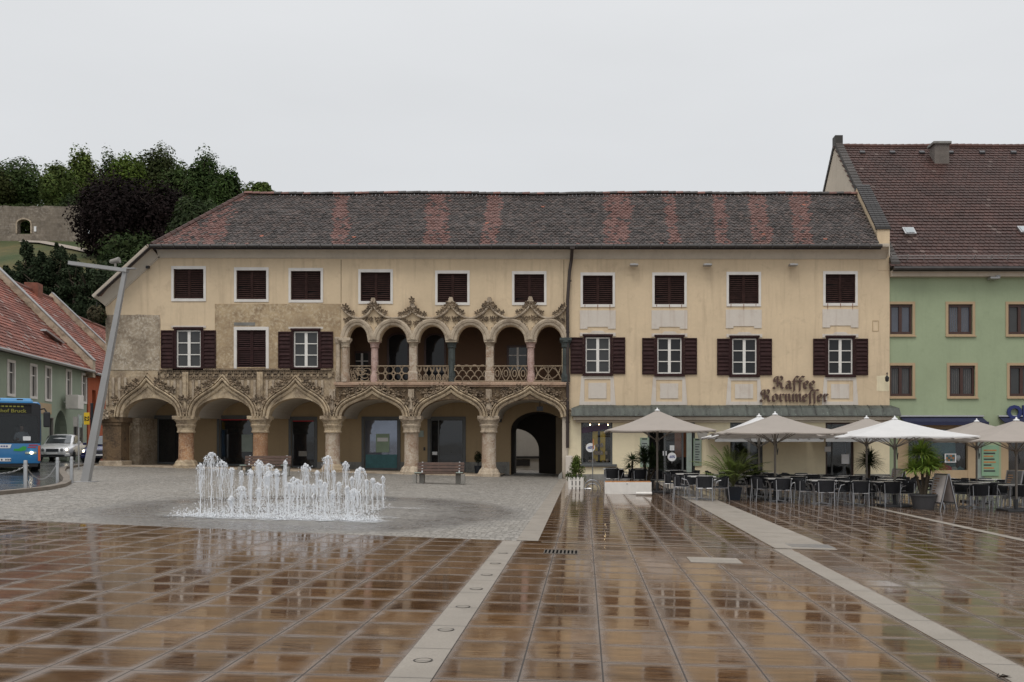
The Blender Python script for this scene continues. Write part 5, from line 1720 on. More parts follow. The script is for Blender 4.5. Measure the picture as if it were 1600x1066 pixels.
for px, py, r, m in ((1480, 733, .24, 'red'), (1487, 735, .2, 'red'), (1457, 737, .22, 'orange'), (1503, 716, .12, 'sign_white'), (1472, 716, .09, 'skin'), (1497, 735, .16, 'panel_grey'), (1506, 736, .18, 'teal'), (1493, 745, .25, 'text_blue'), (1510, 746, .2, 'red')):
    mb = MB(); mb.ico((fx(px), .33, fz(py)), r, 2, (1, .4, 1.1), .18); mb.build('hanging_garment', M[m], w_, smooth=True)
x0, x1 = fx(1566), fx(1720)
sf = MB(); sf.box(x0, x0 + .35, .02, .3, z0, z1); sf.box(x0 + .35, x1, .05, .3, z0, z0 + .5); sf.box(x0 + .35, x1, .05, .3, z1 - .2, z1); w_ = sf.build('shop_front', M['ochre_trim'], G)
mb = MB(); mb.box(x0, x1, 1.1, 1.15, z0, z1); mb.build('dark_interior', plain('interior_brown', (.06, .03, .018), .7, .3), w_)
mb = MB(); mb.box(x0 + .35, x1, .2, .21, z0 + .5, z1 - .2); mb.build('pane', M['clear'], w_)
mb = MB(); mb.bbox(fx(1535), fx(1562), -.05, -.002, fz(744), fz(696), .01); w_ = mb.build('notice_board', plain('panel_sage', (.22, .36, .23), .5, .05), G)
mb = MB()
for k, (l, c) in enumerate(((20, 0), (18, 0), (15, 1), (17, 1), (19, 0), (12, 1), (16, 0), (18, 0))):
    mb.cur = k % 2
    mb.box(fx(1538), fx(1538 + l), -.056, -.051, fz(705 + k * 4.6), fz(702.8 + k * 4.6))
mb.build('board_lettering', [M['orange_wood'], M['text_dark']], w_)
mb = text_mb('OP', .84, .05, .035, 'LEFT'); mb.xf(Matrix.Translation((fx(1573.5), -.10, fz(645.5)))); mb.build('sign_lettering', M['sign_blue'], G)

# ================================================================== LEFT STREET: PALE GREEN HOUSES
hx0, hd0 = -27.7, 40.0
PHI = math.atan2(1.0, -.206)
tv = Vector((math.cos(PHI), math.sin(PHI), 0)); nv = Vector((-math.sin(PHI), math.cos(PHI), 0))   # local x, y axes


def lx_of(px):
    D = 19.46 / ((CX - px) / FPX - .206)
    return (D - hd0) * math.hypot(1, .206), FPX / D


def street_house(name, label, x0, x1, wallm, ze, zr, half, seed, tilec):
    t = thing(name, label, 'house', (hx0, hd0, 0), PHI)
    return t


HL = thing('row_house', 'pale green row house with red tiled roof behind the blue bus', 'house', (hx0, hd0, 0), PHI)
L1 = (62.3 - hd0) * 1.021
hz0, ZEa, RH = -.2, 6.85, 5.6
win = []
for px, y0, y1 in ((17, 566, 616), (52, 572, 620), (75, 575, 624), (107, 580, 625), (131, 586, 628)):
    lx, s = lx_of(px); win.append((lx, EYE + (HY - y1) / s, EYE + (HY - y0) / s))
holes = [rect(l - .42, l + .42, a, b) for l, a, b in win]
la, sa = lx_of(95); zA = EYE + (HY - 641) / sa; zg = .75
arch_h = [(la - 1.15, zg), (la - 1.15, zA - 1.3)] + bez((la - 1.15, zA - 1.3), (la - 1.1, zA - .5), (la - .5, zA - .1), (la, zA), 6)[1:] + bez((la, zA), (la + .5, zA - .1), (la + 1.1, zA - .5), (la + 1.15, zA - 1.3), 6)[1:] + [(la + 1.15, zg)]
shopw = []
for px, w, y0, y1 in ((80, .7, 652, 690), (118, .8, 660, 700), (127, .6, 662, 700), (60, .9, 655, 690)):
    lx, s = lx_of(px); shopw.append((lx, w, EYE + (HY - y1) / s, EYE + (HY - y0) / s))
holes.append(arch_h)
holes += [rect(l - w / 2, l + w / 2, a, b) for l, w, a, b in shopw]
mb = MB(); mb.prism(rect(-6, L1, hz0 - .5, ZEa), holes, 0, .4); mb.build('wall', M['green_pale'], HL)
mb = MB(); mb.box(L1 - .4, L1, .41, 11, hz0 - .5, ZEa); mb.build('party_wall', M['green_pale'], HL)
for l, a, b in win:
    mb = MB(); mb.prism(rect(l - .56, l + .56, a - .12, b + .12), [rect(l - .4, l + .4, a + .02, b - .02)], -.04, .12)
    w_ = mb.build('window', M['white_frame'], HL)
    mb = MB(); mb.box(l - .4, l + .4, .09, .1, a, b); mb.build('pane', M['pane_curtain'], w_)
    mb = MB(); mb.box(l - .03, l + .03, .05, .089, a, b); mb.box(l - .4, l + .4, .05, .088, b - .55, b - .49); mb.build('sash', M['white_frame'], w_)
mb = MB(); mb.prism([p for p in arch_h], (), 1.2, 1.25); mb.build('arched_gateway', M['dark'], HL)
for l, w, a, b in shopw:
    mb = MB(); mb.prism(rect(l - w / 2, l + w / 2, a, b), [rect(l - w / 2 + .06, l + w / 2 - .06, a + .06, b - .06)], -.02, .1); w_ = mb.build('shop_window', M['concrete'], HL)
    mb = MB(); mb.box(l - w / 2, l + w / 2, .08, .09, a, b); mb.build('pane', M['pane_shop'], w_)
lb, sb = lx_of(97)
mb = MB(); zb_ = EYE + (HY - 628) / sb
mb.bbox(lb - .2, lb + .9, -.95, -.25, zb_ - .42, zb_ + .42, .03); mb.bar((lb + .3, -.3, zb_), (lb + .3, 0, zb_), .06)
mb.build('hanging_box_sign', M['white_frame'], HL)
mb = MB(); lq, sq_ = lx_of(70); zq = EYE + (HY - 640) / sq_; mb.bbox(lq - 1.2, lq + 1.0, -.05, -.001, zq - .25, zq + .35, .01); mb.build('painted_panel', M['ochre_trim'], HL)


def red_tile(u, v):
    k = R.uniform(.75, 1.25); f = .8 + .5 * noise.noise(Vector((u * .3, v * .3, 7)))
    if R.random() < .05: return (.38 * k, .27 * k, .24 * k)
    return tuple(a * k * f for a in (.36, .115, .075))


def row_roof(parent, x0, x1, ze, half, rise, seed):
    l = math.hypot(half, rise); vd = Vector((0, half / l, rise / l)); nd = Vector((0, -vd.z, vd.y))
    mb = tile_roof((x0, -.5, ze - .5 * rise / half), (1, 0, 0), vd, x1 - x0, l + .7, .34, .30, red_tile, lambda u, v: u < x1 - x0, .05, .012, .05, nd, lambda u, v: .04 * noise.noise(Vector((u * .25, v * .25, seed))))
    r_ = mb.build('roof', M['tile'], parent, recalc=False)
    mb = MB()
    za = ze - .5 * rise / half - .04
    mb.quad((x0, -.5, za), (x1, -.5, za), (x1, half, ze + rise - .04), (x0, half, ze + rise - .04), col=(.1, .05, .04))
    mb.quad((x0, half, ze + rise - .04), (x1, half, ze + rise - .04), (x1, half * 2, ze), (x0, half * 2, ze), col=(.2, .07, .05))
    mb.quad((x0, -.5, za), (x1, -.5, za), (x1, .1, za), (x0, .1, za), col=(.08, .06, .05))
    mb.build('roof_boards', M['tile'], r_, recalc=False)
    mb = MB(); mb.tube([(x0, half, ze + rise + .05), (x1, half, ze + rise + .05)], .14, 8); mb.tint = (.2, .08, .06); mb.c = [(.2, .08, .06)] * len(mb.f); mb.build('ridge_tiles', M['tile'], r_, recalc=False)
    mb = MB(); mb.tube([(x0, -.55, za + .02), (x1, -.55, za + .02)], .09, 6); mb.build('gutter', M['lamp_grey'], parent)
    return r_


def fire_wall(parent, x, ze, half, rise, th=.55, lift=.55):
    prof = [(-.45, ze - .9), (-.45, ze + .15), (half, ze + rise + lift), (2 * half, ze + lift), (2 * half, ze - .9)]
    n = len(prof); mb = MB()
    mb.faces([(x, p, q) for p, q in prof] + [(x + th, p, q) for p, q in prof], [tuple(range(n)), tuple(range(2 * n - 1, n - 1, -1))] + [(k, (k + 1) % n, n + (k + 1) % n, n + k) for k in range(n)])
    mb.build('fire_wall', M['stone_light'], parent)
    A, B = Vector((0, -.5, ze + .2)), Vector((0, half, ze + rise + lift + .04))
    mb = MB(); mb.bar((x + th / 2, A.y, A.z), (x + th / 2, B.y, B.z), th + .06, .05); mb.build('fire_wall_capping', M['lamp_grey'], parent)


row_roof(HL, -6, L1 - .3, ZEa, 5.3, RH, 3.0)
fire_wall(HL, L1 - .3, ZEa, 5.3, RH)
mb = MB(); mb.bar((18.5, 1.2, 8.5), (20.8, .9, 7.95), .35, .12); mb.bar((12, 2.4, 9.55), (13.2, 2.1, 9.3), .35, .12); mb.build('roof_hatch', M['steel'], HL)
HM = thing('row_house', 'orange red row house with red roof next to the stone fire wall', 'house', (hx0, hd0, 0), PHI)
L2 = L1 + 11.2
mb = MB(); mb.prism(rect(L1 + .27, L2, hz0 - .5, ZEa - .1), [rect(L1 + 1.2, L1 + 2.0, 3.6, 5.2), rect(L1 + 1.0, L1 + 2.6, .9, 2.9)], 0, .4); mb.build('wall', M['orange_wall'], HM)
mb = MB(); mb.box(L1 + 1.0, L1 + 2.6, .2, .25, .9, 5.2); mb.build('window', M['pane_shop'], HM)
row_roof(HM, L1 + .26, L2 - .3, ZEa - .1, 5.5, RH + .1, 9.0)
fire_wall(HM, L2 - .3, ZEa - .1, 5.5, RH + .1, .4, .5)
mb = MB(); mb.bbox(L1 + 6.5, L1 + 7.5, 5.0, 5.9, ZEa + 3.5, ZEa + RH + .55, .03); mb.build('chimney', M['brick_red'], HM)
HN = thing('row_house', 'far row house with dull red roof at the bend of the street', 'house', (hx0, hd0, 0), PHI)
mb = MB(); mb.box(L2 + .2, L2 + 14, 0, .4, hz0 - .5, ZEa - .5); mb.build('wall', M['green_pale'], HN)
row_roof(HN, L2 + .2, L2 + 14, ZEa - .5, 5.2, RH - .2, 15.0)
# cross building closing the street behind the parked cars
HO = thing('row_house', 'cream house closing the street behind the dark blue car', 'house', (-27, 84, 0))
mb = MB(); mb.prism(rect(-9, 9, -1, 9), [rect(-6 + 3 * k, -4.9 + 3 * k, a, a + 1.6) for k in range(5) for a in (2, 5.5)], 0, .4); mb.build('wall', M['pale'], HO)
for k in range(5):
    for a in (2, 5.5):
        mb = MB(); mb.box(-6 + 3 * k, -4.9 + 3 * k, .12, .16, a, a + 1.6); mb.build('window', M['pane'], HO)
mb = MB(); mb.tint = (.2, .07, .05); mb.quad((-9.5, -.5, 8.9), (9.5, -.5, 8.9), (9.5, 5, 13), (-9.5, 5, 13)); mb.build('roof', M['tile'], HO, recalc=False)

# ================================================================== HILL, RUIN, TREES
def hillz(x, y):
    t = min(max((y - 88) / 95, 0), 1.45)
    z = 1.0 + 41 * t ** 1.05
    if y > 186: z = hillz(x, 186) + (y - 186) * .05
    e = min(max((x + 42 - (y - 180) * -.05) / 55, 0), 1)
    return z * (1 - .35 * e) + 1.2 * noise.noise(Vector((x * .03, y * .03, 0)))


mb = MB(); nx_, ny_ = 60, 46
xs = [-190 + 230 * k / nx_ for k in range(nx_ + 1)]; ys = [88 + 190 * k / ny_ for k in range(ny_ + 1)]
mb.v = [Vector((x, y, hillz(x, y) - (4 if k in (0, ny_) else 0))) for k, y in enumerate(ys) for x in xs]
for j in range(ny_):
    for i in range(nx_):
        a = j * (nx_ + 1) + i; mb.f.append((a, a + 1, a + nx_ + 2, a + nx_ + 1)); mb.mi.append(0); mb.c.append(None)
struct(mb.build('hill', M['meadow'], smooth=True, recalc=False))


def pt(px, py, D):
    s = FPX / D
    return Vector(((px - CX) / s, D, EYE + (HY - py) / s))


# ruined wall with gate
Dw = 178.0; sw_ = FPX / Dw
RW = thing('ruined_wall', 'old rubble stone wall with an arched gate on the hillside', 'ruin', (pt(0, 365, Dw).x, Dw, pt(0, 365, Dw).z))
X = lambda p: (p) / sw_; Z = lambda p: (365 - p) / sw_
top = [(X(130), Z(326))]
for k in range(0, 26):
    top.append((X(126 - k * 6.2), Z(322 - (0 if k > 3 else 0)) + R.uniform(-.12, .12)))
gate = [(X(27), Z(366)), (X(27), Z(350))] + arc(X(37.5), Z(350), X(48) - X(37.5), Z(343) - Z(350), 180, 0, 10) + [(X(48), Z(366))]
mb = MB(); mb.prism([(X(-30), -3), (X(130), -3)] + top, [gate], 0, 1.0); mb.build('wall', M['ruin'], RW)
mb = MB(); o_ = [(X(25), Z(365)), (X(25), Z(350))] + arc(X(37.5), Z(350), X(50) - X(37.5), Z(341) - Z(350), 180, 0, 10) + [(X(50), Z(365)), (X(48), Z(365)), (X(48), Z(350))] + arc(X(37.5), Z(350), X(48) - X(37.5), Z(343) - Z(350), 0, 180, 10) + [(X(27), Z(365))]
mb.prism(o_, (), -.12, -.001); mb.build('gate_surround', M['stone_light'], RW)
mb = MB(); mb.box(X(53.5), X(57), -.1, -.001, Z(362), Z(354)); mb.build('information_board', M['sign_white'], RW)
mb = MB()
mb.tint = (.06, .10, .025)
for k in range(420):
    x = R.uniform(X(-30), X(128)); z = Z(322) + R.uniform(-.15, .45); r = R.uniform(.12, .3); a = R.uniform(0, 3.1)
    q = R.uniform(.6, 1.3); y = R.uniform(0, 1)
    mb.quad((x - r * math.cos(a), y, z - r * .6), (x, y - r * math.sin(a), z + r * .3), (x + r * math.cos(a), y, z - r * .4), (x, y + .1, z + r), col=(.05 * q, .07 * q, .02 * q))
mb.build('wall_top_growth', M['leaf'], RW, recalc=False)
# sloping path on the meadow
mb = MB()
P = [(28, 368, 176), (60, 369, 175), (90, 374, 172), (112, 377, 170), (130, 380, 168)]
for a, b in zip(P, P[1:]):
    p, q = pt(*a), pt(*b)
    p.z = hillz(p.x, p.y) + .35; q.z = hillz(q.x, q.y) + .35
    mb.quad(p, q, q + Vector((0, 2.2, .75)), p + Vector((0, 2.2, .75)))
struct(mb.build('hill_path', M['granite'], recalc=False))


def leafcloud(mb, c, rx, ry, rz, n, size, colr, rng, shell=.55, flat=.0, up=.35):
    for _ in range(n):
        while True:
            d = Vector((rng.gauss(0, 1), rng.gauss(0, 1), rng.gauss(0, 1)))
            if d.length > .01: break
        d.normalize()
        r = shell + (1 - shell) * rng.random() ** .6
        p = Vector((c[0] + d.x * rx * r, c[1] + d.y * ry * r, c[2] + d.z * rz * r))
        nn = (d + Vector((rng.uniform(-.7, .7), rng.uniform(-.7, .7), rng.uniform(-.3, .9)))).normalized()
        u = nn.orthogonal().normalized(); u = (Matrix.Rotation(rng.uniform(0, 6.28), 3, nn) @ u); w = nn.cross(u)
        s = size * rng.uniform(.55, 1.35); k = rng.uniform(.72, 1.28)
        cc = (colr[0] * k * rng.uniform(.9, 1.12), colr[1] * k, colr[2] * k)
        mb.quad(p - u * s * .5, p - w * s * .28 + nn * s * .06, p + u * s * .55, p + w * s * .3, col=cc)


def tree(name, label, px, pyt, pyb, D, wpx, colr, cat='tree', seed=1, n=7600, leaf=.52, m='leaf', clumps=40, group=None, shape='round'):
    rng = random.Random(seed)
    s = FPX / D
    x = (px - CX) / s; zt = EYE + (HY - pyt) / s; zb = min(EYE + (HY - pyb) / s, hillz(x, D) + 2)
    zg = hillz(x, D)
    t = thing(name, label, cat, (x, D, zg), 0, group)
    hgt = zt - zg; ch = zt - zb; w = wpx / s / 2
    mb = MB(); zc = (zb + zt) / 2 - zg
    top_ = Vector((0, 0, hgt * .8))
    mb.tube([(0, 0, -1.0), (rng.uniform(-.2, .2), 0, hgt * .3), (rng.uniform(-.4, .4), 0, hgt * .55), top_], [hgt * .028 + .12, hgt * .022 + .08, hgt * .014, .05], 7)
    for k in range(7):
        a = rng.uniform(0, 6.28); z0 = hgt * rng.uniform(.3, .6)
        mb.tube([(0, 0, z0), (math.cos(a) * w * .4, math.sin(a) * w * .4, z0 + ch * .14), (math.cos(a) * w * .75, math.sin(a) * w * .7, z0 + ch * .25)], [.16, .1, .03], 5)
    mb.build('trunk', M['bark'], t)
    cr = MB()
    per = n // clumps
    if shape == 'cone':
        for k in range(clumps):
            f = (k + .5) / clumps; zz = (zb - zg) + ch * (f ** .9); r = w * (1.04 - f) ** .62 * rng.uniform(.60, 1.2)
            for j in range(3):
                a = rng.uniform(0, 6.28)
                leafcloud(cr, (math.cos(a) * r * .55, math.sin(a) * r * .55, zz), r * .55, r * .55, ch / clumps * 1.4, per // 3, leaf * (.6 + .5 * (1 - f)), mul(colr, rng.uniform(.75, 1.25)), rng, .2)
    else:
        for k in range(clumps):
            while True:
                a = Vector((rng.uniform(-1, 1), rng.uniform(-1, 1), rng.uniform(-1, 1)))
                if .35 < a.length < 1: break
            rr = rng.uniform(.24, .42)
            c = (a.x * w * .74, a.y * w * .7, zc + a.z * ch * (.36 - .10 * min(1, abs(a.x))))
            leafcloud(cr, c, w * rr, w * rr, ch * rr * .62, per, leaf, mul(colr, rng.uniform(.70, 1.32)), rng, .55)
        leafcloud(cr, (0, 0, zc), w * .74, w * .7, ch * .42, n // 3, leaf * 1.7, mul(colr, .8), rng, .2)
    cr.build('crown', M[m], t, recalc=False)
    return t


TG = 'trees on the castle hill'
gA, gB, gC, gD = (.064, .098, .028), (.098, .138, .034), (.118, .160, .036), (.040, .060, .021)
purple = (.017, .0115, .0115)
tree('deciduous_tree', 'dark green broad tree at the far left above the ruined wall', 28, 238, 345, 196, 120, gA, seed=1, group=TG)
tree('deciduous_tree', 'dull olive tree rising directly behind the gate of the ruined wall', -18, 250, 345, 190, 90, (.05, .06, .016), seed=2, group=TG)
tree('deciduous_tree', 'light green loose tree standing right of the ruined wall', 92, 250, 345, 188, 70, gB, seed=3, group=TG)
tree('deciduous_tree', 'tall airy light green tree poking above the hilltop skyline', 128, 226, 330, 194, 62, gC, seed=4, n=7600, group=TG)
tree('copper_beech', 'broad purple black copper beech in the middle of the hill', 186, 262, 436, 168, 176, purple, seed=5, n=15000, clumps=56, m='needle', group=TG)
tree('copper_beech', 'second dark purple beech between the big one and the red hip roof', 262, 284, 410, 166, 110, mul(purple, 1.1), seed=6, n=10000, clumps=44, m='needle', group=TG)
tree('deciduous_tree', 'small topped tree behind the copper beech on the skyline', 172, 229, 300, 200, 50, gA, seed=7, n=4200, group=TG)
tree('deciduous_tree', 'bright green rounded tree rising over the copper beech', 202, 236, 320, 182, 84, (.085, .125, .018), seed=8, group=TG)
tree('deciduous_tree', 'tallest dark olive tree at the top of the hill', 245, 220, 330, 192, 100, (.056, .072, .022), seed=9, n=8600, group=TG)
tree('deciduous_tree', 'dark green tree with a double head right of the hilltop', 318, 235, 370, 184, 82, (.05, .084, .022), seed=10, n=8600, group=TG)
tree('deciduous_tree', 'round mid green tree sloping down towards the roof ridge', 358, 258, 380, 176, 66, (.052, .088, .022), seed=11, group=TG)
tree('deciduous_tree', 'pale green treetop just showing above the ridge of the cream house', 408, 278, 350, 172, 66, gB, seed=12, n=7600, group=TG)
tree('deciduous_tree', 'dark green tree low behind the hip of the patchy roof', 310, 300, 400, 150, 110, gD, seed=13, n=7600, group=TG)
tree('deciduous_tree', 'dark tree in front of the beech above the street lamp', 200, 350, 470, 140, 120, mul(gD, .9), seed=14, n=3000, m='needle', group=TG)
tree('deciduous_tree', 'low grey green bushy tree behind the lamp arm', 172, 398, 500, 126, 90, (.034, .052, .022), seed=15, n=2400, leaf=.45, group=TG)
tree('deciduous_tree', 'low dark bushy tree seen through the gate of the ruined wall', 44, 318, 372, 187, 74, gA, seed=16, n=3000, group=TG)
tree('deciduous_tree', 'dark green tree filling the gap between the wall end and the beech', 118, 300, 372, 184, 60, gD, seed=17, n=3400, group=TG)
tree('deciduous_tree', 'deep green broad tree behind the beech near the double headed one', 282, 250, 372, 188, 84, gA, seed=18, group=TG)
tree('deciduous_tree', 'dark tree low on the slope between the lamp arm and the gable', 232, 376, 480, 136, 110, gD, seed=19, n=4600, m='needle', group=TG)
CG = 'conifers at the foot of the hill'
for k, (px, t_, b, D, w, lab) in enumerate(((40, 380, 500, 132, 66, 'dark conifer under the left end of the hill path'), (66, 396, 500, 130, 54, 'dark conifer standing above the first fire wall'),
                                      (92, 384, 505, 133, 62, 'tallest dark conifer on the slope above the red roofs'), (10, 418, 500, 128, 60, 'low dark conifer at the far left edge above the red roof'), (116, 402, 510, 128, 60, 'dark conifer just left of the end of the lamp arm'), (142, 418, 520, 126, 62, 'bushy conifer under the lamp arm'), (166, 436, 520, 122, 54, 'conifer low behind the lamp post near the cornice'))):
    tree('conifer', lab, px, t_, b, D, w * 1.3, (.026, .038, .019), seed=30 + k, n=6400, leaf=.50, m='needle', clumps=20, group=CG, shape='cone')
# loose undergrowth on the lower slope
mb = MB(); rng = random.Random(77)
for k in range(90):
    x = rng.uniform(-118, -30); y = rng.uniform(100, 150)
    if y > 138 and x < -88: continue
    leafcloud(mb, (x, y, hillz(x, y) + .6), 2.6, 2.2, rng.uniform(1.2, 2.6), 60, .7, mul((.030, .046, .016), rng.uniform(.7, 1.3)), rng, .3)
struct(mb.build('hillside_undergrowth', M['leaf'], recalc=False), 'stuff')
M2 = None

# ================================================================== STREET FURNITURE
# leaning lamp mast
p = at(134, 49.8)
t = thing('street_lamp', 'tall leaning grey street lamp with a long flat arm by the arcade corner', 'street lamp', p)
mb = MB()
b0, b1 = Vector((0, 0, 0)), Vector((1.26, 0, 6.72))
def taper(mb, p, q, w0, w1, d0, d1):
    vs = []
    for c, w, d_ in ((p, w0, d0), (q, w1, d1)):
        vs += [c + Vector((-w, -d_, 0)), c + Vector((w, -d_, 0)), c + Vector((w, d_, 0)), c + Vector((-w, d_, 0))]
    mb.faces(vs, [(0, 1, 2, 3), (7, 6, 5, 4), (0, 4, 5, 1), (1, 5, 6, 2), (2, 6, 7, 3), (3, 7, 4, 0)])
taper(mb, b0, b1, .12, .062, .10, .05)
mb.build('mast', M['lamp_grey'], t)
mb = MB(); mb.bbox(-.28, .28, -.28, .28, -.05, .015, .01); mb.build('base_plate', M['lamp_grey'], t)
mb = MB(); mb.bar((-.50, 0, 6.86), (1.32, 0, 6.62), .22, .11); mb.bar((1.2, 0, 6.68), (1.56, 0, 6.69), .16, .03); mb.build('arm', M['lamp_grey'], t)
mb = MB(); mb.lathe([(.03, 0), (.04, .12)], .93, 0, 6.74, 8); q = MB(); q.lathe([(.02, -.19), (.07, -.14), (.08, .0), (.10, .13), (.02, .14)], 0, 0, 0, 12); q.xf(Matrix.Translation((.93, 0, 6.93)) @ Matrix.Rotation(1.35, 4, 'Y'))
mb.faces(q.v, q.f); mb.build('spotlight', M['concrete'], t, smooth=True)

# bollards and chains on the kerb
BP = [(40, 60.8), (90, 53.3), (112, 51.2)]
pos = []
for k, (px, s) in enumerate(BP):
    p = at(px, s); pos.append(p)
    t = thing('bollard', ('steel bollard nearest the camera with chains hooked on both sides', 'middle steel bollard on the curved kerb beside the road', 'steel bollard closest to the leaning lamp mast')[k], 'bollard', p, 0, 'steel bollards along the kerb')
    mb = MB(); mb.lathe([(.048, 0), (.048, .78), (.04, .80), (.0, .803)], 0, 0, 0, 14); mb.lathe([(.085, 0), (.085, .02), (.05, .03)], 0, 0, 0, 14); mb.build('post', M['steel'], t, smooth=True)
    mb = MB(); mb.lathe([(.052, .70), (.052, .72)], 0, 0, 0, 14); mb.tube([(-.05, 0, .68), (-.075, 0, .66), (-.05, 0, .64)], .008, 5); mb.tube([(.05, 0, .68), (.075, 0, .66), (.05, 0, .64)], .008, 5); mb.build('chain_ring', M['steel'], t)


def chain(name, a, b, sag_, label):
    mb = MB(); n = int((b - a).length / .055); mid = (a + b) / 2
    for k in range(n):
        t0, t1 = k / n, (k + 1) / n
        P = lambda t_: a.lerp(b, t_) - Vector((0, 0, sag_ * 4 * t_ * (1 - t_)))
        p, q = P(t0), P(t1); c = (p + q) / 2; d = (q - p) * .62
        o = Vector((0, 0, .016)) if k % 2 else Vector((0, .016, 0))
        mb.tube([c - d, c - d * .5 + o, c + d * .5 + o, c + d, c + d * .5 - o, c - d * .5 - o, c - d], .005, 4, False)
    for k in range(len(mb.v)): mb.v[k] = mb.v[k] - mid
    o = mb.build(name, M['steel'], loc=mid); return tag(o, label, 'chain', 'chains between the bollards')


up = Vector((0, 0, .66))
chain('barrier_chain', at(-40, 62.5) + up, pos[0] + up, .2, 'hanging chain running out of the picture from the nearest bollard')
chain('barrier_chain', pos[0] + up, pos[1] + up + Vector((-.9, 2.0, 0)) * 0, .42, 'slack chain between the nearest and the middle bollard')
mb = MB(); mb.lathe([(.048, 0), (.048, .78), (.0, .80)], 0, 0, 0, 12)
t = thing('bollard', 'steel bollard just outside the left picture edge by the bus', 'bollard', at(-40, 62.5), 0, 'steel bollards along the kerb'); mb.build('post', M['steel'], t, smooth=True)

# benches
def bench(px, s, w, label, rz=0.0):
    t = thing('park_bench', label, 'bench', at(px, s), rz, 'benches on the cobbles')
    h = w / 2
    for side in (-1, 1):
        mb = MB(); mb.bbox(side * h - .07, side * h + .07, -.28, -.10, 0, .36, .015); mb.bbox(side * (h - .22) - .09, side * (h - .22) + .09, .02, .26, 0, .40, .015); mb.build('leg', M['concrete'], t)
    mb = MB()
    for k in range(4): mb.bbox(-h + .02, h - .02, -.26 + .125 * k, -.155 + .125 * k, .37, .415, .008)
    mb.build('seat', M['wood'], t)
    mb = MB()
    for k in range(3):
        a = MB(); a.bbox(-h + .02, h - .02, -.022, .022, .0, .105, .008); a.xf(Matrix.Translation((0, .27 + .03 * k, .44 + .12 * k)) @ Matrix.Rotation(-.2, 4, 'X')); mb.faces(a.v, a.f)
    mb.build('backrest', M['wood'], t)
    mb = MB()
    for side in (-1, 1):
        mb.bar((side * (h - .2), .24, .38), (side * (h - .2), .37, .80), .05, .03)
    mb.build('back_support', M['steel'], t)
    for side in (-1, 1):
        mb = MB(); mb.bbox(side * (h - .13) - .13, side * (h - .13) + .13, -.28, -.15, .40, .435, .01); mb.build('end_plate', M['panel_grey'], t)
    return t


bench(687, 42.3, 1.78, 'brown wooden bench on grey stone feet in front of the arcade', math.pi * 0)
bench(415, 39.0, 1.9, 'brown wooden bench half hidden behind the fountain jets')

# traffic sign pole, bus stop sign, street name board
p = at(123, 38.5)
t = thing('traffic_sign', 'thin grey sign pole with blank sign backs beside the silver car', 'traffic sign', p)
mb = MB(); mb.tube([(0, 0, 0), (0, 0, 2.25)], .032, 8); mb.build('pole', M['lamp_grey'], t)
mb = MB(); mb.bbox(-.20, -.02, -.03, -.035 - .02, 1.75, 2.15, .005); mb.build('sign_plate', M['concrete'], t)
mb = MB(); mb.bbox(.03, .16, -.05, -.03, 1.72, 2.2, .005); mb.build('sign_plate', M['panel_grey'], t)
p = at(138, 37.5)
t = thing('bus_stop_sign', 'yellow bus stop board with black digits on a dark post by the leaning lamp', 'sign', p)
mb = MB(); mb.bbox(.10, .20, -.04, .04, 0, 2.75, .01); mb.build('post', M['black'], t)
mb = MB(); mb.bbox(-.16, .07, -.05, -.03, 1.85, 2.35, .005); bp_ = mb.build('sign_plate', M['yellow_sign'], t)
mb = MB(); mb.bar((.07, -.03, 2.1), (.1, 0, 2.1), .05); mb.build('bracket', M['black'], t)
mb = text_mb('22', .26, .004, .006, 'CENTER', .8); mb.xf(Matrix.Translation((-.045, -.056, 2.1)) @ Matrix.Rotation(math.pi / 2, 4, 'Y')); mb.build('lettering', M['black'], bp_)
p = at(148, 33.0)
mb = MB(); mb.bbox(-.04, .04, -.04, .04, 0, .9, .01); mb.bbox(-.05, .05, -.05, .05, .55, .7, .005)
# hanging plant at the house corner
t = thing('hanging_plant', 'dark bushy hanging plant on a bracket at the upper left house corner', 'plant', (XL - .25, YF - .35, fz(492)))
mb = MB(); rng = random.Random(5)
leafcloud(mb, (0, 0, 0), .40, .38, .42, 520, .16, (.10, .085, .05), rng, .3); leafcloud(mb, (.1, 0, -.1), .32, .3, .36, 260, .14, (.04, .05, .02), rng, .2)
mb.build('foliage', M['leaf'], t, recalc=False)
mb = MB(); mb.lathe([(.12, -.2), (.22, 0)], 0, 0, -.05, 10); mb.tube([(0, .35, .5), (.0, .05, .55), (0, 0, .1)], .02, 5); mb.build('basket', M['black'], t)

# ================================================================== VEHICLES
def wheel(parent, x, y, r, w=.2):
    mb = MB(); q = MB(); q.lathe([(r * .62, -w / 2), (r * .93, -w / 2), (r, -w * .32), (r, w * .32), (r * .93, w / 2), (r * .62, w / 2)], 0, 0, 0, 22); q.xf(Matrix.Translation((x, y, r)) @ Matrix.Rotation(math.pi / 2, 4, 'Y')); mb.faces(q.v, q.f)
    o = mb.build('wheel', M['rubber'], parent, smooth=True)
    mb = MB(); q = MB(); q.lathe([(r * .63, -w * .45), (r * .5, -w * .36), (r * .12, -w * .45), (r * .12, w * .45), (r * .5, w * .36), (r * .63, w * .45)], 0, 0, 0, 16); q.xf(Matrix.Translation((x, y, r)) @ Matrix.Rotation(math.pi / 2, 4, 'Y')); mb.faces(q.v, q.f); mb.build('rim', M['alu'], o, smooth=True)


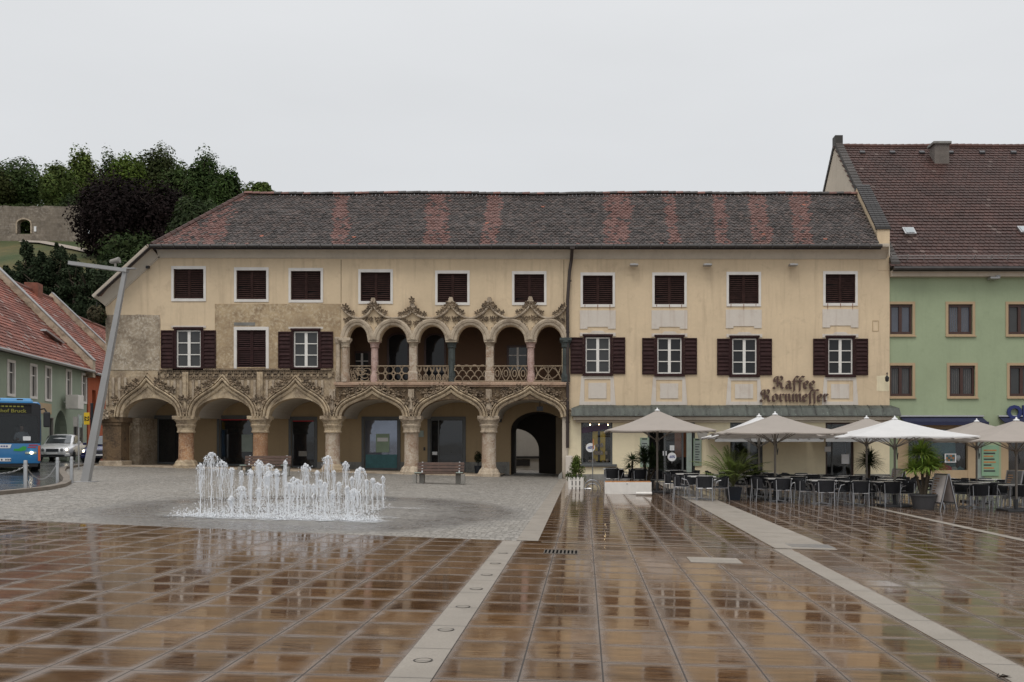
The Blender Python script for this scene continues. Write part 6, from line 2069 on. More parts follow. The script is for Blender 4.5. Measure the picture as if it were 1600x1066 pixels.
def loft(mb, secs, n=16, pw=.42):
    """superelliptic cross sections (y, half width, z0, z1) joined along y"""
    i0 = len(mb.v)
    for y, hw, z0, z1 in secs:
        for j in range(n):
            a = 2 * math.pi * j / n; c, s_ = math.cos(a), math.sin(a)
            mb.v.append(Vector((math.copysign(abs(c) ** pw, c) * hw, y, (z0 + z1) / 2 + math.copysign(abs(s_) ** pw, s_) * (z1 - z0) / 2)))
    for k in range(len(secs) - 1):
        for j in range(n):
            a = i0 + k * n + j; b = i0 + k * n + (j + 1) % n
            mb.f.append((a, b, b + n, a + n)); mb.mi.append(0); mb.c.append(None)
    for k in (0, len(secs) - 1):
        mb.f.append(tuple(i0 + k * n + j for j in range(n))); mb.mi.append(0); mb.c.append(None)


def car(label, p, rz, paint):
    t = thing('parked_car' if False else 'saloon_car', label, 'car', p, rz, 'cars on the street')
    mb = MB()
    loft(mb, [(-2.30, .62, .34, .62), (-2.24, .76, .26, .68), (-2.05, .85, .21, .75), (-1.5, .89, .2, .84), (-.95, .90, .2, .92), (0, .905, .2, .95), (1.2, .90, .2, .97), (1.9, .87, .22, .95), (2.25, .80, .3, .88), (2.34, .66, .38, .78)], 20, .38)
    b = mb.build('body', paint, t, smooth=True)
    mb = MB()
    loft(mb, [(-.98, .70, .80, .93), (-.55, .68, .80, 1.22), (-.15, .64, .80, 1.42), (.5, .64, .80, 1.46), (1.1, .63, .8, 1.40), (1.6, .66, .8, 1.12), (1.95, .68, .8, .96)], 20, .5)
    mb.build('cabin', paint, t, smooth=True)
    mb = MB(); mb.quad((-.60, -.985, .97), (.60, -.985, .97), (.52, -.24, 1.39), (-.52, -.24, 1.39)); mb.quad((-.60, -.96, .95), (.60, -.96, .95), (.52, -.22, 1.37), (-.52, -.22, 1.37)); mb.build('windscreen', M['car_glass'], t)
    for sd in (-1, 1):
        mb = MB(); mb.quad((sd * .715, -.6, .97), (sd * .715, .42, .97), (sd * .655, .42, 1.38), (sd * .652, -.12, 1.36)); mb.quad((sd * .715, .5, .97), (sd * .70, 1.5, .99), (sd * .655, 1.05, 1.36), (sd * .655, .5, 1.38))
        for q in mb.v: q.x += sd * .012
        mb.build('side_window', M['car_glass'], t)
        mb = MB(); mb.bbox(sd * .90, sd * 1.06, -.72, -.6, .93, 1.06, .03); mb.build('wing_mirror', paint, t)
        for (xx, r_) in ((.66, .115), (.45, .085)):
            mb = MB(); q = MB(); q.lathe([(r_, 0), (r_ * .9, .05), (0, .06)], 0, 0, 0, 14); q.xf(Matrix.Translation((sd * xx, -2.14 - (.66 - xx) * .55 - .04, .60)) @ Matrix.Rotation(math.pi / 2, 4, 'X')); mb.faces(q.v, q.f)
            o = mb.build('headlight', M['alu'] if xx < .5 else M['sign_white'], t, smooth=True)
            if xx > .5:
                q = MB(); q.ico((sd * xx, -2.24, .60), .07, 1); q.build('bulb', M['lamp_on'], o)
    mb = MB(); mb.bbox(-.30, .30, -2.325, -2.26, .50, .66, .02); gr = mb.build('grille', M['black'], t)
    mb = MB()
    for k in range(4): mb.box(-.29, .29, -2.335, -2.326, .525 + .035 * k, .537 + .035 * k)
    mb.build('grille_bars', M['alu'], gr)
    mb = MB(); mb.bbox(-.82, .82, -2.30, -2.0, .24, .42, .05); mb.build('bumper', paint, t)
    mb = MB(); mb.box(-.58, .58, -2.315, -2.301, .26, .34); mb.build('air_intake', M['black'], t)
    mb = MB(); mb.bbox(-.26, .26, -2.335, -2.318, .36, .46, .005); mb.build('number_plate', M['sign_white'], t)
    for sd in (-1, 1):
        for y in (-1.42, 1.38): wheel(t, sd * .79, y, .315, .2)
    return t


RZ = .36
gr_ = -.09
p = at(97, 28.4); p.z += gr_ + .0
car('silver saloon car with lit headlights behind the bus', p, .30, M['car_silver'])
p = at(168, 28.6); p.z += gr_
car('dark blue car with lit headlights mostly hidden behind the corner pier', p, .25, M['car_blue'])

# bus
p = at(5, 40.4); p.z += gr_ + .02
B = thing('city_bus', 'blue city bus with a black windscreen front at the kerb on the left', 'bus', p, .53)
hw, L_, zt = 1.27, 8.6, 2.72
mb = MB()
# shell: sides, roof, floor, rear and lower front, hollow behind the windscreen
def rrect(y, hw_, z0, z1, r=.16, n=4):
    out = []
    for cx_, cz_, a0 in ((hw_ - r, z1 - r, 0), (-hw_ + r, z1 - r, 90), (-hw_ + r, z0 + r, 180), (hw_ - r, z0 + r, 270)):
        for k in range(n + 1):
            a = math.radians(a0 + 90 * k / n); out.append(Vector((cx_ + r * math.cos(a), y, cz_ + r * math.sin(a))))
    return out
secs = [(.02, hw - .05, .30, zt - .05), (.12, hw, .28, zt), (L_ - .1, hw, .28, zt), (L_, hw - .06, .32, zt - .06)]
m_ = 20
for y, w_, a, b in secs: mb.v += rrect(y, w_, a, b)
for k in range(3):
    for j in range(m_):
        a = k * m_ + j; b = k * m_ + (j + 1) % m_; mb.f.append((a, b, b + m_, a + m_)); mb.mi.append(0); mb.c.append(None)
mb.f.append(tuple(3 * m_ + j for j in range(m_))); mb.mi.append(0); mb.c.append(None)
mb.bbox(-hw + .03, hw - .03, -.02, .10, .30, 1.10, .04)
body = mb.build('body', M['bus_blue'], B, smooth=True)
mb = MB(); mb.bbox(-hw + .1, hw - .1, .02, .2, .16, .32, .02); mb.bbox(-hw + .2, hw - .2, 1, L_ - 1, .2, .3, .02); mb.build('skirt', M['black'], B)
mb = MB(); mb.prism([(-hw + .02, 1.10), (-hw + .02, zt - .14), (-hw + .12, zt - .06), (hw - .12, zt - .06), (hw - .02, zt - .14), (hw - .02, 1.10)], [rect(-hw + .10, hw - .10, 1.16, 2.16), rect(-hw + .32, hw - .32, 2.25, 2.60)], -.03, .06)
mb.build('front_frame', M['black'], B)
mb = MB(); mb.box(-hw + .10, hw - .10, -.005, .004, 1.16, 2.16); mb.build('windscreen', M['windscreen'], B)
mb = MB(); mb.box(-hw + .32, hw - .32, .0, .05, 2.25, 2.60); ds = mb.build('destination_display', M['dark'], B)
mb = text_mb('Bahnhof Bruck', .19, .004, .003, 'CENTER', 1.15); mb.xf(Matrix.Translation((.12, -.012, 2.35))); mb.build('lettering', M['amber'], ds)
mb = MB(); [mb.box(-.45 + .13 * k, -.36 + .13 * k, -.014, -.001, 2.50, 2.55) for k in range(9)]; mb.build('lettering', M['amber'], ds)
mb = MB(); mb.box(-hw + .05, hw - .05, 1.9, 1.95, .9, zt - .1); mb.box(-hw + .05, hw - .05, .1, 1.9, .85, .9); mb.build('interior', M['dark'], B)
mb = MB(); mb.bbox(-hw + .12, hw - .12, .1, .5, .9, 1.18, .05); mb.build('dashboard', M['black'], B)
mb = MB(); mb.bbox(-.95, .95, .35, 3.2, zt + .001, zt + .14, .05); pod = mb.build('roof_pod', M['bus_light'], B)
mb = MB(); mb.box(.45, .66, .33, .349, zt + .03, zt + .11); mb.box(-.7, -.1, .33, .349, zt + .03, zt + .11); mb.build('vent', M['black'], pod)
mb = MB(); mb.bbox(-1.1, 1.0, .08, .30, zt - .02, zt + .05, .02); mb.build('roof_edge', M['bus_light'], B)
mb = MB(); mb.box(hw + .002, hw + .012, .9, L_ - .5, 1.15, 2.35); mb.box(-hw - .012, -hw - .002, .9, L_ - .5, 1.15, 2.35); mb.build('side_window', M['car_glass'], B)
for sd in (-1, 1):
    mb = MB(); mb.bbox(sd * .93 - .20, sd * .93 + .20, -.045, .0, .66, .76, .03); hl = mb.build('headlight', M['panel_grey'], B)
    mb = MB(); mb.ico((sd * .95, -.055, .72), .06, 1); mb.build('bulb', M['lamp_on'], hl)
    mb = MB(); mb.tube([(sd * (hw - .05), .05, 2.42), (sd * (hw + .12), -.10, 2.45), (sd * (hw + .2), -.12, 2.3)], .03, 6); mb.bbox(sd * (hw + .08), sd * (hw + .32), -.24, -.1, 1.72, 2.32, .05); mb.build('wing_mirror', M['black'], B)
    mb = MB(); mb.box(sd * (hw - .10), sd * (hw - .02), -.045, -.02, .40, 1.0); mb.build('corner_marker', M['orange'], B)
for sd in (-1, 1):
    for y in (2.0, 6.4): wheel(B, sd * (hw - .14), y, .44, .28)
mb = MB(); mb.bbox(-.34, .26, -.045, -.021, .39, .52, .008); npl = mb.build('number_plate', M['sign_white'], B)
mb = MB(); [mb.box(-.28 + .07 * k, -.235 + .07 * k, -.051, -.0455, .425, .487) for k in (0, 1, 3, 5, 6, 7)]; mb.build('lettering', M['text_dark'], npl)
mb = MB(); mb.prism([(-.55, .90), (-.50, 1.05), (.28, 1.05), (.23, .90)], (), -.032, -.021); st = mb.build('front_sticker', M['sign_white'], B)
mb = MB(); [mb.box(-.42 + .085 * k, -.36 + .085 * k, -.038, -.0325, .945, 1.005) for k in range(7)]; mb.build('lettering', M['text_blue'], st)
mb = MB(); mb.prism([(.34, .80), (.36, .88), (.52, .88), (.66, .98), (.78, .96), (.76, .82), (.6, .78)], (), -.032, -.021); mb.build('green_mark', plain('mark_green', (.03, .30, .05), .5), B)
mb = MB(); mb.box(.86, 1.16, -.032, -.021, 1.0, 1.04); mb.box(.82, 1.1, -.032, -.021, .92, .955); mb.build('red_lettering', M['red'], B)
mb = MB(); mb.box(.66, .92, -.012, -.006, 1.20, 1.36); mb.build('windscreen_card', M['sign_white'], B)

# driver behind the windscreen
def person(label, parentloc, rz):
    me = bpy.data.meshes.new('person')
    V = [((0, 0, .0), .16), ((0, -.01, .22), .17), ((0, .0, .42), .185), ((0, .01, .52), .075), ((0, -.01, .60), .065), ((0, -.02, .70), .10), ((0, -.01, .79), .085),
         ((.17, .0, .46), .075), ((.25, -.05, .24), .055), ((.15, -.30, .22), .042), ((.10, -.38, .25), .035),
         ((-.17, .0, .46), .075), ((-.25, -.05, .24), .055), ((-.15, -.30, .22), .042), ((-.10, -.38, .25), .035),
         ((.10, -.05, -.03), .10), ((.11, -.42, .0), .085), ((.11, -.46, -.40), .055), ((-.10, -.05, -.03), .10), ((-.11, -.42, .0), .085), ((-.11, -.46, -.40), .055), ((0, -.125, .69), .02)]
    E = [(0, 1), (1, 2), (2, 3), (3, 4), (4, 5), (5, 6), (2, 7), (7, 8), (8, 9), (9, 10), (2, 11), (11, 12), (12, 13), (13, 14), (0, 15), (15, 16), (16, 17), (0, 18), (18, 19), (19, 20), (5, 21)]
    me.from_pydata([v for v, r in V], E, [])
    o = bpy.data.objects.new('person', me); COL.objects.link(o)
    sk = o.modifiers.new('skin', 'SKIN')
    for k, (v, r) in enumerate(V): me.skin_vertices[0].data[k].radius = (r, r * .85 if k < 3 else r)
    me.skin_vertices[0].data[0].use_root = True
    sb = o.modifiers.new('sub', 'SUBSURF'); sb.levels = 2; sb.render_levels = 2
    q = N('person_clothes'); tc_ = q.n('ShaderNodeTexCoord'); sp_ = q.n('ShaderNodeSeparateXYZ', {0: tc_.outputs['Object']})
    head = q.math('GREATER_THAN', sp_.outputs[2], .535); hand = q.math('LESS_THAN', sp_.outputs[1], -.26)
    legs = q.math('LESS_THAN', sp_.outputs[2], .06)
    c = q.mix(q.math('MAXIMUM', head, q.math('MULTIPLY', hand, q.math('GREATER_THAN', sp_.outputs[2], .12))), (.62, .64, .68, 1), (.5, .3, .22, 1)); c = q.mix(legs, c, (.02, .022, .03, 1))
    q.done(c, .75)
    me.materials.append(q.m)
    tag(o, label, 'person'); o.location = parentloc; o.rotation_euler = (0, 0, rz)
    mb = MB(); mb.ico((0, .01, .78), .115, 2, (.95, 1.0, .72), .06); mb.build('hair', M['hair'], o, smooth=True)
    return o


sp_ = B.location + Matrix.Rotation(.53, 3, 'Z') @ Vector((.62, .75, 1.02))
person('bus driver in a white shirt seated behind the windscreen', sp_, .53)
t = thing('driver_seat', 'dark driver seat inside the bus behind the windscreen', 'seat', B.location + Matrix.Rotation(.53, 3, 'Z') @ Vector((.62, .75, .9)), .53)
mb = MB(); mb.bbox(-.24, .24, -.2, .25, -.05, .06, .03); mb.build('cushion', M['black'], t)
mb = MB(); mb.bbox(-.24, .24, .22, .32, .05, .85, .04); mb.build('backrest', M['black'], t)

# ================================================================== FOUNTAIN
rng = random.Random(21)
rows = 7; colsn = 6
heights = {}
ordn = ('first', 'second', 'third', 'fourth', 'fifth', 'sixth', 'seventh')
rown = ('front', 'second', 'third', 'fourth', 'fifth', 'sixth', 'rear')


def jet(mb, h, rng, spread):
    r0 = .0095
    pts = []; rad = []
    for k in range(13):
        t_ = k / 12
        pts.append((rng.gauss(0, .006) * (1 + 2 * t_), rng.gauss(0, .006) * (1 + 2 * t_), h * t_)); rad.append(r0 * rng.uniform(.7, 1.7) * (1 + .5 * t_))
    mb.tube(pts, rad, 5)
    # crown: bell of broken water sheets and beads
    nb = int(22 + spread * 330)
    for k in range(nb):
        a = rng.uniform(0, 6.28); u = rng.random() ** .6
        rr = spread * u; z = h + .03 - (u ** 2) * spread * rng.uniform(.7, 1.5)
        q = rng.uniform(.006, .019) * (1.25 - .5 * u)
        mb.ico((rr * math.cos(a), rr * math.sin(a), z), q, 1, (1, 1, rng.uniform(.9, 1.7)), .25, rng)
    # falling threads
    for k in range(int(12 + spread * 130)):
        a = rng.uniform(0, 6.28); rr = spread * rng.uniform(.3, 1.05); z0 = h - spread * rng.uniform(.1, .9); z1 = max(.02, z0 - h * rng.choice((.12, .2, .25, .3, .4, .55, .85)) * rng.uniform(.7, 1.1))
        n = 6; P = []
        for j in range(n + 1):
            t_ = j / n
            P.append((math.cos(a) * rr * (.75 + .3 * t_) + rng.gauss(0, .008), math.sin(a) * rr * (.75 + .3 * t_) + rng.gauss(0, .008), z0 + (z1 - z0) * t_))
        mb.tube(P, [rng.uniform(.0015, .0052) for _ in P], 4)
    for k in range(int(20 + h * 40)):
        a = rng.uniform(0, 6.28); rr = spread * rng.uniform(.2, 1.5)
        mb.ico((math.cos(a) * rr, math.sin(a) * rr, rng.uniform(.02, h)), rng.uniform(.003, .009), 1, (1, 1, 1.8), .2, rng)


for r_ in range(rows):
    for c_ in range(colsn):
        x = -7.5 + c_ * .57; y = 18.75 + r_ * .56 + (.08 if c_ % 2 else 0)
        h = rng.choice((.55, .7, .8, .9, 1.0, 1.1, .65)) * rng.uniform(.85, 1.1)
        sp = rng.choice((.05, .055, .065, .08, .11, .135))
        if c_ == 0: h, sp = ((.98, .085), (1.20, .15), (1.02, .13), (.86, .075), (.78, .055), (.8, .07), (1.0, .1))[r_]
        if rng.random() < .12 and c_: h *= .5
        if c_ and r_ < 2: h *= .9
        mb = MB(); jet(mb, h, rng, sp)
        o = mb.build('water_jet', M['water'], loc=(x, y, gz(x) + .006), smooth=True)
        tag(o, '%s water jet, %s from the left in the %s fountain row' % ('tall' if h > .9 else ('short' if h < .55 else 'medium'), ordn[c_], rown[r_]), 'water jet', 'jets of the ground fountain')
        mb = MB(); mb.lathe([(.07, 0), (.07, .004), (.02, .005)], 0, 0, 0, 12); mb.build('nozzle', M['steel'], o)
# splash on the stones: films and beads nobody could count
mb = MB()
for k in range(95):
    x = rng.uniform(-8.0, -4.1); y = rng.uniform(18.4, 22.5) if k % 2 else rng.gauss(18.75, .2)
    rr = rng.uniform(.12, .5); n = 12
    ctr = Vector((x, y, gz(x) + .008 + .00012 * k))
    ring = []
    for j in range(n):
        a = 2 * math.pi * j / n; q = rr * rng.uniform(.6, 1.1)
        X_ = x + math.cos(a) * q * 1.6; ring.append(Vector((X_, y + math.sin(a) * q, gz(X_) + .007 + .00012 * k)))
    for j in range(n): mb.quad(ctr, ring[j], ring[(j + 1) % n])
struct(mb.build('splash_film', M['foam'], recalc=False), 'stuff')
mb = MB()
for k in range(5200):
    if k % 3 == 0: x, y = rng.uniform(-8.0, -4.0), rng.gauss(18.75, .18)
    else: x, y = -7.5 + rng.randrange(6) * .57 + rng.gauss(0, .13), 18.75 + rng.randrange(7) * .56 + rng.gauss(0, .12)
    z = abs(rng.gauss(0, .07)) if k % 5 else rng.uniform(0, .65); q = rng.uniform(.004, .012) if k % 5 else rng.uniform(.003, .006)
    c = Vector((x, y, gz(x) + z + .01))
    mb.faces([c + Vector(d) * q for d in ((1, 0, 0), (-1, 0, 0), (0, 1, 0), (0, -1, 0), (0, 0, 1.6), (0, 0, -1.2))], [(0, 2, 4), (2, 1, 4), (1, 3, 4), (3, 0, 4), (2, 0, 5), (1, 2, 5), (3, 1, 5), (0, 3, 5)])
struct(mb.build('splash_drops', M['water'], recalc=False), 'stuff')

# ================================================================== CAFE TERRACE
def canopy_mb(side, zt, ze, sag=.032):
    h = side / 2; mb = MB(); n = 6
    rim = []
    for k in range(8):
        a = [(-h, -h), (0, -h), (h, -h), (h, 0), (h, h), (0, h), (-h, h), (-h, 0)][k]
        rim.append(Vector((a[0], a[1], ze + (.0 if k % 2 else -.0))))
    top_ = Vector((0, 0, zt))
    for k in range(8):
        a, b = rim[k], rim[(k + 1) % 8]
        for i in range(n):
            r0, r1 = i / n, (i + 1) / n
            m_ = 4
            for j in range(m_):
                def P(r, t_):
                    p = top_.lerp(a.lerp(b, t_), r)
                    p.z -= sag * math.sin(math.pi * t_) * r * (1.0) * .9 + .10 * math.sin(math.pi * r) * .6
                    return p
                q = [P(r0, j / m_), P(r1, j / m_), P(r1, (j + 1) / m_), P(r0, (j + 1) / m_)]
                if r0 == 0: q = [q[0], q[1], q[2]]
                mb.quad(*q)
        # short valance hem
        m_ = 4
        for j in range(m_):
            p, q = a.lerp(b, j / m_), a.lerp(b, (j + 1) / m_)
            s0, s1 = sag * .9 * math.sin(math.pi * j / m_), sag * .9 * math.sin(math.pi * (j + 1) / m_)
            mb.quad(p - Vector((0, 0, s0)), q - Vector((0, 0, s1)), q - Vector((0, 0, s1 + .035)), p - Vector((0, 0, s0 + .035)))
    return mb


def parasol(px, apex_py, s, label, fab, side=3.66, eave_drop=.63):
    p = at(px, s); H_ = EYE + (HY - apex_py) / s - p.z
    t = thing('parasol', label, 'parasol', p, 0, 'square parasols over the cafe terrace')
    ze = H_ - eave_drop
    canopy_mb(side, H_ - .03, ze).build('canopy', fab, t, recalc=False)
    mb = MB(); mb.tube([(0, 0, .04), (0, 0, H_ - .05)], .036, 10); mb.build('pole', M['pole'], t, smooth=True)
    mb = MB(); mb.lathe([(.09, 0), (.09, .03), (.03, .06), (.02, .11), (.0, .115)], 0, 0, H_ - .05, 10); mb.build('finial', M['sign_white'], t)
    mb = MB(); mb.lathe([(.06, -.08), (.075, 0), (.06, .08)], 0, 0, ze - .32, 10); mb.build('runner_hub', M['pole'], t)
    h = side / 2
    for k, a in enumerate([(-h, -h), (0, -h), (h, -h), (h, 0), (h, h), (0, h), (-h, h), (-h, 0)]):
        mb = MB(); mb.bar((a[0] * .05, a[1] * .05, H_ - .20), (a[0] * .985, a[1] * .985, ze - .075), .022, .03); rb = mb.build('rib', M['pole'], t)
        mb = MB(); c = .5; mb.bar((a[0] * .03, a[1] * .03, ze - .32), (a[0] * c, a[1] * c, ze + (H_ - ze) * (1 - c) - .12), .018, .024); mb.build('strut', M['pole'], rb)
    mb = MB(); mb.bbox(-.42, .42, -.42, .42, 0, .06, .015); mb.lathe([(.06, .06), (.06, .35)], 0, 0, 0, 10); mb.build('base_plate', M['pot_grey'], t)
    mb = MB(); mb.tube([(.04, -.05, ze - .35), (.06, -.05, ze - .7), (.09, -.04, ze - .5)], .014, 5); mb.build('tie_strap', M['black'], t)
    return t


M['pole'] = plain('parasol_pole', (.20, .175, .15), .4, .1, 4, Metallic=.3)
parasol(1027, 640, 44.6, 'taupe parasol over the white box, leftmost of the terrace', M['fabric'], eave_drop=.74)
parasol(1211, 646, 48.6, 'taupe parasol above the palm in the blue pot', M['fabric'])
parasol(1186, 649, 44.2, 'white parasol half hidden behind the taupe one above the palm', M['fabric_white'], eave_drop=.78)
parasol(1398, 653, 51.7, 'bright white parasol in the front row of the terrace', M['fabric_white'], eave_drop=.56)
parasol(1354, 652, 44.5, 'taupe parasol behind the bright white one by the house corner', M['fabric'])
parasol(1526, 657, 45.5, 'taupe parasol behind the rightmost one before the navy awning', M['fabric'])
parasol(1588, 655, 53.0, 'rightmost taupe parasol cut by the picture edge', M['fabric'])


def cafe_chair():
    t = thing('cafe_chair', 'x', 'chair', (0, 0, 0), 0, 'dark woven chairs on the cafe terrace')
    # local: sits facing +y, back at -y
    mb = MB(); n = 12; zb, zt2 = .50, .745
    rows_ = []
    for j, (z, r, yo) in enumerate(((zb - .09, .24, .0), (zb + .08, .262, -.01), (zt2 - .05, .272, -.025), (zt2, .270, -.03))):
        rows_.append([(math.sin(a) * r * 1.03, -math.cos(a) * r * .92 + yo, z - (.05 if abs(a) > 1.2 else 0) * (j > 1)) for a in [(-1.45 + 2.9 * k / n) for k in range(n + 1)]])
    for off in (0, .018):
        for j in range(3):
            for k in range(n):
                q = [Vector(rows_[j][k]), Vector(rows_[j][k + 1]), Vector(rows_[j + 1][k + 1]), Vector(rows_[j + 1][k])]
                mb.quad(*[Vector((p.x * (1 - off * 4), p.y * (1 - off * 4), p.z)) for p in q])
    for k in range(n):
        a, b = Vector(rows_[3][k]), Vector(rows_[3][k + 1]); mb.tube([a, b], .013, 5)
    mb.build('backrest', M['wicker'], t)
    mb = MB(); mb.lathe([(.0, .40), (.22, .40), (.235, .42), (.22, .44), (.0, .435)], 0, .02, 0, 14); mb.build('seat', M['wicker'], t)
    for sx in (-1, 1):
        mb = MB(); mb.tube([(sx * .23, -.24, 0), (sx * .225, -.20, .42), (sx * .235, -.20, .70)], .0135, 6); mb.build('leg', M['alu'], t, smooth=True)
        mb = MB(); mb.tube([(sx * .25, .26, 0), (sx * .255, .23, .42), (sx * .262, .16, .60), (sx * .265, .04, .63)], .0135, 6); mb.build('leg', M['alu'], t, smooth=True)
    mb = MB(); mb.tube([(-.225, -.2, .39), (.225, -.2, .39), (.25, .22, .39), (-.25, .22, .39), (-.225, -.2, .39)], .010, 5); mb.build('seat_frame', M['alu'], t)
    return t


def cafe_table():
    t = thing('cafe_table', 'x', 'table', (0, 0, 0), 0, 'square tables on the cafe terrace')
    mb = MB(); mb.bbox(-.38, .38, -.38, .38, .705, .735, .01); mb.build('tabletop', M['tabletop'], t)
    mb = MB(); mb.lathe([(.035, .03), (.035, .70)], 0, 0, 0, 10); mb.build('pedestal', M['alu'], t, smooth=True)
    mb = MB()
    for a in range(4):
        c, s_ = math.cos(a * math.pi / 2 + .78), math.sin(a * math.pi / 2 + .78)
        mb.bar((0, 0, .05), (c * .34, s_ * .34, .015), .05, .03)
    mb.build('foot', M['alu'], t)
    return t


chair0 = cafe_chair(); table0 = cafe_table(); used = [0, 0]


def put(proto, idx, loc, rz, label):
    o = proto if used[idx] == 0 else copy_tree(proto)
    used[idx] += 1
    o.location = loc; o.rotation_euler = (0, 0, rz); o['label'] = label
    return o


rng = random.Random(8)
# (row name, scale px/m, table pixel columns, sides with a chair)
ROWS = [('front', 51.0, [(1096, 'nlr'), (1216, 'nlrf'), (1284, 'nlrf'), (1334, 'nf'), (1384, 'nlrf'), (1516, 'nrf'), (1578, 'nlrf')]),
        ('second', 46.4, [(1074, 'nlrf'), (1180, 'nlrf'), (1240, 'nlrf'), (1304, 'nlrf'), (1394, 'nlrf'), (1476, 'nlf'), (1540, 'nlrf'), (1604, 'nlf')]),
        ('third', 42.2, [(958, 'nrf'), (1000, 'nlrf'), (1056, 'nlrf'), (1140, 'nlrf'), (1196, 'nlrf'), (1262, 'nlrf'), (1330, 'nlrf'), (1400, 'nlrf'), (1478, 'nlrf'), (1550, 'nlf')]),
        ]
ORD = ('first', 'second', 'third', 'fourth', 'fifth', 'sixth', 'seventh', 'eighth', 'ninth', 'tenth', 'eleventh')
SIDE = {'n': ('near', 0, -1), 'f': ('far', 0, 1), 'l': ('left', -1, 0), 'r': ('right', 1, 0)}
for rn, s, tabs in ROWS:
    for k, (px, sides) in enumerate(tabs):
        sj = s * rng.uniform(.985, 1.015)
        p = at(px, sj)
        put(table0, 1, p, rng.uniform(-.05, .05), 'pale square cafe table, %s from the left in the %s terrace row' % (ORD[k], rn))
        for sd in sides:
            nm, dx, dy = SIDE[sd]
            d_ = .55 + rng.uniform(-.04, .08) + (.06 if sd == 'n' else 0)
            q = Vector((p.x + dx * d_ + rng.uniform(-.06, .06) * (dx == 0), p.y + dy * d_ + rng.uniform(-.06, .06) * (dy == 0), 0)); q.z = gz(q.x)
            rz = {'n': 0, 'f': math.pi, 'l': -math.pi / 2, 'r': math.pi / 2}[sd] + rng.uniform(-.22, .22)
            put(chair0, 0, q, rz, 'dark woven chair on the %s side of the %s table in the %s terrace row' % (nm, ORD[k], rn))

# ---- plants
def strap_leaf(mb, base, dirv, length, w, droop, col, n=6):
    side = dirv.cross(Vector((0, 0, 1)))
    side = side.normalized() if side.length > .05 else Vector((1, 0, 0))
    pts = []
    for k in range(n + 1):
        t_ = k / n
        p = base + dirv * length * t_ - Vector((0, 0, droop * length * t_ * t_))
        ww = w * (1 - t_) ** .7 * (.55 + .45 * min(1, t_ * 6))
        pts.append((p, ww))
    for (p, a), (q, b) in zip(pts, pts[1:]):
        up = Vector((0, 0, a * .35))
        mb.quad(p - side * a + up, p, q, q - side * b + up, col=col); mb.quad(p, p + side * a + up, q + side * b + up, q, col=col)


def yucca_head(mb, c, r, n, col, rng, up=.2, droop=.35, w=.022):
    for k in range(n):
        z = rng.uniform(-.45, 1.0); a = rng.uniform(0, 6.28); h = math.sqrt(max(0, 1 - z * z))
        d_ = Vector((h * math.cos(a), h * math.sin(a), z + up)).normalized(); q = rng.uniform(.65, 1.35)
        strap_leaf(mb, Vector(c) + d_ * .04, d_, r * rng.uniform(.75, 1.1), w, droop * rng.uniform(.5, 1.3), (col[0] * q * rng.uniform(.9, 1.2), col[1] * q, col[2] * q))


def pot(t, r0, r1, h, mat, square=False):
    mb = MB()
    if square: mb.lathe([(r0 * 1.3, 0), (r1 * 1.35, h), (r1 * 1.22, h), (r1 * 1.2, h - .06)], 0, 0, 0, 4, .5)
    else: mb.lathe([(r0, 0), (r1, h - .06), (r1 * 1.07, h - .05), (r1 * 1.07, h), (r1 * .95, h), (r1 * .93, h - .06)], 0, 0, 0, 20)
    o = mb.build('pot', mat, t, smooth=not square)
    mb = MB(); mb.lathe([(r1 * .93, h - .05), (0, h - .04)], 0, 0, 0, 14); mb.build('soil', M['soil'], o)


def yucca(px, s, label, heads, potm, pr, ph, col, seed, w=.022):
    rng = random.Random(seed); t = thing('yucca_plant', label, 'plant', at(px, s), 0, 'potted plants on the terrace'); pot(t, pr * .8, pr, ph, potm)
    st = MB(); lf = MB()
    for (dx, dy, z, r, n) in heads:
        st.tube([(dx * .2, dy * .2, ph - .06), (dx * .6, dy * .6, (ph + z) / 2), (dx, dy, z)], [.05, .04, .035], 7)
        yucca_head(lf, (dx, dy, z), r, n, col, rng, .25, .35, w)
    st.build('stem', M['bark'], t); lf.build('leaves', M['leaf'], t, recalc=False)
    return t


yucca(1443, 53.6, 'tall bright green yucca in a big grey pot beside the white sandwich board', [(-.06, 0, 1.62, .58, 280), (.26, .1, 1.30, .52, 200), (-.30, -.08, 1.16, .50, 200), (.08, -.16, 1.24, .52, 200)], M['pot_grey'], .36, .44, (.26, .39, .075), 1, .028)
yucca(1357, 44.0, 'dark yucca on a single trunk in front of the brown cafe door', [(0, 0, 1.22, .62, 190), (.05, 0, 1.42, .5, 90)], M['pot_grey'], .26, .36, (.035, .055, .02), 2)
yucca(1010, 42.6, 'big dark yucca with several heads beneath the leftmost parasol', [(-.05, 0, 1.05, .58, 170), (.22, .1, 1.30, .55, 150), (.36, .0, .85, .55, 130), (-.12, .0, 1.35, .42, 90)], M['pot_grey'], .28, .36, (.032, .060, .02), 3)
yucca(988, 41.6, 'slim dark yucca with starry tops left of the big one', [(0, 0, 1.05, .46, 90), (-.12, 0, .75, .36, 60)], M['pot_grey'], .2, .3, (.035, .062, .022), 4)
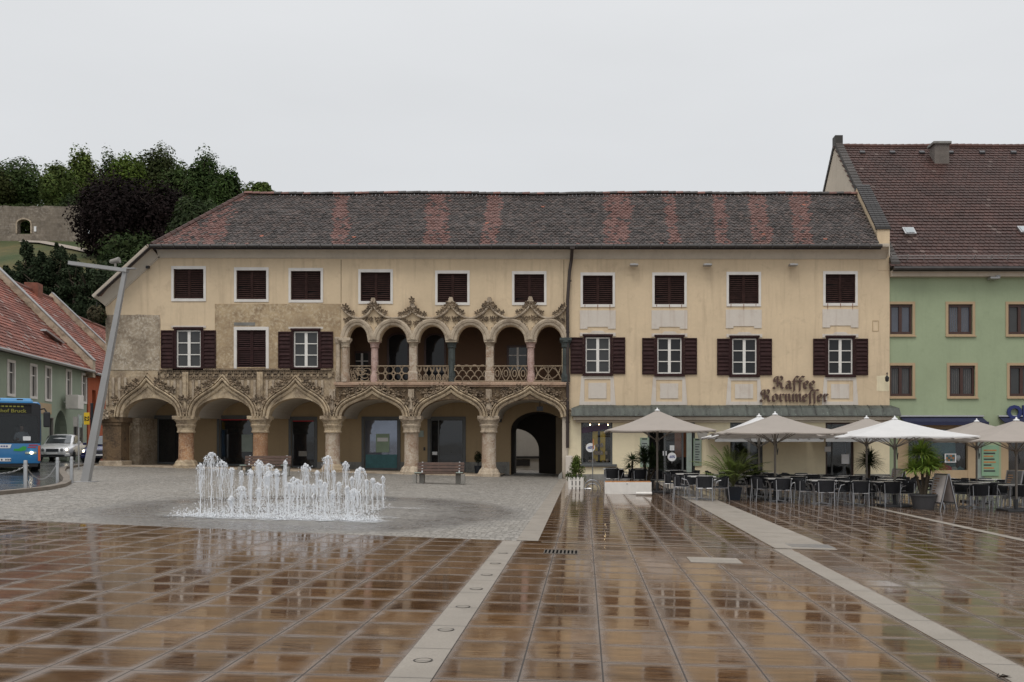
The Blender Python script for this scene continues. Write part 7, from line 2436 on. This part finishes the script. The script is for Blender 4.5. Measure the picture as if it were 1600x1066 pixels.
# feather palm
t = thing('palm_tree', 'feathery green palm in a square blue black pot at the terrace edge', 'palm', at(1146, 49.6), 0, 'potted plants on the terrace')
pot(t, .20, .25, .40, M['pot_blue'], True)
rng = random.Random(4); mb = MB(); st = MB()
for k in range(40):
    a = rng.uniform(0, 6.28) if k > 5 else k * 1.05; el = rng.uniform(.55, 1.45); L = rng.uniform(1.0, 1.75)
    d_ = Vector((math.cos(a) * math.cos(el), math.sin(a) * math.cos(el), math.sin(el)))
    base = Vector((.2 * math.cos(a) * .2, .04 * math.sin(a), .40 + rng.uniform(0, .35))); P = []
    for j in range(13):
        t_ = j / 12; P.append(base + d_ * L * t_ - Vector((0, 0, .30 * L * t_ * t_)))
    st.tube(P, [.014 * (1 - .7 * j / 12) for j in range(13)], 4)
    q = rng.uniform(.7, 1.35); col = (.20 * q, .26 * q, .07 * q)
    for j in range(3, 13):
        tdir = (P[min(12, j + 1)] - P[j - 1]).normalized(); sd_ = tdir.cross(Vector((0, 0, 1))).normalized()
        for sg in (-1, 1):
            for sub in (0, .5):
                b_ = P[j] if not sub else P[j].lerp(P[j - 1], .5)
                l = .34 * math.sin(math.pi * min(1, (j - sub) / 12 * .8 + .15)) * rng.uniform(.8, 1.15)
                dd = (sd_ * sg * .75 + tdir * .62 + Vector((0, 0, rng.uniform(.0, .25)))).normalized()
                strap_leaf(mb, b_, dd, l, .014, .4, col, 3)
st.build('stems', M['palm_stem'] if 'palm_stem' in M else plain('palm_stem', (.12, .13, .05), .6), t)
mb.build('fronds', M['leaf'], t, recalc=False)
# agave-like dark plant behind the palm
yucca(1176, 46.0, 'dark broad leaved pot plant right behind the feather palm', [(0, 0, .62, .5, 60), (.1, .05, .75, .42, 40)], M['pot_grey'], .2, .3, (.022, .035, .016), 6, .05)

# clipped shrub with a white picket surround
t = thing('potted_conifer', 'small bushy conifer inside a white picket planter by the passage', 'plant', at(900, 43.6), 0)
rng = random.Random(12); mb = MB()
for k in range(60):
    f = rng.random(); z = .34 + .78 * f; r = .36 * (1.05 - f) ** .6 * rng.uniform(.3, 1); a = rng.uniform(0, 6.28)
    leafcloud(mb, (math.cos(a) * r, math.sin(a) * r, z), .10, .10, .16, 46, .055, mul((.10, .14, .03), rng.uniform(.55, 1.35)), rng, .3)
mb.build('foliage', M['leaf'], t, recalc=False)
mb = MB(); mb.tube([(0, 0, .1), (0, 0, .9)], [.03, .015], 6); mb.build('stem', M['bark'], t)
mb = MB(); mb.lathe([(.17, 0), (.22, .34), (.2, .34), (.19, .3)], 0, 0, 0, 16); mb.build('pot', M['pot_grey'], t)
mb = MB()
w = .27
for k in range(4):
    for j in range(4):
        u = -w + 2 * w * (j + .5) / 4 if k % 2 == 0 else -w + 2 * w * (j + .5) / 4
        x, y = ((u, -w) if k == 0 else (w, u) if k == 1 else (u, w) if k == 2 else (-w, u))
        if k % 2 == 0: mb.prism([(x - .05, 0), (x + .05, 0), (x + .05, .40), (x, .45), (x - .05, .40)], (), y - .01, y + .01)
        else: mb.box(x - .01, x + .01, y - .05, y + .05, 0, .43)
for z in (.09, .30):
    mb.box(-w, w, -w + .011, -w + .03, z, z + .05); mb.box(-w, w, w - .03, w - .011, z, z + .05); mb.box(-w + .011, -w + .03, -w, w, z, z + .05); mb.box(w - .03, w - .011, -w, w, z, z + .05)
mb.build('picket_surround', M['white'], t)
# round discount signs
def disc(t, z, y, r=.16):
    mb = MB(); q = MB(); q.lathe([(r, -.012), (r, .012)], 0, 0, 0, 24); q.xf(Matrix.Translation((0, y, z)) @ Matrix.Rotation(math.pi / 2, 4, 'X')); mb.faces(q.v, q.f); o = mb.build('sign_disc', M['sign_white'], t)
    m2 = text_mb('-60%', r * .82, .003, .006, 'CENTER', .85); m2.xf(Matrix.Translation((0, y - .016, z))); m2.build('lettering', M['text_blue'], o)
    return o


t = thing('sale_sign', 'round white discount sign on a thin steel pole with crescent feet', 'sign', at(926, 43.2), 0, 'round discount signs')
mb = MB(); mb.tube([(0, 0, .0), (.0, 0, .85), (.01, 0, 1.72)], .018, 8); mb.build('pole', M['alu'], t, smooth=True)
o = disc(t, 1.50, -.0, .165); o.location.x = -.08
for k in o.children: pass
mb = MB(); mb.bbox(.0, .05, -.02, .02, 1.45, 1.8, .01); mb.build('side_plate', M['orange_wood'], t)
for y in (-.14, .14):
    mb = MB()
    for r_, w_ in ((.30, .02), (.22, .016)):
        mb.tube([(a, y, b) for a, b in arc(-.02, .0, r_, r_ * (1.1 if r_ > .25 else .9), 0, 180, 14)], w_, 6)
    mb.tube([(-.32, y, .02), (-.05, y, .02)], .018, 6); mb.build('crescent_foot', M['alu'], t, smooth=True)
mb = MB(); mb.bar((0, -.14, .3), (0, .14, .3), .03); mb.build('foot_bar', M['alu'], t)
t = thing('sale_sign', 'round white discount sign hanging in the glazed cafe doorway', 'sign', (fx(1050), YF + .02, fz(714)), 0, 'round discount signs')
disc(t, 0, 0, .20)
mb = MB(); mb.tube([(0, 0, .2), (0, 0, .42)], .006, 5); mb.tube([(0, 0, -.2), (0, 0, -.3)], .01, 5); mb.build('cord', M['steel'], t)
# low white box with an orange wooden top, and its white bar
t = thing('wooden_box', 'long low white box with an orange wooden top under the leftmost parasol', 'box', at(981, 47.0), .0)
mb = MB(); mb.bbox(-.76, .76, -.24, .24, 0, .40, .01); mb.box(-.77, -.72, -.25, .25, 0, .401); mb.box(.72, .77, -.25, .25, 0, .401); mb.build('body', M['white'], t)
mb = MB()
for k in range(4): mb.bbox(-.75, .75, -.23 + .118 * k, -.125 + .118 * k, .402, .425, .006)
mb.build('top', M['orange_wood'], t)
mb = MB(); mb.box(-.06, -.01, -.252, -.246, .33, .36); mb.build('latch', M['steel'], t)
o = MB(); o.lathe([(.0, -.27), (.05, -.26), (.055, 0), (.05, .26), (0, .27)], 0, 0, 0, 10); o.xf(Matrix.Rotation(math.pi / 2, 4, 'Y')); p = at(1006, 47.9); tag(o.build('white_roller', M['white'], loc=(p.x, p.y, p.z + .06), smooth=True), 'thick white roller lying on the wet slabs by the low box', 'roller')

# sandwich boards
def board(px, s, h, w, label, face, rz):
    t = thing('sandwich_board', label, 'sign', at(px, s), rz, 'folding sandwich boards')
    sp = .30
    for sg in (-1, 1):
        mb = MB(); a, b = Vector((0, sg * sp, 0)), Vector((0, sg * .02, h))
        for x in (-w / 2, w / 2): mb.bar(a + Vector((x, 0, 0)), b + Vector((x, 0, 0)), .04, .03)
        c = a.lerp(b, .2); d_ = b
        mb.bar(c + Vector((-w / 2, 0, 0)), c + Vector((w / 2, 0, 0)), .03, .04); mb.bar(d_ + Vector((-w / 2, 0, -.02)), d_ + Vector((w / 2, 0, -.02)), .03, .04)
        fr_ = mb.build('frame', M['alu'], t)
        m2 = MB(); x = w / 2 - .02; n_ = Vector((0, sg * .012, 0)); m2.quad(c + Vector((-x, 0, 0)), c + Vector((x, 0, 0)), d_ + Vector((x, 0, -.03)), d_ + Vector((-x, 0, -.03))); m2.quad(*[q + n_ for q in m2.v[:4]]); m2.build('panel', face, fr_)
        m3 = MB()
        for k in range(7):
            f = .3 + .085 * k; e_ = c.lerp(d_, f); l = x * rng.uniform(.45, .8); off = n_ * 2.2
            m3.quad(e_ + off + Vector((-x * .8, 0, 0)), e_ + off + Vector((-x * .8 + l, 0, 0)), e_ + off + Vector((-x * .8 + l, 0, .03)), e_ + off + Vector((-x * .8, 0, .03)))
        m3.build('menu_lines', M['marble_red'], fr_)
    return t


M['chalk'] = plain('chalk_board', (.09, .09, .088), .8, .3, 5)
M['menu'] = plain('menu_sheet', (.55, .50, .48), .5, .12, 6)
board(1472, 53.5, 1.05, .54, 'white folding menu board standing beside the big grey plant pot', M['menu'], -1.24)
board(1404, 43.0, 1.05, .5, 'reddish folding menu board at the house corner behind the white parasol', M['menu'], -1.1)
board(1587, 47.5, 1.15, .6, 'grey chalk folding board by the brown shop front at the right edge', M['chalk'], -1.1)
# clipped ball tree in a dark pot under the arcade
t = thing('potted_tree', 'small round clipped bush in a grey pot under the arcade', 'plant', (fx(747, 2.4), YF + 2.4, gz(fx(747, 2.4)) + .07), 0)
mb = MB(); leafcloud(mb, (0, 0, .78), .20, .20, .30, 700, .06, (.022, .03, .012), random.Random(3), .4); mb.build('foliage', M['leaf'], t, recalc=False)
mb = MB(); mb.lathe([(.15, 0), (.19, .36), (.17, .36), (.16, .3)], 0, 0, 0, 14); mb.tube([(0, 0, .2), (0, 0, .8)], .02, 6); mb.build('pot', M['pot_blue'], t)
